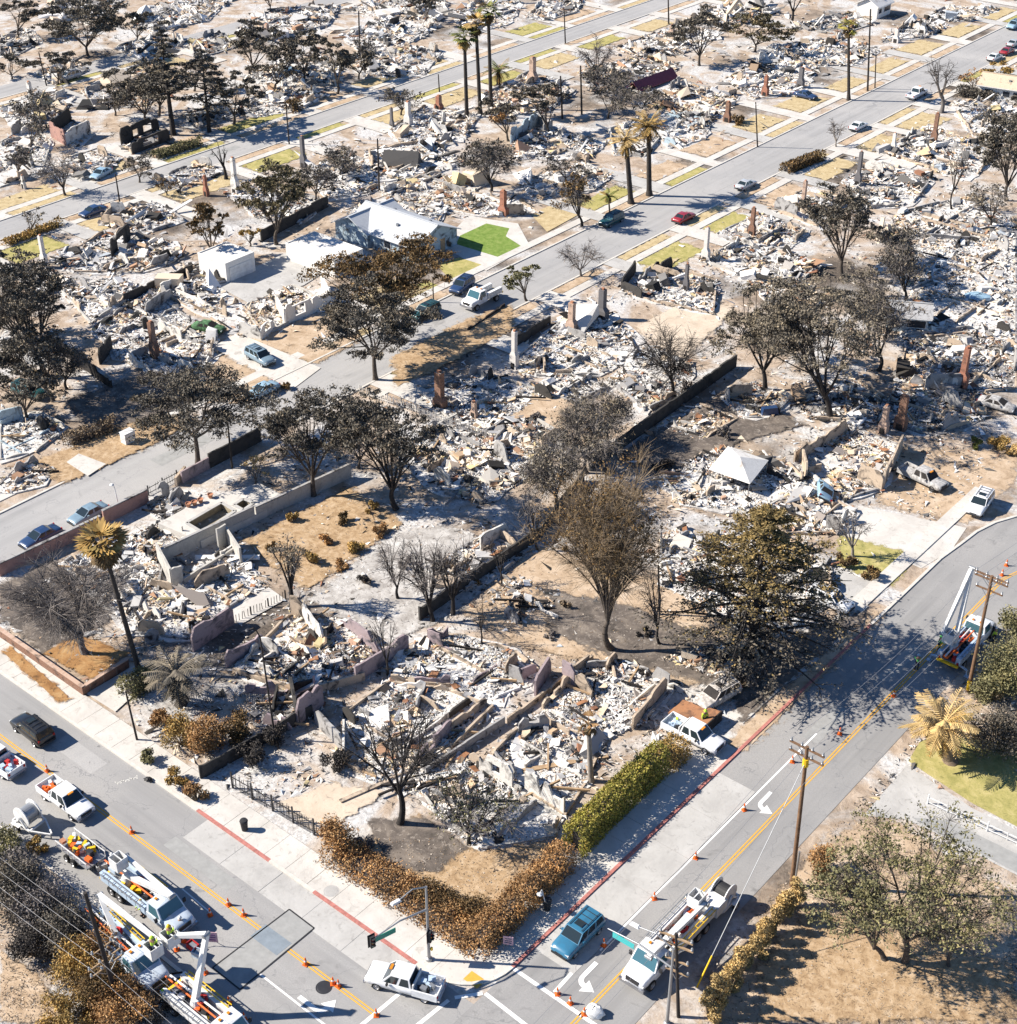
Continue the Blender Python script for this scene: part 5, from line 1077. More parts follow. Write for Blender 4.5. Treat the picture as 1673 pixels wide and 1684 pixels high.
tree(1060, 175, 1030, 140, 1095, 172, 'bare', 'black scrub beside the maroon awning', leaf='leaf_dark', dens=.9, group=G2, bark='bark_burnt')
tree(1430, 500, 1390, 440, 1470, 495, 'bare', 'grey scrub tree below the dense dark oak', leaf='leaf_grey', dens=.8, group=G2, bark='bark_burnt')
tree(1560, 490, 1535, 450, 1590, 485, 'burnt', 'small black snag on the white ash field', dens=.3, group=G2, bark='bark_burnt', trunk=.6)
tree(590, 770, 555, 700, 640, 765, 'oak', 'dark crown between the two oaks above the retaining wall', leaf='leaf_dark', dens=.7, group=G1)
tree(30, 560, -50, 470, 85, 560, 'oak', 'dense middle crown at the left edge', leaf='leaf_dark', dens=.8, group=G1)
tree(95, 140, 60, 85, 140, 130, 'oak', 'dark crown beside the silver van', leaf='leaf_dark', dens=.8, group=G1)
tree(225, 70, 195, 20, 265, 62, 'oak', 'dark crown right of the broad dark oak', leaf='leaf_dark', dens=.8, group=G1)
tree(320, 150, 290, 90, 360, 145, 'oak', 'dark crown behind the tapering conifer', leaf='leaf_dark', dens=.85, group=G1)
tree(455, 150, 415, 75, 505, 140, 'oak', 'dark crown bridging the twin oaks', leaf='leaf_dark', dens=.8, group=G1)
tree(20, 130, -20, 95, 55, 128, 'oak', 'dark crown at the left edge by the far street', leaf='leaf_dark', dens=.8, group=G1)
tree(30, 290, 0, 240, 60, 280, 'bare', 'charred tree at the far left edge ruin', leaf='leaf_dark', dens=.9, group=G2)
tree(230, 300, 195, 258, 262, 295, 'bare', 'charred scrub tree behind the bent trunk', leaf='leaf_dark', dens=.8, group=G2)
tree(45, 690, -30, 600, 95, 680, 'oak', 'lowest dark crown at the left edge', leaf='leaf_dark', dens=.75, group=G1)
tree(110, 640, 60, 560, 150, 635, 'bare', 'charred tree right of the huge left oak', leaf='leaf_dark', dens=.9, group=G2, bark='bark_burnt')
tree(1320, 600, 1270, 505, 1370, 590, 'oak', 'grey crown filling the middle of the right cluster', leaf='leaf_grey', dens=.55, group=G1, bark='bark_burnt')
tree(1430, 560, 1385, 480, 1475, 550, 'oak', 'grey brown crown right of the wide sparse oak', leaf='leaf_grey', dens=.55, group=G1, bark='bark_burnt')
tree(1480, 430, 1440, 360, 1520, 425, 'bare', 'charred tree right of the dense dark oak', leaf='leaf_dark', dens=.8, group=G2, bark='bark_burnt')
tree(660, 190, 630, 140, 700, 185, 'bare', 'charred scrub beside the upper street bend', leaf='leaf_dark', dens=.7, group=G2)
tree(520, 330, 480, 270, 560, 320, 'bare', 'charred tree behind the dense oak', leaf='leaf_dark', dens=.9, group=G2)
tree(930, 300, 895, 255, 965, 295, 'bare', 'charred scrub left of the paired palms', leaf='leaf_dark', dens=.7, group=G2)
# top right
tree(1150, 108, 1106, 18, 1202, 95, 'oak', 'left of the twin dark oaks upper right', leaf='leaf_dark', dens=.65, group=G1)
tree(1242, 85, 1190, 25, 1302, 80, 'oak', 'right brownish one of the twin oaks upper right', leaf='leaf_oak', dens=.65, group=G1)
tree(1302, 38, 1280, -25, 1335, 15, 'burnt', 'black bare tree on the top edge', bark='bark_burnt', dens=.2, group=G2, trunk=1.5)
tree(1565, 345, 1545, 230, 1600, 310, 'burnt', 'thin black tree in the white rubble upper right', bark='bark_burnt', dens=.2, group=G2, trunk=.6)
tree(1640, 140, 1610, 100, 1673, 140, 'oak', 'golden shrub row at the right edge', leaf='leaf_gold', dens=.5, group=G1)
tree(1600, 150, 1570, 110, 1625, 148, 'bare', 'orange twiggy bush beside the pollarded tree', leaf='leaf_rust', dens=.4, group=G2)
tree(420, 800, 400, 745, 448, 790, 'bare', 'small tan dried tree by the pool', leaf='leaf_straw', dens=.5, group=G2, trunk=.6)

# --- conifer with layered boughs
def conifer(bx, by, top, xl, xr, label, leafs=('leaf_gold', 'leaf_dark'), n=54, low=.12, dens=1.0, name='conifer_tree', bark='bark_burnt', split=.66):
    B = P(bx, by); H = VPt(bx, top, B).z; m = mpp(B); W = (xr-xl)/2*m; rg = np.random.default_rng(bx); off = ((xl+xr)/2-bx)*m*RIGHT
    root = empty(name, B, 0, label, 'tree')
    P0, P1, R0, R1 = [], [], [], []
    tip = np.array([off[0]*.5, off[1]*.5, H])
    for i in range(10):
        a, b = tip*(i/10), tip*((i+1)/10); P0.append(a); P1.append(b); R0.append((.03*H)*(1-i/10.6)); R1.append(.03*H*(1-(i+1)/10.6))
    LP, up = [], []
    for k in range(n):
        t = low+(1-low)*(k+rg.uniform(0, 1))/n; s = tip*t; az = k*2.4+rg.uniform(-.4, .4)
        L = W*(1.18*(1-max(0, t-.35)/.66)**.8 if t > .35 else rg.uniform(.75, 1.15))*rg.uniform(.75, 1.1)+.3
        d = np.array([math.cos(az), math.sin(az), 0]); mid = s+d*L*.5+np.array([0, 0, .10*L]); e = s+d*L+np.array([0, 0, -.02*L*rg.uniform(-1, 2)])
        bb = bez(s, mid, e, 4); rr = np.linspace(.012*H*(1-t)+.05, .03, 5)
        for i in range(4): P0.append(bb[i]); P1.append(bb[i+1]); R0.append(rr[i]); R1.append(rr[i+1])
        for j in range(9):
            u = rg.uniform(.25, 1.0); q = bez(s, mid, e, 20)[int(u*20)]; az2 = az+rg.choice([-1, 1])*rg.uniform(.4, 1.1); l2 = L*rg.uniform(.15, .36)
            q2 = q+np.array([math.cos(az2), math.sin(az2), rg.uniform(-.12, .16)])*l2
            P0.append(q); P1.append(q2); R0.append(.035); R1.append(.015)
            kk = int((14 if t > .3 else 6)*dens); w = rg.uniform(0, 1, (kk, 1)); pp = q+(q2-q)*w+rg.normal(0, .16, (kk, 3))*np.array([1.3, 1.3, .55])*max(1, L*.17)
            LP.append(pp); up.append(np.full(kk, t))
    v, f = tubes(P0, P1, R0, R1, 5); link('trunk', np_mesh('trunk', v, f, M[bark], smooth=True), root)
    LP = np.concatenate(LP); up = np.concatenate(up); v, f = leaves(rg, LP, float(np.clip(2.6*m, .17, .5)), flat=.45)
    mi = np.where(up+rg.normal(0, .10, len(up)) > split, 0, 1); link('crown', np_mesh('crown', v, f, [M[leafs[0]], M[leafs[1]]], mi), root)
    return root
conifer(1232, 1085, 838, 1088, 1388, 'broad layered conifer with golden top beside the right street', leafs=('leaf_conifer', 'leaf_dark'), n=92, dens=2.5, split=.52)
conifer(286, 222, 45, 255, 312, 'tall thin dark pine above the upper street', ('leaf_dark', 'leaf_dark'), n=34, low=.35)
conifer(345, 218, 82, 292, 402, 'tapering dark conifer right of the thin pine', ('leaf_dark', 'leaf_dark'), n=34, low=.25)

# --- palms
def frond(rg, L, droop, up0, n=9, leaf=.5, w=.055):
    """one feather frond along +X as quads"""
    V, F = [], []
    pts = []; x, z, a = 0., 0., up0
    for i in range(n+1):
        pts.append((x, z)); x += L/n*math.cos(a); z += L/n*math.sin(a); a -= droop/n
    for i in range(n):
        (x0, z0), (x1, z1) = pts[i], pts[i+1]
        k = len(V); V += [(x0, -w, z0), (x1, -w*.7, z1), (x1, w*.7, z1), (x0, w, z0)]; F.append((k, k+1, k+2, k+3))
        ll = leaf*L*.5*math.sin(math.pi*min(1, (i+1.2)/(n+.6)))**.6
        for s in (-1, 1):
            for h in (.2, .7):
                xa, za = x0+(x1-x0)*h, z0+(z1-z0)*h; ta = .75
                k = len(V); V += [(xa-.05, s*w, za), (xa+.09, s*w, za), (xa+ll*math.cos(ta)+.04, s*(w+ll*math.sin(ta)), za-.22*ll+rg.uniform(-.1, .1)*ll), (xa+ll*math.cos(ta)-.06, s*(w+ll*math.sin(ta)), za-.22*ll)]
                F.append((k, k+1, k+2, k+3))
    return np.array(V), np.array(F)
def rotz(V, a, off): 
    c, s = math.cos(a), math.sin(a); return np.stack([V[:, 0]*c-V[:, 1]*s+off[0], V[:, 0]*s+V[:, 1]*c+off[1], V[:, 2]+off[2]], 1)
def palm(bx, by, tx, ty, label, fl=2.6, nf=34, kind='feather', leaf='leaf_green', dead='leaf_straw', r=.22, bark='trunk_palm_burnt', skirt=.4, group='palm trees'):
    B = P(bx, by); T = VPt(tx, ty, B)-B; rg = np.random.default_rng(int(bx*3+by)); root = empty('palm_tree', B, 0, label, 'palm', group)
    T = np.array(T); n = 10; P0 = [T*(i/n)+np.array([0, 0, 0]) for i in range(n)]; P1 = [T*((i+1)/n) for i in range(n)]
    rr = [r*(1.5 if i == 0 else 1.05-.25*i/n) for i in range(n+1)]
    v, f = tubes(P0, P1, [x*1.06 for x in rr[:n]], rr[1:], 9); link('trunk', np_mesh('trunk', v, f, M[bark], smooth=True), root)
    parts, mi = [], []
    for k in range(nf):
        az = k*2.39996+rg.uniform(-.2, .2); old = k/nf; isd = old < skirt
        up0 = 1.25-2.1*(1-old)**1.0+rg.uniform(-.3, .3) if not isd else rg.uniform(-1.45, -.5); dr = rg.uniform(.7, 1.3) if not isd else rg.uniform(.2, .7)
        L = fl*rg.uniform(.8, 1.1)*(.8 if isd else 1)
        if kind == 'feather': V, F = frond(rg, L, dr, up0)
        else:  # fan leaf on a stalk
            st = L*.45; a = up0; ex, ez = st*math.cos(a), st*math.sin(a); V = [(0, -.03, 0), (ex, -.03, ez), (ex, .03, ez), (0, .03, 0)]; F = [(0, 1, 2, 3)]
            for q in range(9):
                th = (q-4)/4*1.15; ll = L*.55*rg.uniform(.8, 1.05); a2 = a-.35-abs(th)*.2
                dx, dy, dz = math.cos(th)*math.cos(a2)*ll, math.sin(th)*ll, math.cos(th)*math.sin(a2)*ll-.1*ll; kk = len(V)
                nx, ny = -math.sin(th)*.12*L*.5, math.cos(th)*.12*L*.5
                V += [(ex, 0, ez), (ex+dx*.6+nx, dy*.6+ny, ez+dz*.6), (ex+dx, dy, ez+dz), (ex+dx*.6-nx, dy*.6-ny, ez+dz*.6)]; F.append((kk, kk+1, kk+2, kk+3))
            V, F = np.array(V), np.array(F)
        parts.append((rotz(V, az, T), F)); mi += [1 if isd or rg.random() < .12 else 0]*len(F)
    v, f = merge(parts); link('crown', np_mesh('crown', v, f, [M[leaf], M[dead]], mi), root); return root
palm(230, 1106, 170, 898, 'leaning fan palm with a long black trunk left side', 2.9, 76, 'fan', 'leaf_gold', 'leaf_brownoak', .24, skirt=.6)
palm(298, 1158, 288, 1110, 'short burnt date palm by the lower left hedge', 3.5, 40, leaf='leaf_grey', dead='leaf_dark', r=.42, skirt=.45)
palm(1562, 1252, 1552, 1192, 'stout date palm with golden fronds at the right lawn', 3.7, 46, leaf='leaf_straw', dead='leaf_gold', r=.5, bark='trunk_palm', skirt=.35)
palm(1038, 335, 1030, 232, 'left of the paired palms at the middle street', 3.4, 40, leaf='leaf_straw', dead='leaf_gold', r=.42)
palm(1068, 322, 1067, 208, 'right of the paired palms at the middle street', 3.6, 40, leaf='leaf_gold', dead='leaf_brownoak', r=.42)
palm(768, 192, 764, 62, 'left palm of the tall thin row', 3.2, 34, 'fan', 'leaf_green', 'leaf_gold', .36)
palm(790, 188, 783, 40, 'middle palm of the tall thin row', 3.0, 34, 'fan', 'leaf_gold', 'leaf_brownoak', .36)
palm(808, 178, 803, 20, 'right palm of the tall thin row', 3.0, 34, 'fan', 'leaf_green', 'leaf_brownoak', .36)
palm(1396, 165, 1396, 45, 'single tall palm above the upper right kerb', 2.6, 28, 'fan', 'leaf_hedge', 'leaf_brownoak', .3)
palm(820, 140, 820, 116, 'low green palm beside the pink chimney', 3.4, 26, leaf='leaf_green', dead='leaf_gold', r=.4)
palm(1003, 352, 1001, 322, 'small young palm at the kerb by the teal car', 1.8, 16, leaf='leaf_green', dead='leaf_gold', r=.14)
palm(972, 1285, 968, 1190, 'bare palm trunk with a burnt rusty top in the white rubble', 1.6, 16, 'fan', 'leaf_rust', 'leaf_brownoak', .24, bark='bark_pale', skirt=.8)

# --- hedges and shrubs
def hedge(path, w, h, leaf, label, twig='twig_brown', dens=1.0, ragged=.25, name='hedge', cat='hedge', group=None):
    q = [P(*p) for p in path]; c = q[0]; rg = np.random.default_rng(int(abs(c.x*31+c.y*17))); root = empty(name, (c.x, c.y, 0), 0, label, cat, group); m = mpp(c)
    pos = []; core = MB(); s = float(np.clip(1.85*m, .09, .4))
    for i in range(len(q)-1):
        a, b = q[i]-c, q[i+1]-c; d = b-a; L = d.length; d.normalize(); nrm = Vector((-d.y, d.x, 0))
        n = int(L*(w+2*h)/(s*s)*1.5*dens)
        t = rg.uniform(-.02*L, 1.02*L, n); side = rg.uniform(0, w+2*h, n)
        hh = h*(1+ragged*np.sin(t*1.3+i)*.3+ragged*np.sin(t*3.1)*.25)
        off = np.where(side < h, -w/2, np.where(side > h+w, w/2, side-h-w/2)); z = np.where(side < h, side/h*hh, np.where(side > h+w, (side-h-w)/h*hh, hh))
        edge = np.where((side > h) & (side < h+w), 1-.18*np.abs(off/(w/2))**3, 1); z = z*edge
        off = off*(1-.18*(z/h)**3)
        jit = rg.normal(0, .09+ragged*.25, (n, 3))
        pos.append(np.stack([a.x+d.x*t+nrm.x*off, a.y+d.y*t+nrm.y*off, np.maximum(z, .08)], 1)+jit*np.array([1, 1, .7]))
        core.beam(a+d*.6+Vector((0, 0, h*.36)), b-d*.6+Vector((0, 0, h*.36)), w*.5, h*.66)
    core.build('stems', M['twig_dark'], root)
    pos = np.concatenate(pos); pos[:, 2] = np.maximum(pos[:, 2], .05); v, f = leaves(rg, pos, s); link('foliage', np_mesh('foliage', v, f, M[leaf]), root); return root
hedge([(942, 1406), (1030, 1318), (1085, 1268)], 1.8, 3.2, 'leaf_hedge', 'clipped green hedge along the red kerb', dens=1.25, ragged=.08)
hedge([(1087, 1266), (1118, 1240)], 2.2, 2.1, 'leaf_gold', 'dried golden end of the green hedge by the white pickup', ragged=.2)
hedge([(782, 1566), (860, 1490), (930, 1420)], 2.0, 2.2, 'leaf_rust', 'rusty brown hedge along the right street corner', ragged=.5)
hedge([(548, 1400), (660, 1470), (798, 1558)], 3.0, .95, 'leaf_rust', 'rusty brown hedge along the lower left sidewalk', ragged=.7, dens=.8)
hedge([(690, 1470), (760, 1510), (800, 1500)], 2.4, .9, 'leaf_brownoak', 'brown and green scrub inside the hedge corner', ragged=.6)
hedge([(205, 1150), (262, 1115)], 1.8, 1.9, 'leaf_olive', 'rounded olive shrub beside the burnt date palm', ragged=.2)
hedge([(1290, 285), (1350, 262)], 2.0, 1.6, 'leaf_brownoak', 'clipped brown hedge at the upper right lot corner', ragged=.1)
hedge([(475, 185), (492, 180)], 2.6, 2.0, 'leaf_brownoak', 'square clipped brown shrub above the upper street', ragged=.1)
hedge([(1575, 155), (1640, 165)], 3.0, 1.6, 'leaf_dark', 'dark clipped shrubs beside the upper right house', ragged=.25)
hedge([(255, 262), (330, 238)], 2.0, 1.2, 'leaf_olive', 'low scrub strip above the upper left street', ragged=.5)
hedge([(110, 735), (190, 705)], 1.6, 1.5, 'twig_brown', 'burnt twiggy hedge left of the white cabinet', ragged=.5, dens=.7)
hedge([(10, 405), (100, 370)], 1.6, .9, 'leaf_gold', 'golden scrub at the lower end of the upper street', ragged=.5)
def shrub(bx, by, w, h, leaf, label, dens=1.0, stems=True, name='shrub', group=None, col=False, twig='twig_brown'):
    B = P(bx, by); rg = np.random.default_rng(int(bx*5+by*3)); m = mpp(B); root = empty(name, B, 0, label, 'shrub', group); s = float(np.clip(1.95*m, .09, .4))
    n = int(4*w*h/(s*s)*.9*dens)+60
    k = max(5, int(w*h*1.2)); k = min(k, 40); ca = rg.uniform(0, 6.28, k); cr = np.sqrt(rg.uniform(0, 1, k))*w/2*.75; cz = rg.uniform(.25, .85, k)*h
    if col: cz = np.linspace(.12, .9, k)*h; cr *= (1.15-cz/h)
    cc = np.stack([np.cos(ca)*cr, np.sin(ca)*cr, cz*(1-.35*(cr/(w/2))**2)], 1)
    d = rg.normal(0, 1, (n, 3)); d /= np.linalg.norm(d, axis=1, keepdims=True); rad = max(.3, min(w, h)*.3)
    pos = cc[rg.integers(0, k, n)]+d*rad*rg.uniform(.3, 1, (n, 1)); pos[:, 2] = np.maximum(pos[:, 2], .06)
    v, f = leaves(rg, pos, s); link('foliage', np_mesh('foliage', v, f, M[leaf]), root)
    ns = 26; e = pos[rg.integers(0, n, ns)]; st = np.stack([e[:, 0]*.15, e[:, 1]*.15, np.zeros(ns)], 1); v, f = tubes(st, e, np.full(ns, .05), np.full(ns, .02), 4)
    link('stems', np_mesh('stems', v, f, M[twig]), root); return root
GS = 'dry shrubs and bushes'
for a in [(560, 1400, 3.2, 3.6, 'leaf_rust', 'tall dark orange shrub at the gate end of the brown hedge'),
    (300, 1225, 4.2, 3.0, 'leaf_gold', 'golden brown shrub left of the burnt thicket'), (345, 1232, 4.6, 3.6, 'leaf_rust', 'large orange brown shrub beside the black fence'),
    (260, 1195, 3.2, 1.8, 'leaf_rust', 'low rusty shrub next to the sidewalk post'), (385, 1215, 3.6, 3.0, 'leaf_brownoak', 'brown shrub under the curved street lamp'),
    (245, 1255, 2.0, 1.4, 'leaf_olive', 'small olive bush on the sidewalk edge by the post'), (290, 1290, 2.4, 1.6, 'leaf_gold', 'golden bush on the sidewalk edge'), (325, 1318, 2.2, 1.8, 'leaf_rust', 'rust bush at the end of the planting strip'),
    (1352, 1440, 2.8, 2.8, 'leaf_rust', 'red brown bush beside the tall utility pole'), (1385, 1470, 2.6, 2.4, 'leaf_dark', 'dark bush under the spreading oak'),
    (1640, 1235, 6.0, 4.4, 'leaf_dark', 'dark shrub mass right of the date palm'), (1665, 1130, 7.0, 5.5, 'leaf_olive', 'large olive shrub at the right edge'), (1630, 1150, 4.6, 3.4, 'leaf_olive', 'lower olive shrub beside the right pole'),
    (1672, 1045, 4.0, 3.6, 'leaf_olive', 'olive shrub behind the right bucket truck'),
    (450, 1225, 2.6, 2.2, 'twig_dark', 'burnt black thicket under the street lamp'), (415, 1255, 3.0, 2.4, 'twig_dark', 'burnt thicket beside the black board fence'),
    (555, 1265, 2.6, 2.2, 'twig_dark', 'black burnt bush above the gravel pad'), (600, 1395, 1.4, 1.4, 'twig_grey', 'pale twisted stump by the corner hedge'),
    (1390, 930, 3.0, 1.4, 'leaf_brownoak', 'low brown shrub below the small pale tree'), (1430, 955, 3.0, 1.5, 'leaf_brownoak', 'round brown shrub by the sidewalk end'),
    (540, 895, 2.4, 1.4, 'leaf_rust', 'rusty bush in the orange yard'), (585, 905, 2.0, 1.8, 'leaf_gold', 'golden bush in the orange yard'), (625, 880, 2.4, 1.5, 'leaf_rust', 'rusty bush by the back drive'), (510, 925, 2.2, 1.6, 'leaf_gold', 'dry bush in front of the kinked tree'), (560, 935, 2.2, 1.3, 'leaf_rust', 'low rusty bush left of the back drive'),
    (1215, 205, 3.0, 2.0, 'leaf_brownoak', 'brown shrub by the low white ruin'), (1600, 735, 2.0, 1.2, 'leaf_green', 'small green shrub by the sandy yard'), (1640, 740, 3.2, 1.8, 'leaf_gold', 'golden shrub at the right of the sandy yard'), (1668, 750, 2.6, 1.6, 'leaf_straw', 'straw coloured shrub on the right edge'),
    (1090, 770, 3.4, 1.6, 'twig_dark', 'burnt scrub below the long wall'), (1190, 720, 3.0, 1.4, 'twig_grey', 'grey scrub above the white canopy'), (820, 200, 4.0, 2.4, 'leaf_rust', 'orange shrub right of the low palm'), (733, 408, 1.5, 2.0, 'leaf_dark', 'clipped dark shrub at the surviving house corner'),
    (1130, 640, 2.0, 1.2, 'twig_grey', 'grey scrub by the black leafless tree'), (470, 640, 1.6, 1.0, 'leaf_brownoak', 'low brown shrub by the kerb of the white driveway'), (1060, 1110, 1.6, .9, 'twig_dark', 'burnt scrub above the white rubble'), (1215, 1130, 3.2, 1.8, 'twig_grey', 'grey scrub beside the burnt SUV'), (1245, 1110, 2.6, 1.6, 'twig_grey', 'pale scrub by the shaded sidewalk'),
    (700, 425, 1.2, 1.0, 'leaf_green', 'small green bush by the surviving house')    , (600, 960, 1.8, 1.2, 'twig_dark', 'charred brush on the left of the ash drive'), (665, 930, 2.2, 1.2, 'twig_grey', 'grey brush in the middle of the ash drive'), (735, 935, 1.6, 1.1, 'twig_brown', 'brown brush on the ash drive'), (780, 960, 1.8, 1.0, 'leaf_brownoak', 'dry bush beside the charred block wall'), (860, 1000, 1.6, .9, 'twig_dark', 'black brush in the tan yard'), (930, 1000, 1.8, .8, 'twig_brown', 'low brown brush left of the big bare tree'), (905, 1050, 1.5, .8, 'twig_grey', 'grey brush near the pale drum'), (1060, 1045, 1.8, 1.0, 'twig_dark', 'black brush right of the big bare tree'), (480, 860, 2.0, 1.2, 'leaf_gold', 'tall dry weeds below the retaining wall'), (450, 905, 1.8, 1.1, 'leaf_brownoak', 'dry weeds above the kinked tree'), (560, 860, 2.2, 1.3, 'leaf_brownoak', 'brown weeds in the middle of the orange yard'), (610, 840, 2.0, 1.2, 'leaf_gold', 'golden weeds at the upper end of the orange yard'), (1000, 780, 1.8, 1.0, 'twig_grey', 'grey brush at the low end of the long wall'), (880, 690, 2.0, 1.0, 'twig_grey', 'grey brush on the bright sandy yard')]:
    shrub(*a, group=GS)
# lower-left thicket behind the trucks
for a in [(8, 1405, 4.0, 3.0, 'leaf_olive', 'olive bush above the parked blue car'), (62, 1402, 2.2, 1.4, 'leaf_gold', 'yellow flecked bush beside the reel trailer'),
    (20, 1500, 5.5, 4.6, 'leaf_dark', 'dark bush at the left edge below the parked car'), (75, 1520, 5.0, 4.4, 'twig_grey', 'burnt grey thicket beside the leaning pole'), (120, 1560, 4.6, 4.2, 'leaf_dark', 'dark thicket at the middle of the lower left verge'),
    (130, 1610, 4.0, 3.6, 'leaf_gold', 'golden bush under the leaning pole'), (165, 1640, 4.4, 3.8, 'leaf_brownoak', 'brown bush at the foot of the leaning pole'), (60, 1570, 4.4, 3.0, 'twig_dark', 'burnt black scrub above the bottom left dirt'),
    (205, 1684, 5.0, 3.4, 'leaf_rust', 'rust orange bush on the bottom edge'), (110, 1684, 5.2, 2.6, 'leaf_gold', 'golden scrub in the bottom left'), (255, 1675, 3.6, 2.4, 'twig_dark', 'black scrub beside the bottom utility truck'), (160, 1590, 3.6, 3.4, 'leaf_rust', 'rusty bush behind the second bucket truck'), (40, 1450, 4.5, 3.6, 'twig_grey', 'grey brush below the parked blue car')]:
    shrub(*a, group=GS)
# row of dried narrow cypress at the lower right dirt yard
for i in range(13):
    t = i/12; x, y = 1165+(1306-1165)*t, 1672+(1490-1672)*t
    shrub(x, y, 1.7, 3.0+.5*math.sin(i*2.1), 'leaf_straw', ['first', 'second', 'third', 'fourth', 'fifth', 'sixth', 'seventh', 'eighth', 'ninth', 'tenth', 'eleventh', 'twelfth', 'thirteenth'][i]+' dried straw coloured cypress of the row, counted from the bottom edge', 1.3, name='dried_cypress', group='row of dried cypresses', col=True)
# ================================================================== vehicles
def wheel(par, x, y, r, w=.24, rim='rim', tyre='rubber'):
    s = 1 if y > 0 else -1
    o = MB().lathe([(r*.62, -w/2), (r*.93, -w/2), (r, -w*.3), (r, w*.3), (r*.93, w/2), (r*.62, w/2), (r*.62, -w/2)], n=18, axis='Y').build('wheel', M[tyre], par, 40, loc=(x, y, r))
    MB().lathe([(0, .0), (r*.18, .02), (r*.22, -.02), (r*.55, -.01), (r*.63, .03)], n=14, axis='Y').build('rim', M[rim], o, loc=(0, s*w*.42, 0)).scale = (1, s, 1)
    return o
def loft(mb, stations, mi=0):
    """stations: (x, [(y,z)...half profile from bottom to top centre])"""
    k = len(stations[0][1]); rows = []
    for x, pr in stations:
        full = [(x, y, z) for y, z in pr]+[(x, -y, z) for y, z in reversed(pr[:-1] if abs(pr[-1][0]) < 1e-6 else pr)]
        rows.append(full)
    n = len(rows[0]); V = [p for r in rows for p in r]; F = []
    for i in range(len(rows)-1):
        for j in range(n-1): F.append((i*n+j, i*n+j+1, (i+1)*n+j+1, (i+1)*n+j))
        F.append((i*n+n-1, i*n, (i+1)*n, (i+1)*n+n-1))
    F.append(tuple(range(n))[::-1]); F.append(tuple(range((len(rows)-1)*n, len(rows)*n)))
    mb.add(V, F, mi); return mb
def prof(w, zb, zm, zt, crown=.03): return [(w*.86, zb), (w*.97, zb+.08), (w, zm), (w*.975, zt-.10), (w*.88, zt-.02), (w*.5, zt+crown*.7), (0, zt+crown)]
def frustum(xb0, xb1, xt0, xt1, wb, wt, zb, zt):
    b = [(xb0, -wb, zb), (xb1, -wb, zb), (xb1, wb, zb), (xb0, wb, zb)]; t = [(xt0, -wt, zt), (xt1, -wt, zt), (xt1, wt, zt), (xt0, wt, zt)]
    return b, t
def quad_panel(name, par, c4, mat, inset=.08, off=.012, th=.004):
    c = [Vector(p) for p in c4]; m = sum(c, Vector())/4; n = (c[1]-c[0]).cross(c[3]-c[0]).normalized()
    q = [p+(m-p)*inset+n*off for p in c]; v = q+[p-n*th for p in q]
    return MB().add(v, [(0, 1, 2, 3), (7, 6, 5, 4), (0, 4, 5, 1), (1, 5, 6, 2), (2, 6, 7, 3), (3, 7, 4, 0)]).build(name, M[mat], par)
def lerp3(a, b, t): return tuple(a[i]+(b[i]-a[i])*t for i in range(3))
def greenhouse(par, xb0, xb1, xt0, xt1, wb, wt, zb, zt, body, glass, sides=((0.04, .48), (.52, .96)), rear=True, roofrise=.05):
    """cabin with roof, pillars and separate window panes; x0 rear, x1 front"""
    b, t = frustum(xb0, xb1, xt0, xt1, wb, wt, zb, zt); mb = MB()
    v = b+t+[((xt0+xt1)/2+(xt0-xt1)*.3, 0, zt+roofrise), ((xt0+xt1)/2+(xt1-xt0)*.3, 0, zt+roofrise)]
    mb.add(v, [(0, 1, 5, 4), (1, 2, 6, 5), (2, 3, 7, 6), (3, 0, 4, 7), (4, 5, 9, 8), (6, 7, 8, 9), (5, 6, 9), (7, 4, 8)])
    o = mb.build('cabin', M[body], par)
    quad_panel('windshield', par, [b[1], b[2], t[2], t[1]], glass, .09)
    if rear: quad_panel('rear_window', par, [b[3], b[0], t[0], t[3]], glass, .12)
    for s0, s1 in sides:
        for (A, B, C, D) in ((b[0], b[1], t[1], t[0]), (b[2], b[3], t[3], t[2])):
            flip = A is b[2]
            u0, u1 = (1-s1, 1-s0) if flip else (s0, s1)
            quad_panel('side_window', par, [lerp3(A, B, u0), lerp3(A, B, u1), lerp3(D, C, u1), lerp3(D, C, u0)], glass, .14)
    return o
def lamps(par, xf, xr, w, zf, zr):
    for s in (-1, 1):
        MB().box((xf, s*w*.72, zf), (.10, .34, .15)).build('headlight', M['lamp_clear'], par)
        MB().box((xr, s*w*.80, zr), (.08, .2, .26)).build('taillight', M['lamp_red'], par)
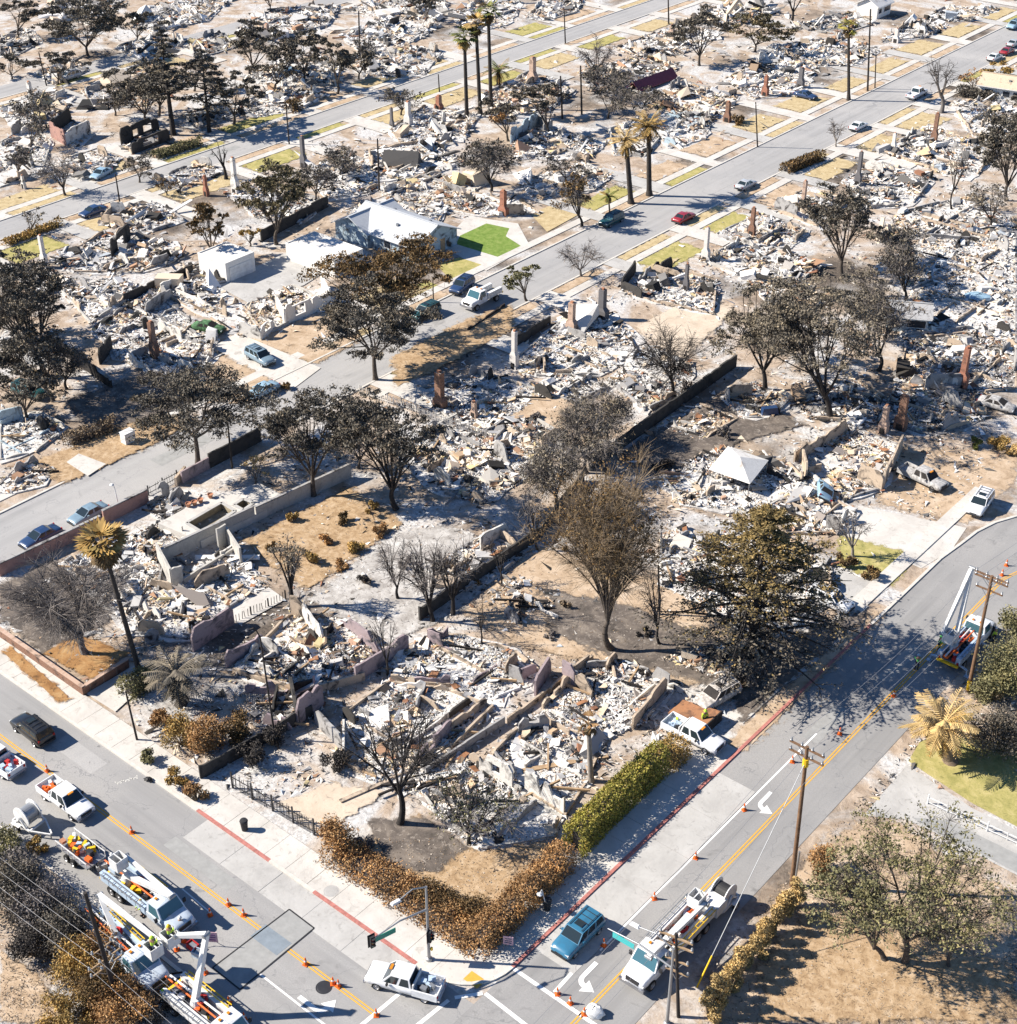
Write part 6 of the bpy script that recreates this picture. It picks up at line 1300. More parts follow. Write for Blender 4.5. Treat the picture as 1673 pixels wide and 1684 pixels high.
def car(kind, color, glass='glass_dark', burnt=False):
    """a car along +X (front), standing on z=0; returns an unlabelled root"""
    root = empty('parked_car')
    dim = {'sedan': (4.75, .91, .62, .92, 1.45, .33), 'suv': (4.85, .96, .75, 1.08, 1.78, .37), 'van': (5.1, .98, .75, 1.1, 1.95, .36)}[kind]
    L, w, hood, belt, H, r = dim; x0, x1 = -L/2, L/2
    if kind == 'sedan': st = [(x0, .42, .78), (x0+.12, .34, .93), (x0+.9, .28, .99), (x0+1.2, .26, .98), (x1-1.55, .26, .96), (x1-1.2, .27, .92), (x1-.45, .30, .82), (x1-.08, .36, .70), (x1, .42, .58)]
    else: st = [(x0, .45, .98), (x0+.1, .38, 1.12), (x0+.8, .34, 1.14), (x1-1.7, .32, 1.12), (x1-1.25, .33, 1.08), (x1-.4, .35, 1.0), (x1-.08, .42, .86), (x1, .5, .72)]
    ws = [.88, .97, 1, 1, 1, 1, .97, .90, .80] if kind == 'sedan' else [.90, .98, 1, 1, 1, .98, .92, .84]
    mb = loft(MB(), [(x, prof(w*k, zb, (zb+zt)/2, zt)) for (x, zb, zt), k in zip(st, ws)])
    mb.build('body', M[color], root, 50)
    if kind == 'sedan': cb = (x0+.75, x1-1.25, x0+1.45, x1-2.15)
    elif kind == 'suv': cb = (x0+.10, x1-1.25, x0+.34, x1-1.95)
    else: cb = (x0+.06, x1-.9, x0+.2, x1-1.7)
    zb = .93 if kind == 'sedan' else 1.10
    gl = 'charwood' if burnt else glass
    greenhouse(root, *cb, w*.94, w*.74 if kind == 'sedan' else w*.83, zb, H-.05, color, gl, ((.06, .47), (.52, .94)) if kind == 'sedan' else ((.04, .34), (.37, .66), (.69, .97)))
    for sx in (x0+.88, x1-.92):
        for sy in (-1, 1): wheel(root, sx, sy*(w-.13), r, .22, 'rim' if not burnt else 'iron')
    lamps(root, x1-.10, x0+.04, w, .62 if kind == 'sedan' else .78, .80 if kind == 'sedan' else .98)
    for s in (-1, 1): MB().box((x1-1.75, s*(w+.08), zb+.06), (.2, .16, .14)).build('mirror', M[color], root)
    MB().box((x0-.02, 0, .5), (.12, w*1.7, .2)).build('bumper', M['trim'], root); MB().box((x1-.02, 0, .42), (.14, w*1.55, .18)).build('bumper', M['trim'], root)
    MB().box((x1-.03, 0, .60), (.08, w*.8, .12)).build('grille', M['trim'], root)
    if kind == 'suv':
        for s in (-1, 1): MB().beam((cb[2]+.1, s*w*.62, H+.03), (cb[3]-.1, s*w*.62, H+.03), .04, .04).build('roof_rail', M['trim'], root)
        for q in (.2, .42, .65): MB().beam((cb[2]+(cb[3]-cb[2])*q, -w*.6, H+.06), (cb[2]+(cb[3]-cb[2])*q, w*.6, H+.06), .05, .03).build('roof_bar', M['trim'], root)
        quad_panel('sunroof', root, [(cb[3]-1.0, -.38, H-.005), (cb[3]-.35, -.38, H-.01), (cb[3]-.35, .38, H-.01), (cb[3]-1.0, .38, H-.005)], gl, .02, .05)
    return root
def pickup(color, load=None, glass='glass_dark', burnt=False, flat=False):
    root = empty('pickup_truck'); L, w, H, r = 5.9, 1.0, 1.92, .40; x0, x1 = -L/2, L/2; xc = x0+2.05   # bed behind xc
    st = [(xc, .45, 1.12), (xc+.1, .42, 1.15), (x1-1.75, .42, 1.16), (x1-1.35, .42, 1.14), (x1-.4, .44, 1.08), (x1-.06, .48, .98), (x1, .55, .80)]
    loft(MB(), [(x, prof(w*k, zb, (zb+zt)/2, zt)) for (x, zb, zt), k in zip(st, [1, 1, 1, 1, .98, .94, .88])]).build('body', M[color], root, 50)
    gl = 'charwood' if burnt else glass
    greenhouse(root, xc+.05, x1-1.42, xc+.22, x1-2.1, w*.92, w*.76, 1.12, H-.04, color, gl, ((.04, .44), (.48, .96)))
    bed = MB(); bed.box(((x0+xc)/2, 0, .72), (xc-x0-.06, 2*w*.9, .08))
    for s in (-1, 1): bed.box(((x0+xc)/2, s*(w-.05), .82), (xc-x0-.04, .1, .66))
    bed.box((xc-.06, 0, .92), (.08, 2*w*.86, .5)); bed.build('bed', M[color], root)
    MB().box((x0+.04, 0, .88), (.08, 2*w*.86, .5)).build('tailgate', M[color], root)
    for sx in (x0+1.05, x1-1.0):
        for sy in (-1, 1): wheel(root, sx, sy*(w-.14), r, .26, 'rim' if not burnt else 'iron')
    lamps(root, x1-.07, x0+.02, w, .86, .9)
    for s in (-1, 1): MB().box((x1-1.95, s*(w+.12), 1.2), (.14, .2, .24)).build('mirror', M['trim' if not burnt else color], root)
    MB().box((x1+.0, 0, .52), (.16, 1.9, .2)).build('bumper', M['chrome' if not burnt else 'iron'], root); MB().box((x0-.08, 0, .52), (.16, 1.8, .18)).build('bumper', M['chrome' if not burnt else 'iron'], root)
    MB().box((x1-.03, 0, .78), (.1, 1.1, .26)).build('grille', M['trim'], root)
    MB().box((x1-1.95, 0, H+.02), (.2, .5, .08)).build('beacon', M['lamp_amber'], root)
    if load:
        rg = random.Random(3)
        for k in range(9):
            m_ = rg.choice(load); MB().box((0, 0, 0), (rg.uniform(.25, .7), rg.uniform(.2, .5), rg.uniform(.2, .5))).build('cargo_box', M[m_], root, loc=(rg.uniform(x0+.35, xc-.45), rg.uniform(-.62, .62), rg.uniform(.88, 1.05)), rz=rg.uniform(0, 3))
        MB().box((xc-.1, 0, 1.28), (.1, 1.8, .5)).build('headache_rack', M['white_metal'], root)
    return root
def boom_arm(root, pts, widths, mat, bucket=True, nb=1):
    for i in range(len(pts)-1):
        o = MB().beam(pts[i], pts[i+1], widths[i], widths[i]*1.15, 0, widths[i]*.75, widths[i]*.85).build('boom', M[mat], root)
        MB().cyl(Vector(pts[i+1])+Vector((0, -.3, 0)), Vector(pts[i+1])+Vector((0, .3, 0)), .17, n=12).build('joint', M['galv'], root)
    if bucket:
        e = Vector(pts[-1])
        for k in range(nb):
            c = e+Vector((.1, -.75+(1.5*k if nb > 1 else 0), 0)); mb = MB(); s = .52
            for (dx, dy, lx, ly) in ((s, 0, .05, 2*s), (-s, 0, .05, 2*s), (0, s, 2*s, .05), (0, -s, 2*s, .05)): mb.box((c.x+dx, c.y+dy, c.z), (lx, ly, 1.1))
            mb.box((c.x, c.y, c.z-.55), (2*s, 2*s, .06)); mb.box((c.x, c.y, c.z+.55), (2*s+.1, .08, .07)); b = mb.build('bucket', M['white_metal'], root)
def utility_truck(color='car_white', body='white_metal', boom=None, buckets=1, L=8.6, gear=True, seed=1, boommat='white_metal', outrig=True):
    root = empty('utility_truck'); w = 1.2; x1 = L/2; xc = x1-3.3; x0 = -L/2; r = .5
    st = [(xc, .75, 1.55), (xc+.1, .7, 1.6), (x1-1.55, .68, 1.62), (x1-1.3, .68, 1.6), (x1-.35, .7, 1.46), (x1-.08, .75, 1.32), (x1, .8, 1.1)]
    loft(MB(), [(x, prof(w*k, zb, (zb+zt)/2, zt)) for (x, zb, zt), k in zip(st, [1, 1, 1, .96, .88, .84, .76])]).build('body', M[color], root, 50)
    greenhouse(root, xc+.04, x1-1.35, xc+.14, x1-1.95, w*.95, w*.84, 1.56, 2.5, color, 'glass_blue', ((.1, .9),), roofrise=.06)
    MB().beam((x0+.1, -.45, .82), (xc+.6, -.45, .82), .14, .24).build('chassis_rail', M['iron'], root); MB().beam((x0+.1, .45, .82), (xc+.6, .45, .82), .14, .24).build('chassis_rail', M['iron'], root)
    MB().box(((x0+xc)/2, 0, 1.05), (xc-x0-.1, 2*w*.96, .14)).build('deck', M['galv'], root)
    for s in (-1, 1):
        sb = MB().box(((x0+xc)/2, s*(w-.24), 1.42), (xc-x0-.14, .48, .84)).build('service_box', M[body], root)
        n = 5; dx = (xc-x0-.2)/n
        for k in range(n):
            d = MB().box((x0+.12+dx*(k+.5), s*(w+.012), 1.42), (dx*.9, .025, .72)).build('locker_door', M[body], root)
            MB().box((x0+.12+dx*(k+.5), s*(w+.035), 1.6), (.16, .03, .04)).build('handle', M['iron'], d)
    for sx in (x1-1.05, x0+1.3, x0+2.35 if L > 9 else x0+1.3):
        for sy in (-1, 1):
            if L <= 9 and sx == x0+1.3 and any(abs(c.location.x-sx) < .01 and abs(c.location.y-sy*(w-.16)) < .01 for c in root.children): continue
            wheel(root, sx, sy*(w-.16), r, .3 if sx > 0 else .42)
    lamps(root, x1-.06, x0+.02, w, 1.05, 1.2)
    MB().box((x1+.02, 0, .68), (.2, 2.3, .28)).build('bumper', M['chrome'], root); MB().box((x1-.04, 0, 1.12), (.1, 1.2, .4)).build('grille', M['trim'], root)
    MB().box((x0-.1, 0, .95), (.25, 2.2, .2)).build('rear_step', M['yellow'], root)
    for s in (-1, 1):
        MB().box((x1-1.7, s*(w+.2), 1.75), (.12, .24, .4)).build('mirror', M['trim'], root); MB().box((xc+.5, s*.4, 2.62), (.22, .2, .1)).build('beacon', M['lamp_amber'], root)
    rg = random.Random(seed)
    if gear:
        for k in range(26):
            m_ = rg.choice(['orange', 'red_plastic', 'yellow', 'iron', 'galv', 'white_metal', 'blue_shade_metal', 'rubber', 'trim'])
            MB().box((0, 0, 0), (rg.uniform(.25, .8), rg.uniform(.2, .45), rg.uniform(.2, .5))).build('tool_box', M[m_], root, loc=(rg.uniform(x0+.3, xc-.4), rg.uniform(-.6, .6), rg.uniform(1.25, 1.6)), rz=rg.uniform(0, 3))
        MB().lathe([(.28, 0), (.46, .0), (.46, .2), (.28, .2), (.28, 0)], n=16).build('hose_coil', M['red_plastic'], root, loc=((x0+xc)/2+.3, .3, 1.75))
        for s in (-1, 1):     # ladders and pipes on the side racks
            ld = MB(); ld.beam((x0+.3, s*1.02, 1.95), (xc-.3, s*1.02, 1.95), .05, .08); ld.beam((x0+.3, s*1.34, 1.95), (xc-.3, s*1.34, 1.95), .05, .08)
            for k in range(8): ld.beam((x0+.5+k*(xc-x0-1)/7, s*1.02, 1.95), (x0+.5+k*(xc-x0-1)/7, s*1.34, 1.95), .04, .04)
            ld.build('ladder', M['galv' if s < 0 else 'yellow'], root)
        MB().cyl((x0-.4, .2, 1.9), (xc-.2, .25, 2.0), .09, n=8).build('pipe', M['white_metal'], root); MB().cyl((x0-.6, -.1, 1.92), (xc-.3, -.15, 1.95), .07, n=8).build('pipe', M['orange'], root)
    if outrig:
        for sx in (x0+.35, xc-.2):
            for s in (-1, 1):
                mb = MB(); mb.beam((sx, s*.9, .95), (sx, s*1.85, .75), .16, .16); mb.beam((sx, s*1.85, .78), (sx, s*1.95, .08), .14, .14); mb.box((sx, s*1.97, .06), (.45, .45, .08)); mb.build('outrigger', M['blue_shade_metal' if seed % 2 else 'galv'], root)
    if boom:
        t = boom[0]; MB().lathe([(.0, 0), (.55, 0), (.5, .5), (.36, .95), (0, 1.0)], n=14).build('turret', M[boommat], root, loc=(t[0], t[1], 1.1))
        boom_arm(root, boom, [.42, .36, .3, .26], boommat, buckets > 0, buckets)
    return root
def reel_trailer(mat='white_metal', reel='cable_dark', box=False):
    root = empty('reel_trailer'); mb = MB()
    for s in (-1, 1): mb.beam((-1.3, s*.85, .65), (.9, s*.85, .65), .14, .18); mb.beam((.9, s*.85, .65), (2.6, s*.06, .6), .12, .14); mb.beam((-1.0, s*.85, .7), (-.2, s*.85, 1.5), .14, .16); mb.beam((.5, s*.85, .7), (-.2, s*.85, 1.5), .14, .16)
    mb.beam((-1.3, -.85, .65), (-1.3, .85, .65), .14, .18); mb.beam((.9, -.85, .65), (.9, .85, .65), .14, .18); mb.build('frame', M[mat], root)
    mb = MB()
    for s in (-1, 1): mb.cyl((-.2, s*.62, 1.45), (-.2, s*.70, 1.45), .98, n=24)
    mb.build('reel_flange', M[mat], root); MB().cyl((-.2, -.61, 1.45), (-.2, .61, 1.45), .72, n=24).build('cable_drum', M[reel], root)
    MB().cyl((-.2, -.95, 1.45), (-.2, .95, 1.45), .06, n=8).build('axle', M['galv'], root)
    for s in (-1, 1): wheel(root, -.5, s*1.12, .38, .24)
    for s in (-1, 1): MB().box((-.5, s*1.12, .84), (1.0, .3, .06)).build('fender', M[mat], root)
    MB().beam((2.5, 0, .6), (2.5, 0, .03), .08, .08).build('jack', M['galv'], root)
    if box: MB().box((1.2, 0, 1.2), (1.5, 1.7, .95)).build('cover', M['white_metal'], root); MB().box((1.2, 0, 1.7), (1.4, 1.6, .06)).build('lid', M['white_metal'], root)
    return root
def gear_trailer():
    root = empty('equipment_trailer'); MB().box((0, 0, .62), (4.2, 1.9, .14)).build('deck', M['galv'], root); rg = random.Random(8)
    mb = MB()
    for s in (-1, 1):
        mb.beam((-2.1, s*.95, 1.25), (2.1, s*.95, 1.25), .06, .08)
        for k in range(6): mb.beam((-2.05+k*.82, s*.95, .65), (-2.05+k*.82, s*.95, 1.25), .05, .05)
    mb.build('side_rail', M['white_metal'], root)
    for k in range(20): MB().box((0, 0, 0), (rg.uniform(.3, .8), rg.uniform(.2, .5), rg.uniform(.2, .6))).build('cargo_box', M[rg.choice(['orange', 'orange', 'white_metal', 'yellow', 'iron', 'terracotta', 'blue_shade_metal'])], root, loc=(rg.uniform(-1.8, 1.8), rg.uniform(-.7, .7), rg.uniform(.85, 1.2)), rz=rg.uniform(0, 3))
    MB().beam((2.1, 0, .58), (3.4, 0, .58), .12, .12).build('tongue', M['iron'], root); MB().beam((3.3, 0, .58), (3.3, 0, .03), .08, .08).build('jack', M['galv'], root)
    for sx in (-.5, .4):
        for s in (-1, 1): wheel(root, sx, s*1.1, .36, .22)
    return root
HD = {'N': math.pi/2, 'S': -math.pi/2, 'E': 0.0, 'W': math.pi}
def place(root, px, py, hd, label, cat, group=None, z=.03, zc=.75, dr=0.0):
    p = P(px, py, zc); root.location = (p.x, p.y, z); root.rotation_euler = (0, 0, (HD[hd] if isinstance(hd, str) else hd)+dr)
    return tag(root, label, cat, group)
GC = 'cars parked in the burned streets'; GP = 'white pickups near the intersection'; GT = 'utility trucks on the streets'
def HPX(a, b):
    d = P(*b, .6)-P(*a, .6); return math.atan2(d.y, d.x)
def C(kind, col, px, py, hd, label, dr=0, burnt=False, z=.03, glass='glass_dark', name=None):
    r = car(kind, col, glass, burnt)
    if name: r.name = name
    return place(r, px, py, hd, label, 'car', GC, z, .75, dr)
C('suv', 'car_teal', 951, 1536, 'S', 'teal SUV with roof rails waiting beside the crosswalk')
C('suv', 'car_black', 53, 1198, 'W', 'black SUV driving on the lower left street', dr=-.03)
C('sedan', 'car_steel', 145, 843, 'S', 'grey blue sedan parked by the pink wall')
C('sedan', 'car_blue', 66, 881, 'S', 'dark blue sedan parked in tree shade by the pink wall')
C('suv', 'car_steel', 428, 587, 'E', 'grey blue SUV in the white driveway', dr=-.1, z=.12)
C('sedan', 'car_skyblue', 432, 640, 'S', 'pale blue sedan parked at the far kerb of the middle street')
C('suv', 'car_white', 1612, 828, 'S', 'white SUV on the sidewalk past the bright driveway', dr=.12, z=.12)
C('suv', 'car_darkteal', 1006, 361, 'S', 'dark teal SUV parked below the paired palms', glass='glass_blue')
C('sedan', 'car_red', 1125, 356, 'N', 'red car at the near kerb of the middle street')
C('sedan', 'car_silver', 1227, 302, 'N', 'silver car parked mid way up the middle street')
C('sedan', 'car_white', 1412, 206, 'N', 'white car parked beside the green parkway upper right')
C('sedan', 'car_white', 1636, 93, 'N', 'white car at the far right end of the middle street')
C('sedan', 'car_red', 1657, 83, 'N', 'dark red car at the far right end of the middle street')
C('suv', 'car_skyblue', 1668, 41, 'S', 'blue car in the far upper right corner')
C('sedan', 'car_silver', 1668, 70, 'N', 'silver car half cut by the right edge')
C('sedan', 'car_blue', 1325, 156, 'E', 'blue car in a driveway upper right', z=.12)
C('sedan', 'car_skyblue', 166, 284, 'S', 'pale blue car among scrub on the upper left street', dr=.3)
C('sedan', 'car_blue', 153, 346, 'S', 'dark car at the near kerb of the upper left street')
C('suv', 'car_silver', 113, 125, 'S', 'silver van parked on the farthest street')
C('suv', 'car_darkteal', 700, 512, 'S', 'dark teal car in the big oak shade')
C('suv', 'car_blue', 760, 470, 'S', 'blue SUV just ahead of the crew pickup', z=.12, dr=.2)
C('suv', 'car_white', 1366, 985, 'E', 'white car mostly hidden behind the conifer')
C('suv', 'car_blue', 38, 1446, 'E', 'blue car half hidden in the lower left bushes')
C('sedan', 'burnt_green', 343, 537, 'E', 'green burnt out car shell in the white debris', burnt=True, dr=.4, name='burnt_car')
C('suv', 'burnt_pale', 1180, 1142, 'S', 'pale burnt out SUV under the scrub by the right street', burnt=True, dr=-.2, name='burnt_car')
C('sedan', 'burnt_paint', 1640, 663, 'E', 'grey burnt out car at the right edge', burnt=True, dr=.1, name='burnt_car')
C('suv', 'car_darkteal', 48, 642, 'E', 'dark car shell below the huge left oak', burnt=True, dr=.2, name='burnt_car')
C('sedan', 'car_skyblue', 1352, 806, 'N', 'crushed pale blue vehicle shell in the right rubble', burnt=True, dr=.6, name='burnt_car', z=.2).rotation_euler = (.5, .12, 2.1)
def U(px, py, hd, label, color='car_white', load=None, burnt=False, dr=0, z=.03): return place(pickup(color, load, burnt=burnt), px, py, hd, label, 'pickup', GP, z, .8, dr)
U(666, 1612, 'W', 'white pickup with tools in its bed turning at the crosswalk', load=['iron', 'blue_shade_metal', 'wood_tan', 'trim', 'galv'], dr=HPX((722, 1630), (612, 1600))-math.pi)
U(1140, 1207, 'E', 'white crew pickup parked in the drive beside the green hedge', load=['hivis', 'blue_shade_metal', 'iron', 'white_metal'], z=.12)
U(108, 1312, 'E', 'white pickup with red gear in its bed on the lower left street', load=['red_plastic', 'orange', 'iron', 'galv', 'white_metal'])
U(-6, 1246, 'W', 'white pickup with red load cut by the left edge', load=['red_plastic', 'red_plastic', 'blue_shade_metal'], dr=.05)
U(1518, 784, 'E', 'burnt silver pickup on the sandy yard', color='burnt_paint', burnt=True, dr=-.15)
U(1508, 153, 'N', 'white pickup parked under the pollarded tree')
# utility trucks: boom joints in truck coordinates (front is +X)
place(utility_truck(boom=[(-2.4, .15, 2.2), (3.6, .55, 3.1), (-3.4, .95, 3.3)], buckets=1, L=9.6, seed=2, outrig=False), 1100, 1548, 'S', 'white bucket truck with folded boom on the right street', 'utility truck', GT, .03, 1.3)
place(reel_trailer(box=True), 1186, 1478, 'S', 'white cable reel trailer behind the right street bucket truck', 'trailer', None, .03, .8)
place(utility_truck('truck_white_shade', 'blue_shade_metal', boom=[(-2.4, -.1, 2.2), (3.0, .3, 3.1), (-3.0, .5, 3.4)], buckets=1, L=9.2, seed=3, outrig=False), 243, 1474, 'E', 'shade tinted white bucket truck with white folded boom lower left', 'utility truck', GT, .03, 1.3)
place(gear_trailer(), 133, 1398, 'E', 'equipment trailer piled with orange gear behind the shade tinted truck', 'trailer', None, .03, .8)
place(utility_truck('truck_white_shade', 'blue_shade_metal', boom=[(-1.0, 0, 2.2), (-3.6, .6, 4.0), (3.6, 1.2, 3.8)], buckets=2, L=9.0, seed=5), 205, 1560, 'E', 'shade tinted bucket truck with a double basket of workers', 'utility truck', GT, .03, 1.3, dr=-.06)
place(utility_truck('car_white', 'white_metal', boom=[(-1.6, 0, 2.2), (-1.4, 1.6, 7.6), (-3.6, .6, 6.8)], buckets=0, L=8.8, seed=7), 348, 1672, 'E', 'white boom truck with its arm raised on the bottom edge', 'utility truck', GT, .03, 1.3)
place(utility_truck('car_white', 'blue_shade_metal', boom=[(-2.6, .3, 2.2), (-1.2, .6, 10.2), (-3.4, 1.4, 3.2)], buckets=1, L=8.6, seed=9), 1592, 1052, 'N', 'bucket truck with raised boom beside the right pole', 'utility truck', GT, .03, 1.2)
place(utility_truck('car_white', 'white_metal', L=6.6, seed=11, outrig=False, gear=False), 792, 487, 'S', 'white utility truck in the oak shade on the middle street', 'utility truck', GT, .03, 1.2)
place(reel_trailer(reel='galv'), 50, 1347, 'E', 'white trailer with a big cable reel beside the pickup', 'trailer', None, .03, .9, dr=.08)
# ================================================================== surviving buildings
def gable_house(px, L, Wd, h, rise, rz, label, wall='wall_blue', roof='roof_grey', name='house', hip=0.0, door=True):
    c = P(*px); root = empty(name, (c.x, c.y, 0), rz, label, 'house'); mb = MB()
    mb.box((0, 0, h/2), (L, Wd, h)); mb.add([(-L/2, -Wd/2, h), (-L/2, Wd/2, h), (-L/2+hip, 0, h+rise), (L/2, -Wd/2, h), (L/2, Wd/2, h), (L/2-hip, 0, h+rise)], [(0, 2, 1), (3, 4, 5)])
    mb.build('wall', M[wall], root)
    o = .5; a = rise/(Wd/2); rf = MB()
    for s in (-1, 1):
        e = [(-L/2-o, s*(Wd/2+o), h-a*o), (L/2+o, s*(Wd/2+o), h-a*o), (L/2+o-hip*1.05, 0, h+rise+.02), (-L/2-o+hip*1.05, 0, h+rise+.02)]
        e2 = [(x, y, z+.14) for x, y, z in e]; rf.add(e+e2, [(0, 1, 2, 3) if s > 0 else (3, 2, 1, 0), (4, 7, 6, 5) if s > 0 else (5, 6, 7, 4), (0, 4, 5, 1), (1, 5, 6, 2), (2, 6, 7, 3), (3, 7, 4, 0)])
    if hip:
        for s in (-1, 1):
            e = [(s*(L/2+o), -Wd/2-o, h-a*o+.13), (s*(L/2+o), Wd/2+o, h-a*o+.13), (s*(L/2+o-hip*1.05), 0, h+rise+.15)]; rf.add(e, [(0, 1, 2) if s > 0 else (2, 1, 0)])
    r = rf.build('roof', M[roof], root); MB().beam((-L/2-o+hip, 0, h+rise+.2), (L/2+o-hip, 0, h+rise+.2), .3, .08).build('ridge_cap', M[roof], r)
    for k, (x, s) in enumerate(((-L*.3, -1), (0.1*L, -1), (L*.32, -1), (-L*.25, 1), (L*.25, 1))):
        f = MB().box((x, s*(Wd/2+.03), h*.55), (1.5, .08, 1.2)).build('window', M['white_metal'], root); MB().box((x, s*(Wd/2+.08), h*.55), (1.3, .04, 1.0)).build('pane', M['window_dark'], f)
    for k, x in enumerate((-L*.22, L*.1, L*.3)): MB().box((x, -Wd*.25 if k % 2 else Wd*.2, h+rise*.62), (.4, .4, .5)).build('roof_vent', M['galv'], root)
    for s in (-1, 1): MB().beam((-L/2-.4, s*(Wd/2+.55), h-a*.5+.02), (L/2+.4, s*(Wd/2+.55), h-a*.5+.02), .12, .12).build('gutter', M['white_metal'], root)
    if door: d = MB().box((L/2+.03, Wd*.15, 1.05), (.08, 1.0, 2.1)).build('door', M['wood_tan'], root)
    return root
c_ = gable_house((662, 398), 14.5, 9.5, 2.7, 2.0, 0.0, 'surviving pale blue house with a grey gabled roof', 'wall_blue', 'roof_grey')
wing = MB()
gable_house((612, 385), 9.0, 7.0, 2.6, 1.7, math.pi/2, 'grey roofed rear wing behind the surviving house', 'wall_blue', 'roof_grey', 'house_wing', door=False)
def flat_building(px, L, Wd, h, label, wall='plaster', roof='sheet_white', door=True, name='garage', rz=0.0, cat='garage'):
    c = P(*px); root = empty(name, (c.x, c.y, 0), rz, label, cat); t = .2; mb = MB()
    mb.box((0, 0, h/2), (L, Wd, h)); mb.build('wall', M[wall], root)
    MB().box((0, 0, h+.06), (L-.3, Wd-.3, .1)).build('roof', M[roof], root)
    p = MB()
    for s in (-1, 1): p.box((s*(L/2-.06), 0, h+.12), (.18, Wd+.04, .28)); p.box((0, s*(Wd/2-.06), h+.121), (L-.3, .18, .28))
    p.build('parapet', M[wall], root)
    if door:
        d = MB().box((L/2+.03, 0, 1.15), (.08, Wd*.78, 2.2)).build('garage_door', M['white_metal'], root)
        for k in range(4): MB().box((L/2+.08, 0, .35+k*.55), (.03, Wd*.76, .47)).build('door_panel', M['white_metal'], d)
    return root
flat_building((375, 447), 6.2, 5.6, 2.9, 'white flat roofed garage with a dark stain on its door')
flat_building((535, 432), 10.5, 6.0, 2.5, 'white flat roof between the garage and the surviving house', 'plaster', 'sheet_white', False, 'carport', cat='carport')
gable_house((1436, 24), 6.5, 5.2, 2.9, 1.4, math.pi/2, 'small white shed near the top right', 'plaster', 'sheet_white', 'shed')
gable_house((1652, 158), 9.0, 7, 2.7, 1.3, 0.2, 'small pale house with a tan roof on the right edge', 'plaster', 'sheet_tan', 'house')
gable_house((1490, 535), 5.5, 4.5, 2.5, .9, .5, 'leaning shed with a grey roof and blue wall', 'wall_blue', 'sheet_grey', 'shed', door=False)
# canopy
c = P(1212, 790); root = empty('canopy', (c.x, c.y, 0), .15, 'white pointed canopy in the right rubble', 'canopy')
mb = MB(); s = 2.6; v = [(-s, -s, 2.3), (s, -s, 2.3), (s, s, 2.3), (-s, s, 2.3), (0, 0, 3.5)]; mb.add(v+[(x*.98, y*.98, z-.05) for x, y, z in v], [(0, 1, 4), (1, 2, 4), (2, 3, 4), (3, 0, 4), (6, 5, 9), (7, 6, 9), (8, 7, 9), (5, 8, 9), (0, 5, 6, 1), (1, 6, 7, 2), (2, 7, 8, 3), (3, 8, 5, 0)]); mb.build('cover', M['sheet_white'], root); root.rotation_euler = (.10, .06, .15)
for sx in (-1, 1):
    for sy in (-1, 1): MB().cyl((sx*(s-.1), sy*(s-.1), 0), (sx*(s-.1), sy*(s-.1), 2.3), .05, n=6).build('leg', M['galv'], root)
# long maroon awning
a, b = P(1040, 152), P(1105, 128); d = b-a; root = empty('awning', a, math.atan2(d.y, d.x), 'long maroon metal awning lying in the upper rubble', 'awning')
L = d.length; v = [(0, -1.6, .4), (L, -1.6, .4), (L, 0, 2.0), (0, 0, 2.0), (0, 1.5, .6), (L, 1.5, .6)]; mb = MB().add(v+[(x, y, z+.12) for x, y, z in v], [(0, 3, 2, 1), (3, 4, 5, 2), (6, 7, 8, 9), (9, 8, 11, 10), (0, 1, 7, 6), (4, 10, 11, 5), (0, 6, 9, 3), (3, 9, 10, 4), (1, 2, 8, 7), (2, 5, 11, 8)]); mb.build('panel', M['maroon'], root)
MB().beam((0, -1.55, .0), (0, -1.55, .45), .12, .12).build('post', M['iron'], root); MB().beam((L, 1.4, .0), (L, 1.4, .6), .12, .12).build('post', M['iron'], root)
# empty pool and spa
def pool(pts, label, z=.10):
    q = [P(*p) for p in pts]; c = sum(q, Vector())/len(q); loc = [Vector((p.x-c.x, p.y-c.y)) for p in q]
    ar = sum(loc[i].x*loc[(i+1) % 4].y-loc[(i+1) % 4].x*loc[i].y for i in range(4)); loc = loc if ar > 0 else loc[::-1]
    root = empty('empty_pool', (c.x, c.y, 0), 0, label, 'pool'); mb = MB(); n = len(loc); h = .95
    for i in range(n): mb.beam((*(loc[i]*.98), h/2+.03), (*(loc[(i+1) % n]*.98), h/2+.03), .06, h)
    mb.build('wall', M['pool_wall'], root)
    MB().add([(p.x*.985, p.y*.985, .085) for p in loc], [tuple(range(n))]).build('basin_floor', M['pool_wall'], root)
    for i in range(n): a_, b_ = loc[i], loc[(i+1) % n]; MB().beam((*a_, h+.04), (*b_, h+.04), .4, .07).build('coping', M['concrete_old'], root)
    return root
# raised deck with real openings for pool and spa
from mathutils.geometry import tessellate_polygon
DECK = .95; PO = [(308, 872), (366, 838), (388, 852), (335, 888)]; SP = [(386, 842), (402, 832), (418, 839), (402, 851)]
loops = [[Vector((p.x, p.y, DECK)) for p in [P(*q) for q in L_]] for L_ in ([(262, 872), (335, 832), (428, 806), (468, 826), (440, 850), (332, 902)], PO, SP)]
fl = [v for L_ in loops for v in L_]; tr = tessellate_polygon(loops); mb = MB(); mb.add(fl, [tuple(t) for t in tr])
for L_ in loops:
    n_ = len(L_)
    for i in range(n_): a_, b_ = L_[i], L_[(i+1) % n_]; mb.add([a_, b_, (b_.x, b_.y, 0.0), (a_.x, a_.y, 0.0)], [(0, 1, 2, 3)])
o = mb.build('pool_deck', M['concrete']); tag(o, 'bright raised concrete deck around the empty pool', 'patio', kind='structure')
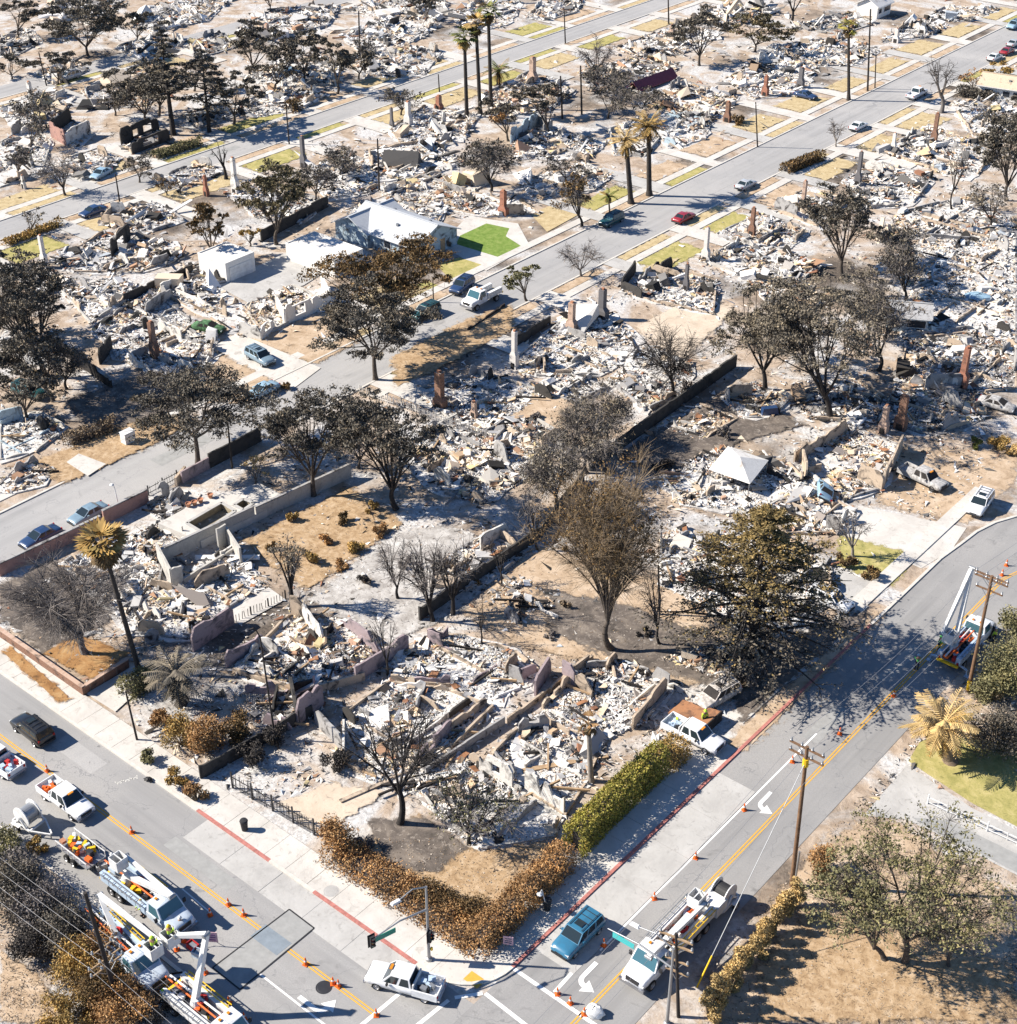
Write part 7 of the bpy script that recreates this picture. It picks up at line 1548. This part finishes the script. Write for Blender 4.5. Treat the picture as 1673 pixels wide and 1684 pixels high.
pool([(308, 872), (366, 838), (388, 852), (335, 888)], 'empty brown rectangular pool in the bright deck')
pool([(386, 842), (402, 832), (418, 839), (402, 851)], 'small square empty spa beside the pool')
for k, (x, y) in enumerate(((312, 845), (322, 842), (332, 838), (348, 830))):
    c = P(x, y); o = MB().lathe([(.0, .02), (.22, .02), (.32, .45), (.36, .5), (.3, .5), (.26, .4), (0, .38)], n=12).build('flower_pot', M['terracotta'], None, 40, loc=(c.x, c.y, .95)); tag(o, ['first', 'second', 'third', 'fourth'][k]+' terracotta pot from the left beside the empty pool', 'flower pot', 'terracotta pots')
# ================================================================== poles, wires, signals
def pole(px, py, tx, ty, label, mat='pole_wood', r=.17, arms=(), name='utility_pole', insul=True, guard=None):
    B = P(px, py); T = VPt(tx, ty, B)-B; root = empty(name, B, 0, label, 'pole')
    MB().cyl((0, 0, 0), T, r, r*.72, 10).build('shaft', M[mat], root, 40)
    for (t, half, az, w, n) in arms:
        c = T*t; d = Vector((math.cos(az), math.sin(az), 0)); o = MB().beam(c-d*half, c+d*half, w, w*1.2).build('crossarm', M['pole_wood' if mat == 'pole_wood' else 'wood_tan'], root)
        ins = MB()
        for k in range(n):
            q = c+d*half*(-.92+1.84*k/(n-1)); ins.lathe([(0, .0), (.07, .02), (.11, .1), (.06, .16), (.1, .24), (.05, .34), (0, .36)], c=(q.x, q.y, q.z+w*.5), n=8)
        if insul: ins.build('insulator', M['galv'], o)['kind'] = 'stuff'
        MB().beam(c-d*half*.55+Vector((0, 0, -.05)), c+Vector((0, 0, -.9)), .04, .06).build('brace', M['galv'], o); MB().beam(c+d*half*.55+Vector((0, 0, -.05)), c+Vector((0, 0, -.9)), .04, .06).build('brace', M['galv'], o)
    if guard: MB().cyl(T*guard[0], T*guard[1], r*1.25, r*1.2, 10).build('marker_band', M['yellow'], root)
    return root, B, T
p1, B1, T1 = pole(1302, 1457, 1328, 1228, 'tall brown utility pole with crossarms beside the right street', r=.2, arms=((.985, 1.5, 0, .13, 4), (.93, 1.5, 0.0, .13, 4)), guard=(.87, .92))
MB().cyl((.3, -.1, 0), (.3, -.1, 4.2), .09, .09, 8).build('conduit', M['galv'], p1)
p2, B2, T2 = pole(1592, 1137, 1632, 947, 'utility pole with double crossarms beside the raised boom truck', r=.19, arms=((.99, 1.6, 0, .13, 4), (.965, 1.6, 0.0, .13, 4), (.88, 1.3, 0, .12, 3)), guard=(.02, .10))
p3, B3, T3 = pole(196, 1652, 140, 1468, 'leaning black burnt pole with pale crossarms lower left', 'pole_burnt', .2, arms=((.42, 1.5, math.pi/2, .09, 4), (.36, 1.5, math.pi/2, .09, 4), (.52, .9, math.pi/2, .07, 3)))
p4, B4, T4 = pole(1116, 1672, 1112, 1535, 'dark pole with four pale crossarms on the bottom edge', 'pole_burnt', .15, arms=((.95, 1.3, .2, .12, 3), (.86, 1.3, .2, .12, 3), (.68, .9, .2, .11, 2), (.55, .9, .2, .12, 2)))
pole(226, 1218, 207, 1137, 'thin black post on the lower left sidewalk', 'pole_burnt', .11)
pole(382, 770, 374, 688, 'dark post beside the forked roadside oak', 'pole_burnt', .13)
pole(198, 338, 190, 286, 'thin dark pole at the near side of the upper street', 'pole_burnt', .14)
pole(77, 142, 64, 86, 'thin dark pole at the farthest street', 'pole_burnt', .14)
pole(476, 238, 470, 168, 'thin pole beside the square shrub', 'pole_burnt', .14)
pole(1246, 242, 1243, 168, 'thin street pole at the upper right parkway', 'pole_burnt', .14)
pole(1427, 150, 1432, 15, 'very tall thin pole beside the single palm', 'pole_burnt', .2)
pole(1439, 146, 1441, 85, 'short thin pole right of the tall thin one', 'pole_burnt', .13)
pole(592, 88, 590, 18, 'lone black pole in the far rubble', 'pole_burnt', .2)
pole(624, 315, 621, 228, 'black pole among the upper centre rubble', 'pole_burnt', .17)
pole(723, 152, 721, 122, 'short dark post at the upper street', 'pole_burnt', .14)
pole(930, 72, 928, 18, 'thin pole beside the far street', 'pole_burnt', .16)
pole(1100, 40, 1099, -10, 'dark pole on the top edge', 'pole_burnt', .2)
pole(957, 188, 955, 108, 'black stem like pole behind the twiggy trees', 'pole_burnt', .2)
pole(925, 195, 922, 125, 'black stem left of the twiggy trees', 'pole_burnt', .2)
pole(713, 497, 712, 455, 'thin post in front of the yellow lawn', 'pole_burnt', .1)
pole(1085, 1012, 1083, 930, 'black post behind the big bare tree', 'pole_burnt', .13)
def wire(a, b, sag, label, r=.013, mat='cable', n=14, grp='overhead wires'):
    a, b = Vector(a), Vector(b); pts = []
    for i in range(n+1):
        t = i/n; p = a.lerp(b, t); p.z -= sag*4*t*(1-t); pts.append(p-a)
    v, f = tubes([p[:] for p in pts[:-1]], [p[:] for p in pts[1:]], np.full(n, r), np.full(n, r), 5)
    o = link('overhead_wire', np_mesh('overhead_wire', v, f, M[mat]), None, a); return tag(o, label, 'wire', grp)
off = (-1.38, -.5, .5, 1.38)
for k, dx in enumerate(off):
    wire(B1+T1*.985+Vector((dx, 0, .35)), B2+T2*.99+Vector((dx, 0, .35)), 1.6, ['leftmost', 'second', 'third', 'rightmost'][k]+' wire slung between the two tall poles on the right street')
    wire(B2+T2*.99+Vector((dx, 0, .35)), B2+T2*.99+Vector((dx+6, 62, 2)), 1.8, ['leftmost', 'second', 'third', 'rightmost'][k]+' wire leaving the right pole up the street')
for k, dx in enumerate((-1.38, 0, 1.38)):
    wire(B1+T1*.93+Vector((dx, 0, .35)), B1+T1*.93+Vector((dx, -62, -1)), 1.6, ['left', 'middle', 'right'][k]+' wire running down over the right street bucket truck')
for k, dy in enumerate((-1.4, -.5, .5, 1.4)):
    q = B3+T3*.42+Vector((0, dy, .3)); wire(q, q+Vector((-46, -1, 1.0)), 1.2, ['lowest', 'second', 'third', 'uppermost'][k]+' wire leaving the leaning pole to the left')
    wire(q, q+Vector((44, .5, .5)), 1.2, ['lowest', 'second', 'third', 'uppermost'][k]+' wire leaving the leaning pole along the trucks')
# guy wire with its yellow guard
gb = P(1146, 1624); root = empty('guy_wire', gb, 0, 'slanting guy wire with a yellow guard beside the bucket truck', 'wire'); tp = B1+T1*.9-gb
MB().cyl((0, 0, 0), tp, .035, n=6).build('cable', M['galv'], root); MB().cyl((0, 0, 0), tp*.14, .07, n=8).build('guard', M['yellow'], root)
# traffic signal on the corner
def signal_head(parent, c, rz):
    o = MB().box((0, 0, 0), (.32, .38, 1.1)).build('signal_head', M['trim'], parent, loc=c, rz=rz)
    for k, m_ in enumerate(('lamp_red', 'lamp_amber', 'sign_green')):
        MB().cyl((.16, 0, .34-.34*k), (.2, 0, .34-.34*k), .13, n=12).build('lens', M[m_], o); MB().box((.26, 0, .34-.34*k+.13), (.22, .28, .03)).build('visor', M['trim'], o)
    MB().box((-.12, 0, 0), (.03, .62, 1.3)).build('backplate', M['trim'], o); return o
def signal_mast(B, H, arm_to, arm_z, lamp_to, label, sign_m, sign_at, head=True, brace=None):
    root = empty('traffic_signal', B, 0, label, 'traffic signal'); MB().cyl((0, 0, 0), (0, 0, H), .14, .09, 10).build('pole', M['galv'], root, 40); MB().lathe([(0, .0), (.3, .0), (.26, .2), (.15, .28)], n=12).build('base', M['galv'], root)
    a = Vector((0, 0, arm_z)); e = Vector(arm_to); m_ = (a+e)/2+Vector((0, 0, .35)); MB().tube([a, a.lerp(m_, .6), m_, e], [.09, .08, .07, .05], 8).build('mast_arm', M['galv'], root, 50)
    l = Vector(lamp_to); t = Vector((0, 0, H-.05)); q = (t+l)/2+Vector((0, 0, .45)); ra = MB().tube([t, q, l], [.06, .05, .045], 8).build('lamp_arm', M['galv'], root, 50)
    d = (l-t); d.z = 0; d.normalize(); MB().box((l.x+d.x*.3, l.y+d.y*.3, l.z), (.85, .34, .16), rz=math.atan2(d.y, d.x), taper=.75).build('luminaire', M['white_metal'], ra)
    if head: signal_head(root, e+Vector((0, 0, -.2)), math.atan2(e.y, e.x)+math.pi/2)
    if sign_at:
        c = a.lerp(e, sign_at)+Vector((0, 0, -.28)); d = e-a; d.z = 0; MB().box((0, 0, 0), (1.9, .05, .5)).build('street_sign', M[sign_m], root, loc=c, rz=math.atan2(d.y, d.x))
    return root
BS = P(706, 1578, .12); top = VPt(696, 1458, BS).z; e1 = VPt(615, 1548, BS)-BS
# the arm reaches out over the lower street: same bearing, height from the pole
def over(px, py, z): p = P(px, py, z); return Vector((p.x, p.y, z))
arm = over(612, 1545, 5.4)-BS; lmp = over(657, 1480, top+.1)-BS
s_ = signal_mast(BS, top-.12, arm, 5.6, lmp, 'traffic signal with a green street sign at the hedge corner', 'sign_green', .78)
signal_head(s_, Vector((.3, -.15, 3.0)), .4); MB().box((.22, .1, 1.3), (.14, .14, .3)).build('push_button', M['yellow'], s_)
BS2 = P(1097, 1684, .05); arm = over(1000, 1527, 6.4)-BS2; lmp = over(1050, 1524, 8.6)-BS2
signal_mast(BS2, 8.2, arm, 6.2, lmp, 'grey signal pole with a teal street sign on the bottom edge', 'sign_teal', .75, head=False)
def street_lamp(px, py, tx, ty, hx, hy, label, mat='pole_burnt', r=.1):
    B = P(px, py); T = VPt(tx, ty, B)-B; h = VPt(hx, hy, B)-B; root = empty('street_lamp', B, 0, label, 'street lamp')
    MB().cyl((0, 0, 0), T, r, r*.7, 10).build('pole', M[mat], root, 40); q = (T+h)/2+Vector((0, 0, .6)); a = MB().tube([T, T.lerp(q, .5)+Vector((0, 0, .2)), q, h], [r*.7, r*.6, r*.6, r*.5], 7).build('arm', M[mat], root, 50)
    MB().lathe([(0, .12), (.14, .1), (.26, -.02), (.2, -.1), (0, -.12)], n=12).build('luminaire', M['white_metal' if mat != 'pole_burnt' else 'iron'], a, loc=h); return root
street_lamp(453, 1216, 428, 1048, 408, 1036, 'curved black street lamp in front of the ragged walls')
street_lamp(197, 842, 190, 808, 184, 797, 'small white street lamp above the pink wall', 'white_metal', .08)
street_lamp(902, 1500, 894, 1474, 888, 1470, 'small white headed sign pole on the shaded sidewalk', 'white_metal', .05)
# ================================================================== cones, signs, small things
def cone():
    root = empty('traffic_cone'); MB().box((0, 0, .02), (.42, .42, .04)).build('base', M['orange'], root); MB().lathe([(.17, .04), (.035, .78), (.0, .79)], n=14).build('body', M['orange'], root, 40)
    MB().lathe([(.113, .36), (.087, .50), (.085, .50)], n=14).build('reflective_band', M['white_metal'], root, loc=(0, 0, 0)).scale = (1.05, 1.05, 1)
    return root
proto = None
CONES = [((78, 1268), 'behind the white pickup with red gear'), ((217, 1369), 'on the yellow line ahead of the white pickup'), ((376, 1488), 'first of a close pair on the yellow line'), ((401, 1505), 'second of a close pair on the yellow line'),
    ((346, 1505), 'in the shadow of the shade tinted truck'), ((303, 1548), 'beside the pink work sign'), ((291, 1562), 'under the double basket'), ((503, 1586), 'on the yellow line below the steel plate'), ((548, 1618), 'left of two touching on the yellow line'), ((557, 1622), 'right of two touching on the yellow line'), ((619, 1670), 'at the end of the yellow line by the crosswalk'),
    ((338, 1600), 'in the shadow of the raised boom'), ((377, 1650), 'next to the bottom boom truck'), ((402, 1676), 'on the bottom edge beside the boom truck'), ((1381, 1207), 'highest on the white line of the right street'), ((1224, 1332), 'on the white line beside the turn arrow'), ((1144, 1411), 'on the white line above the bucket truck'), ((1076, 1478), 'just behind the bucket of the right street truck'),
    ((993, 1555), 'beside the rear of the teal SUV'), ((917, 1635), 'on the crosswalk below the teal SUV'), ((938, 1650), 'on the crosswalk beside the yellow line'), ((961, 1668), 'beside the white bag on the bottom edge'), ((1470, 1145), 'on the yellow line in the conifer shadow'), ((1303, 1253), 'behind the tall brown pole'), ((1648, 946), 'under the double crossarms on the yellow line'), ((1655, 930), 'farthest up the yellow line')]
proto = cone()
for i, ((x, y), lb) in enumerate(CONES):
    o = proto if i == 0 else copy_tree(proto); p = P(x, y, .05); o.location = (p.x, p.y, .045); o.rotation_euler = (0, 0, i*.7); tag(o, 'orange traffic cone '+lb, 'traffic cone', 'orange cones')
def board_sign(px, py, w, h, mat, label, z0=.9, rz=.6, stripe=None):
    B = P(px, py); root = empty('work_sign', B, rz, label, 'sign'); MB().box((0, 0, z0+h/2), (w, .04, h)).build('panel', M[mat], root)
    for s in (-1, 1): MB().beam((s*w*.35, 0, z0+.05), (s*w*.5, .25*s, .02), .04, .04).build('leg', M['galv'], root)
    if stripe: 
        for k in range(3): MB().box((0, -.03, z0+h*(.25+.25*k)), (w*.7, .015, h*.1)).build('lettering', M[stripe], root)
    return root
board_sign(349, 1556, 1.1, 1.1, 'sign_pink', 'pink work sign with purple marks beside the cones', .5, .6, 'purple')
board_sign(836, 1562, .8, .9, 'sign_pink', 'small red and blue sign on the shaded corner sidewalk', .6, .5, 'car_blue')
def bin_(px, py, label, mat='trim', s=1.0, z=.0):
    B = P(px, py); root = empty('litter_bin', (B.x, B.y, z), .4, label, 'bin'); MB().lathe([(0, 0), (.26*s, 0), (.34*s, .95*s), (.36*s, .96*s), (.36*s, 1.02*s), (0, 1.02*s)], n=14).build('body', M[mat], root, 40); MB().lathe([(.37*s, 1.02*s), (.3*s, 1.14*s), (0, 1.18*s)], n=14).build('lid', M[mat], root, 40)
bin_(403, 1366, 'black litter bin by the faded red kerb', z=.12); bin_(900, 1497, 'black litter bin on the shaded sidewalk', z=.125); bin_(945, 1120, 'pale grey drum beside the charred back room', 'galv', 1.0)
o = None
B = P(212, 728); root = empty('utility_cabinet', (B.x, B.y, 0), 0, 'white utility cabinet at the far kerb of the middle street', 'cabinet'); MB().box((0, 0, .8), (1.0, 1.5, 1.5)).build('body', M['white_metal'], root); MB().box((0, 0, 1.58), (1.1, 1.6, .08)).build('lid', M['white_metal'], root); MB().box((.52, 0, .8), (.03, 1.3, 1.3)).build('door', M['white_metal'], root); MB().box((0, 0, .04), (1.2, 1.7, .08)).build('plinth', M['concrete'], root)
# white bag by the bottom cone, rusty ramp by the crew pickup, tipped bin
def lump(name, px, py, sx, sy, sz, mat, label, cat, z=0.0, rz=0.4, seed=2):
    B = P(px, py); rg = np.random.default_rng(seed); mb = MB(); n = 12
    prof_ = [(0, sz), (.55, sz*.96), (.9, sz*.7), (1.0, sz*.3), (.92, .02), (0, 0)]; mb.lathe(prof_, n=n)
    V = np.array(mb.v)*np.array([sx/2, sy/2, 1]); V += rg.normal(0, .06, V.shape)*np.array([1, 1, .6]); V[:, 2] = np.maximum(V[:, 2], 0); mb.v = [tuple(v) for v in V]
    o = mb.build(name, M[mat], None, 40, loc=(B.x, B.y, z), rz=rz); return tag(o, label, cat)
lump('white_bag', 978, 1668, 1.5, 1.1, .8, 'white_metal', 'white bulk bag beside the bottom cone', 'bag', .04)
lump('tarp_heap', 480, 120, 4.5, 3.0, .9, 'car_skyblue', 'bright blue tarp heap among the far oaks', 'tarp', .2)
lump('tarp_heap', 1608, 492, 4.0, 2.4, .7, 'car_skyblue', 'blue tarp scrap on the white ash field', 'tarp', .2, seed=4)
lump('tarp_heap', 245, 1285+0, .9, .5, .3, 'trim', 'small dark sack on the lower left sidewalk edge', 'bag', .12, seed=6)
c = P(1143, 1180); root = empty('rusty_ramp', (c.x, c.y, 0), 0, 'rust orange metal ramp behind the white crew pickup', 'ramp'); v = [(-2.2, -1.2, .05), (2.0, -1.2, .05), (2.0, 1.2, .05), (-2.2, 1.2, .05), (-2.2, -1.2, .2), (2.0, -1.2, 1.1), (2.0, 1.2, 1.1), (-2.2, 1.2, .2)]
MB().add(v, [(0, 3, 2, 1), (4, 5, 6, 7), (0, 1, 5, 4), (1, 2, 6, 5), (2, 3, 7, 6), (3, 0, 4, 7)]).build('deck', M['sheet_rust'], root); MB().box((2.1, 0, .6), (.12, 2.5, 1.2)).build('end_plate', M['charwood'], root)
c = P(1265, 682); root = empty('tipped_bin', (c.x, c.y, .15), .9, 'tipped dark blue bin on the pale debris', 'bin'); MB().box((0, 0, .5), (2.2, .9, .9), taper=.85).build('body', M['car_blue'], root); MB().box((1.2, 0, .5), (.1, 1.0, 1.0)).build('lid', M['trim'], root)
# ================================================================== people
def figure(pose):
    """skeleton vertices (x forward), radii; skin modifier grows one body"""
    arm = {'work': [((.28, .28, 1.25), (.48, .18, 1.22)), ((.22, -.26, 1.1), (.46, -.12, 1.2))], 'stand': [((.04, .30, 1.12), (.12, .28, .88)), ((.04, -.30, 1.12), (.12, -.28, .88))]}[pose]
    V = [((0, 0, .98), .15), ((0, 0, 1.2), .15), ((0, 0, 1.42), .16), ((.01, 0, 1.55), .065), ((.03, 0, 1.68), .10), ((.04, 0, 1.78), .085)]; E = [(0, 1), (1, 2), (2, 3), (3, 4), (4, 5)]
    nose = len(V); V.append(((.15, 0, 1.67), .018)); E.append((4, nose))
    for k, s in enumerate((1, -1)):
        a = len(V); V += [((0, s*.20, 1.43), .075), (arm[k][0], .052), (arm[k][1], .036)]; E += [(2, a), (a, a+1), (a+1, a+2)]
        w_ = Vector(arm[k][1]); dr = (w_-Vector(arm[k][0])).normalized(); pm = len(V); V.append((tuple(w_+dr*.08), .036)); E.append((a+2, pm))
        for j in range(4): q = len(V); V.append((tuple(w_+dr*(.17+.015*(1-abs(j-1.5)))+Vector((-.02, 0, -.01))+Vector((0, 1, 0)).cross(dr)*(j-1.5)*.024), .009)); E.append((pm, q))
        q = len(V); V.append((tuple(w_+dr*.09+Vector((.05, -s*.05, .02))), .010)); E.append((a+2, q))
        l = len(V); V += [((.0, s*.11, .90), .10), ((.04, s*.13, .50), .062), ((-.02, s*.13, .10), .045), ((.14, s*.14, .05), .045)]; E += [(0, l), (l, l+1), (l+1, l+2), (l+2, l+3)]
    return V, E
def skinned(name, V, E, mat, parent, grow=0.0, keep=None, root=0):
    idx = [i for i in range(len(V)) if keep is None or keep(i)]; mp = {i: k for k, i in enumerate(idx)}
    me = bpy.data.meshes.new(name); me.from_pydata([V[i][0] for i in idx], [(mp[a], mp[b]) for a, b in E if a in mp and b in mp], []); me.materials.append(M[mat])
    o = link(name, me, parent); md = o.modifiers.new('skin', 'SKIN'); md.use_smooth_shade = True
    sv = me.skin_vertices
    if not sv: 
        bpy.context.view_layer.objects.active = o
    sv = me.skin_vertices[0].data if me.skin_vertices else None
    if sv:
        for k, i in enumerate(idx): sv[k].radius = (V[i][1]+grow,)*2; sv[k].use_root = (k == mp.get(root, 0))
    su = o.modifiers.new('smooth', 'SUBSURF'); su.levels = 1; su.render_levels = 1; return o
def person(px, py, z, rz, pose, label, vest='hivis', hat='white_metal', legs='denim', loc=None):
    B = P(px, py, z) if loc is None else Vector(loc); root = empty('person', (B.x, B.y, z), rz, label, 'person', 'line workers in bright vests')
    V, E = figure(pose); skinned('body', V, E, 'skin', root)
    arms = set(); n0 = 7; per = 4+4+1+4  # per side
    def part(i):
        if i < 7: return {0: 'h', 1: 't', 2: 't', 3: 'n', 4: 'n', 5: 'n', 6: 'n'}[i]
        j = (i-7) % per; return 'a' if j < 3 else ('d' if j < 9 else ('l' if j < 12 else 'f'))
    skinned('jacket', V, E, vest, root, .018, lambda i: part(i) in 'hta', 1); skinned('trousers', V, E, legs, root, .015, lambda i: part(i) in 'hl', 0)
    MB().lathe([(.15, 1.74), (.145, 1.80), (.11, 1.87), (0, 1.90)], c=(.03, 0, 0), n=12).build('helmet', M[hat], root, 60); MB().lathe([(.10, 1.735), (.18, 1.73), (.15, 1.75)], c=(.05, 0, 0), n=12).build('helmet_brim', M[hat], root)
    for s in (-1, 1): MB().box((.07, s*.135, .05), (.28, .1, .1)).build('boot', M['trim'], root); MB().box((.125, s*.035, 1.70), (.02, .025, .015)).build('eye', M['trim'], root); MB().box((.03, s*.10, 1.67), (.05, .03, .07)).build('ear', M['skin'], root)
    MB().box((.125, 0, 1.615), (.015, .05, .012)).build('mouth', M['lamp_red'], root); return root
person(1507, 1101, .04, 2.2, 'work', 'worker in green vest standing in the conifer shadow', 'hivis_green', 'car_skyblue')
person(1543, 1070, .04, .6, 'work', 'worker in green vest at the rear of the raised boom truck', 'hivis_green', 'hivis_green')
person(1634, 1056, .04, 3.0, 'stand', 'worker in yellow vest at the right of the raised boom truck', 'hivis', 'white_metal')
person(236, 1506, .04, -1.6, 'work', 'worker in yellow vest beside the shade tinted truck', 'hivis', 'yellow')
person(272, 1655, .04, .4, 'work', 'worker in yellow vest beside the bottom boom truck', 'hivis', 'hivis')
for k, (x, y, m1, lb) in enumerate(((318, 1560, 'red_plastic', 'red crate on the road beside the pink work sign'), (327, 1572, 'blue_shade_metal', 'pale blue crate on the road beside the pink work sign'), (285, 1628, 'yellow', 'yellow crate beside the bottom boom truck'), (292, 1612, 'iron', 'black crate beside the bottom boom truck'), (168, 1428, 'white_metal', 'white crate behind the shade tinted truck'))):
    B = P(x, y); root = empty('tool_crate', (B.x, B.y, .03), .3*k, lb, 'crate', 'crates of the line crew'); mb = MB(); mb.box((0, 0, .03), (.9, .6, .06))
    for s in (-1, 1): mb.box((s*.43, 0, .3), (.04, .6, .5)); mb.box((0, s*.28, .3), (.82, .04, .5))
    mb.build('body', M[m1], root); MB().box((.05, 0, .3), (.6, .4, .3)).build('contents', M['galv'], root)
person(1158, 1192, .1, -.5, 'stand', 'worker in yellow vest behind the crew pickup', 'hivis', 'hivis', 'denim')
person(300, 1535, .04, 2.5, 'stand', 'worker in yellow vest beside the cones under the double basket', 'hivis', 'white_metal')
person(188, 1430, .04, .9, 'stand', 'worker in orange vest between the gear trailer and the shade tinted truck', 'orange', 'white_metal')
person(1128, 1500, .04, 1.2, 'work', 'worker in green vest behind the right street bucket truck', 'hivis_green', 'white_metal')
# two workers stand in the double basket
tr2 = [o for o in bpy.data.objects if o.get('label') == 'shade tinted bucket truck with a double basket of workers'][0]
Mx = Matrix.Translation(tr2.location) @ Matrix.Rotation(tr2.rotation_euler.z, 4, 'Z')
for k, dy in enumerate((-.75, .75)):
    q = Mx @ Vector((3.7, 1.2+dy, 3.28)); person(0, 0, q.z, 2.0, 'work', ['worker in yellow vest in the near basket of the double bucket', 'worker in yellow vest in the far basket of the double bucket'][k], 'hivis', ['hivis', 'yellow'][k], loc=q)
# ================================================================== scattered debris over every burned yard
rg = np.random.default_rng(77)
def free(x, y):
    ok = np.ones(len(x), bool)
    for a, b in ((S1L-3.8, S1R+1), (S2L-4, S2R+4), (S3L-4, S3R+4), (S5L-1, S5R+4)): ok &= ~((x > a) & (x < b))
    ok &= (y > S4T+3.5); return ok
n = 60000; px = rg.uniform(-30, 1700, n); py = rg.uniform(-30, 1330, n)
pts = np.array([P(a, b)[:2] for a, b in zip(px, py)]); okm = free(pts[:, 0], pts[:, 1]); pts = pts[okm]
lawns = [[P(*p) for p in y_[1]] for y_ in Y if y_[0] in ('lawn', 'driveway', 'pool_deck', 'gravel_yard', 'patio') and y_[2] not in ('ash_pad', 'ash_drive')]
for q in lawns: k = ~inside([(p.x, p.y) for p in q], pts[:, 0], pts[:, 1]); pts = pts[k]
# clustered: keep near random centres
cc = pts[rg.integers(0, len(pts), 320)]; dm = np.min(np.linalg.norm(pts[:, None, :]-cc[None], axis=2), axis=1); pts = pts[rg.uniform(0, 1, len(pts)) < np.exp(-(dm/4.0)**2)*.95+.12]
n = len(pts); dep = np.hypot(np.hypot(pts[:, 0], pts[:, 1]), HC)/FPX; s = np.maximum(.12, 2.3*dep)*np.exp(rg.normal(-.1, .55, n)); S = np.stack([s*rg.uniform(.8, 2.6, n), s*rg.uniform(.5, 1.1, n), s*rg.uniform(.15, .6, n)], 1)
V_, F_ = tetras(rg, np.stack([pts[:, 0], pts[:, 1], .06+S[:, 2]*.4], 1), S*1.3)
o = link('scattered_debris', np_mesh('scattered_debris', V_, F_, [M['rubble_ash'], M['rubble_dark'], M['rubble_tan']], np.repeat(rg.choice(3, n, p=[.4, .42, .18]), 4))); tag(o, 'ash and small debris strewn over the burned yards', 'debris', kind='stuff')

# charred twigs and weeds lying about the yards, and leaf litter in the near dirt yards
rg = np.random.default_rng(78); n = 9000; px = np.concatenate([rg.uniform(-30, 1700, n), rg.uniform(1150, 1690, 700), rg.uniform(0, 260, 400)]); py = np.concatenate([rg.uniform(-30, 1330, n), rg.uniform(1390, 1690, 700), rg.uniform(1540, 1690, 400)])
pts = np.array([P(a, b)[:2] for a, b in zip(px, py)]); okm = free(pts[:, 0], pts[:, 1]) | ((pts[:, 0] > S1R+1.2) & (py > 1350)) | ((pts[:, 1] < S4B-.8) & (px < 300)); pts = pts[okm]
for q in lawns: k = ~inside([(p.x, p.y) for p in q], pts[:, 0], pts[:, 1]); pts = pts[k]
cc = pts[rg.integers(0, len(pts), 260)]; dm = np.min(np.linalg.norm(pts[:, None, :]-cc[None], axis=2), axis=1); pts = pts[rg.uniform(0, 1, len(pts)) < np.exp(-(dm/3.0)**2)+.1]
m_ = len(pts); k = 5; b0 = np.repeat(np.concatenate([pts, np.full((m_, 1), .04)], 1), k, 0); dep = np.hypot(np.hypot(b0[:, 0], b0[:, 1]), HC)/FPX
d = rg.normal(0, 1, (m_*k, 3)); d[:, 2] = np.abs(d[:, 2])*.8; L_ = np.maximum(.35, 6*dep)*rg.uniform(.4, 1.5, m_*k); e0 = b0+d*L_[:, None]*.6; r_ = np.maximum(.012, .35*dep)
V_, F_ = tubes(b0, e0, r_, r_*.5, 3); o = link('charred_weeds', np_mesh('charred_weeds', V_, F_, [M['twig_dark'], M['twig_brown'], M['twig_grey']], np.repeat(rg.choice(3, m_*k, p=[.5, .25, .25]), 3))); tag(o, 'charred weeds and twigs scattered over yards and verges', 'weeds', kind='stuff')
n = 5000; px = np.concatenate([rg.uniform(1150, 1690, n), rg.uniform(0, 260, 2000), rg.uniform(545, 940, 5000), rg.uniform(760, 1260, 4000)]); py = np.concatenate([rg.uniform(1350, 1690, n), rg.uniform(1540, 1690, 2000), rg.uniform(1380, 1560, 5000), rg.uniform(880, 1130, 4000)])
pts = np.array([P(a, b)[:2] for a, b in zip(px, py)]); okm = (pts[:, 0] > S1R+.8) | (pts[:, 1] < S4B-.8) | ((pts[:, 0] < S1L-3.4) & (pts[:, 1] > S4T+3.4)); pts = pts[okm]
for q in lawns: k_ = ~inside([(p.x, p.y) for p in q], pts[:, 0], pts[:, 1]); pts = pts[k_]
V_, F_ = leaves(rg, np.concatenate([pts, rg.uniform(.08, .2, (len(pts), 1))], 1), .085, flat=.7); o = link('leaf_litter', np_mesh('leaf_litter', V_, F_, M['litter'])); tag(o, 'fallen leaves littering the dirt yards near the corner', 'leaf litter', kind='stuff')
# dark seam round the road patch
q = [P(*p) for p in [(476, 1496), (517, 1527), (395, 1628), (350, 1592)]]; mb = MB()
for i in range(4): mb.beam((q[i].x, q[i].y, 0), (q[(i+1) % 4].x, q[(i+1) % 4].y, 0), .12, .012)
o = mb.build('tar_seam', M['trim'], None, loc=(0, 0, .050)); tag(o, 'dark tar seam framing the grey road patch', 'road marking')
print('objects', len(bpy.data.objects), 'tris', sum(len(m.polygons)*2 for m in bpy.data.meshes))
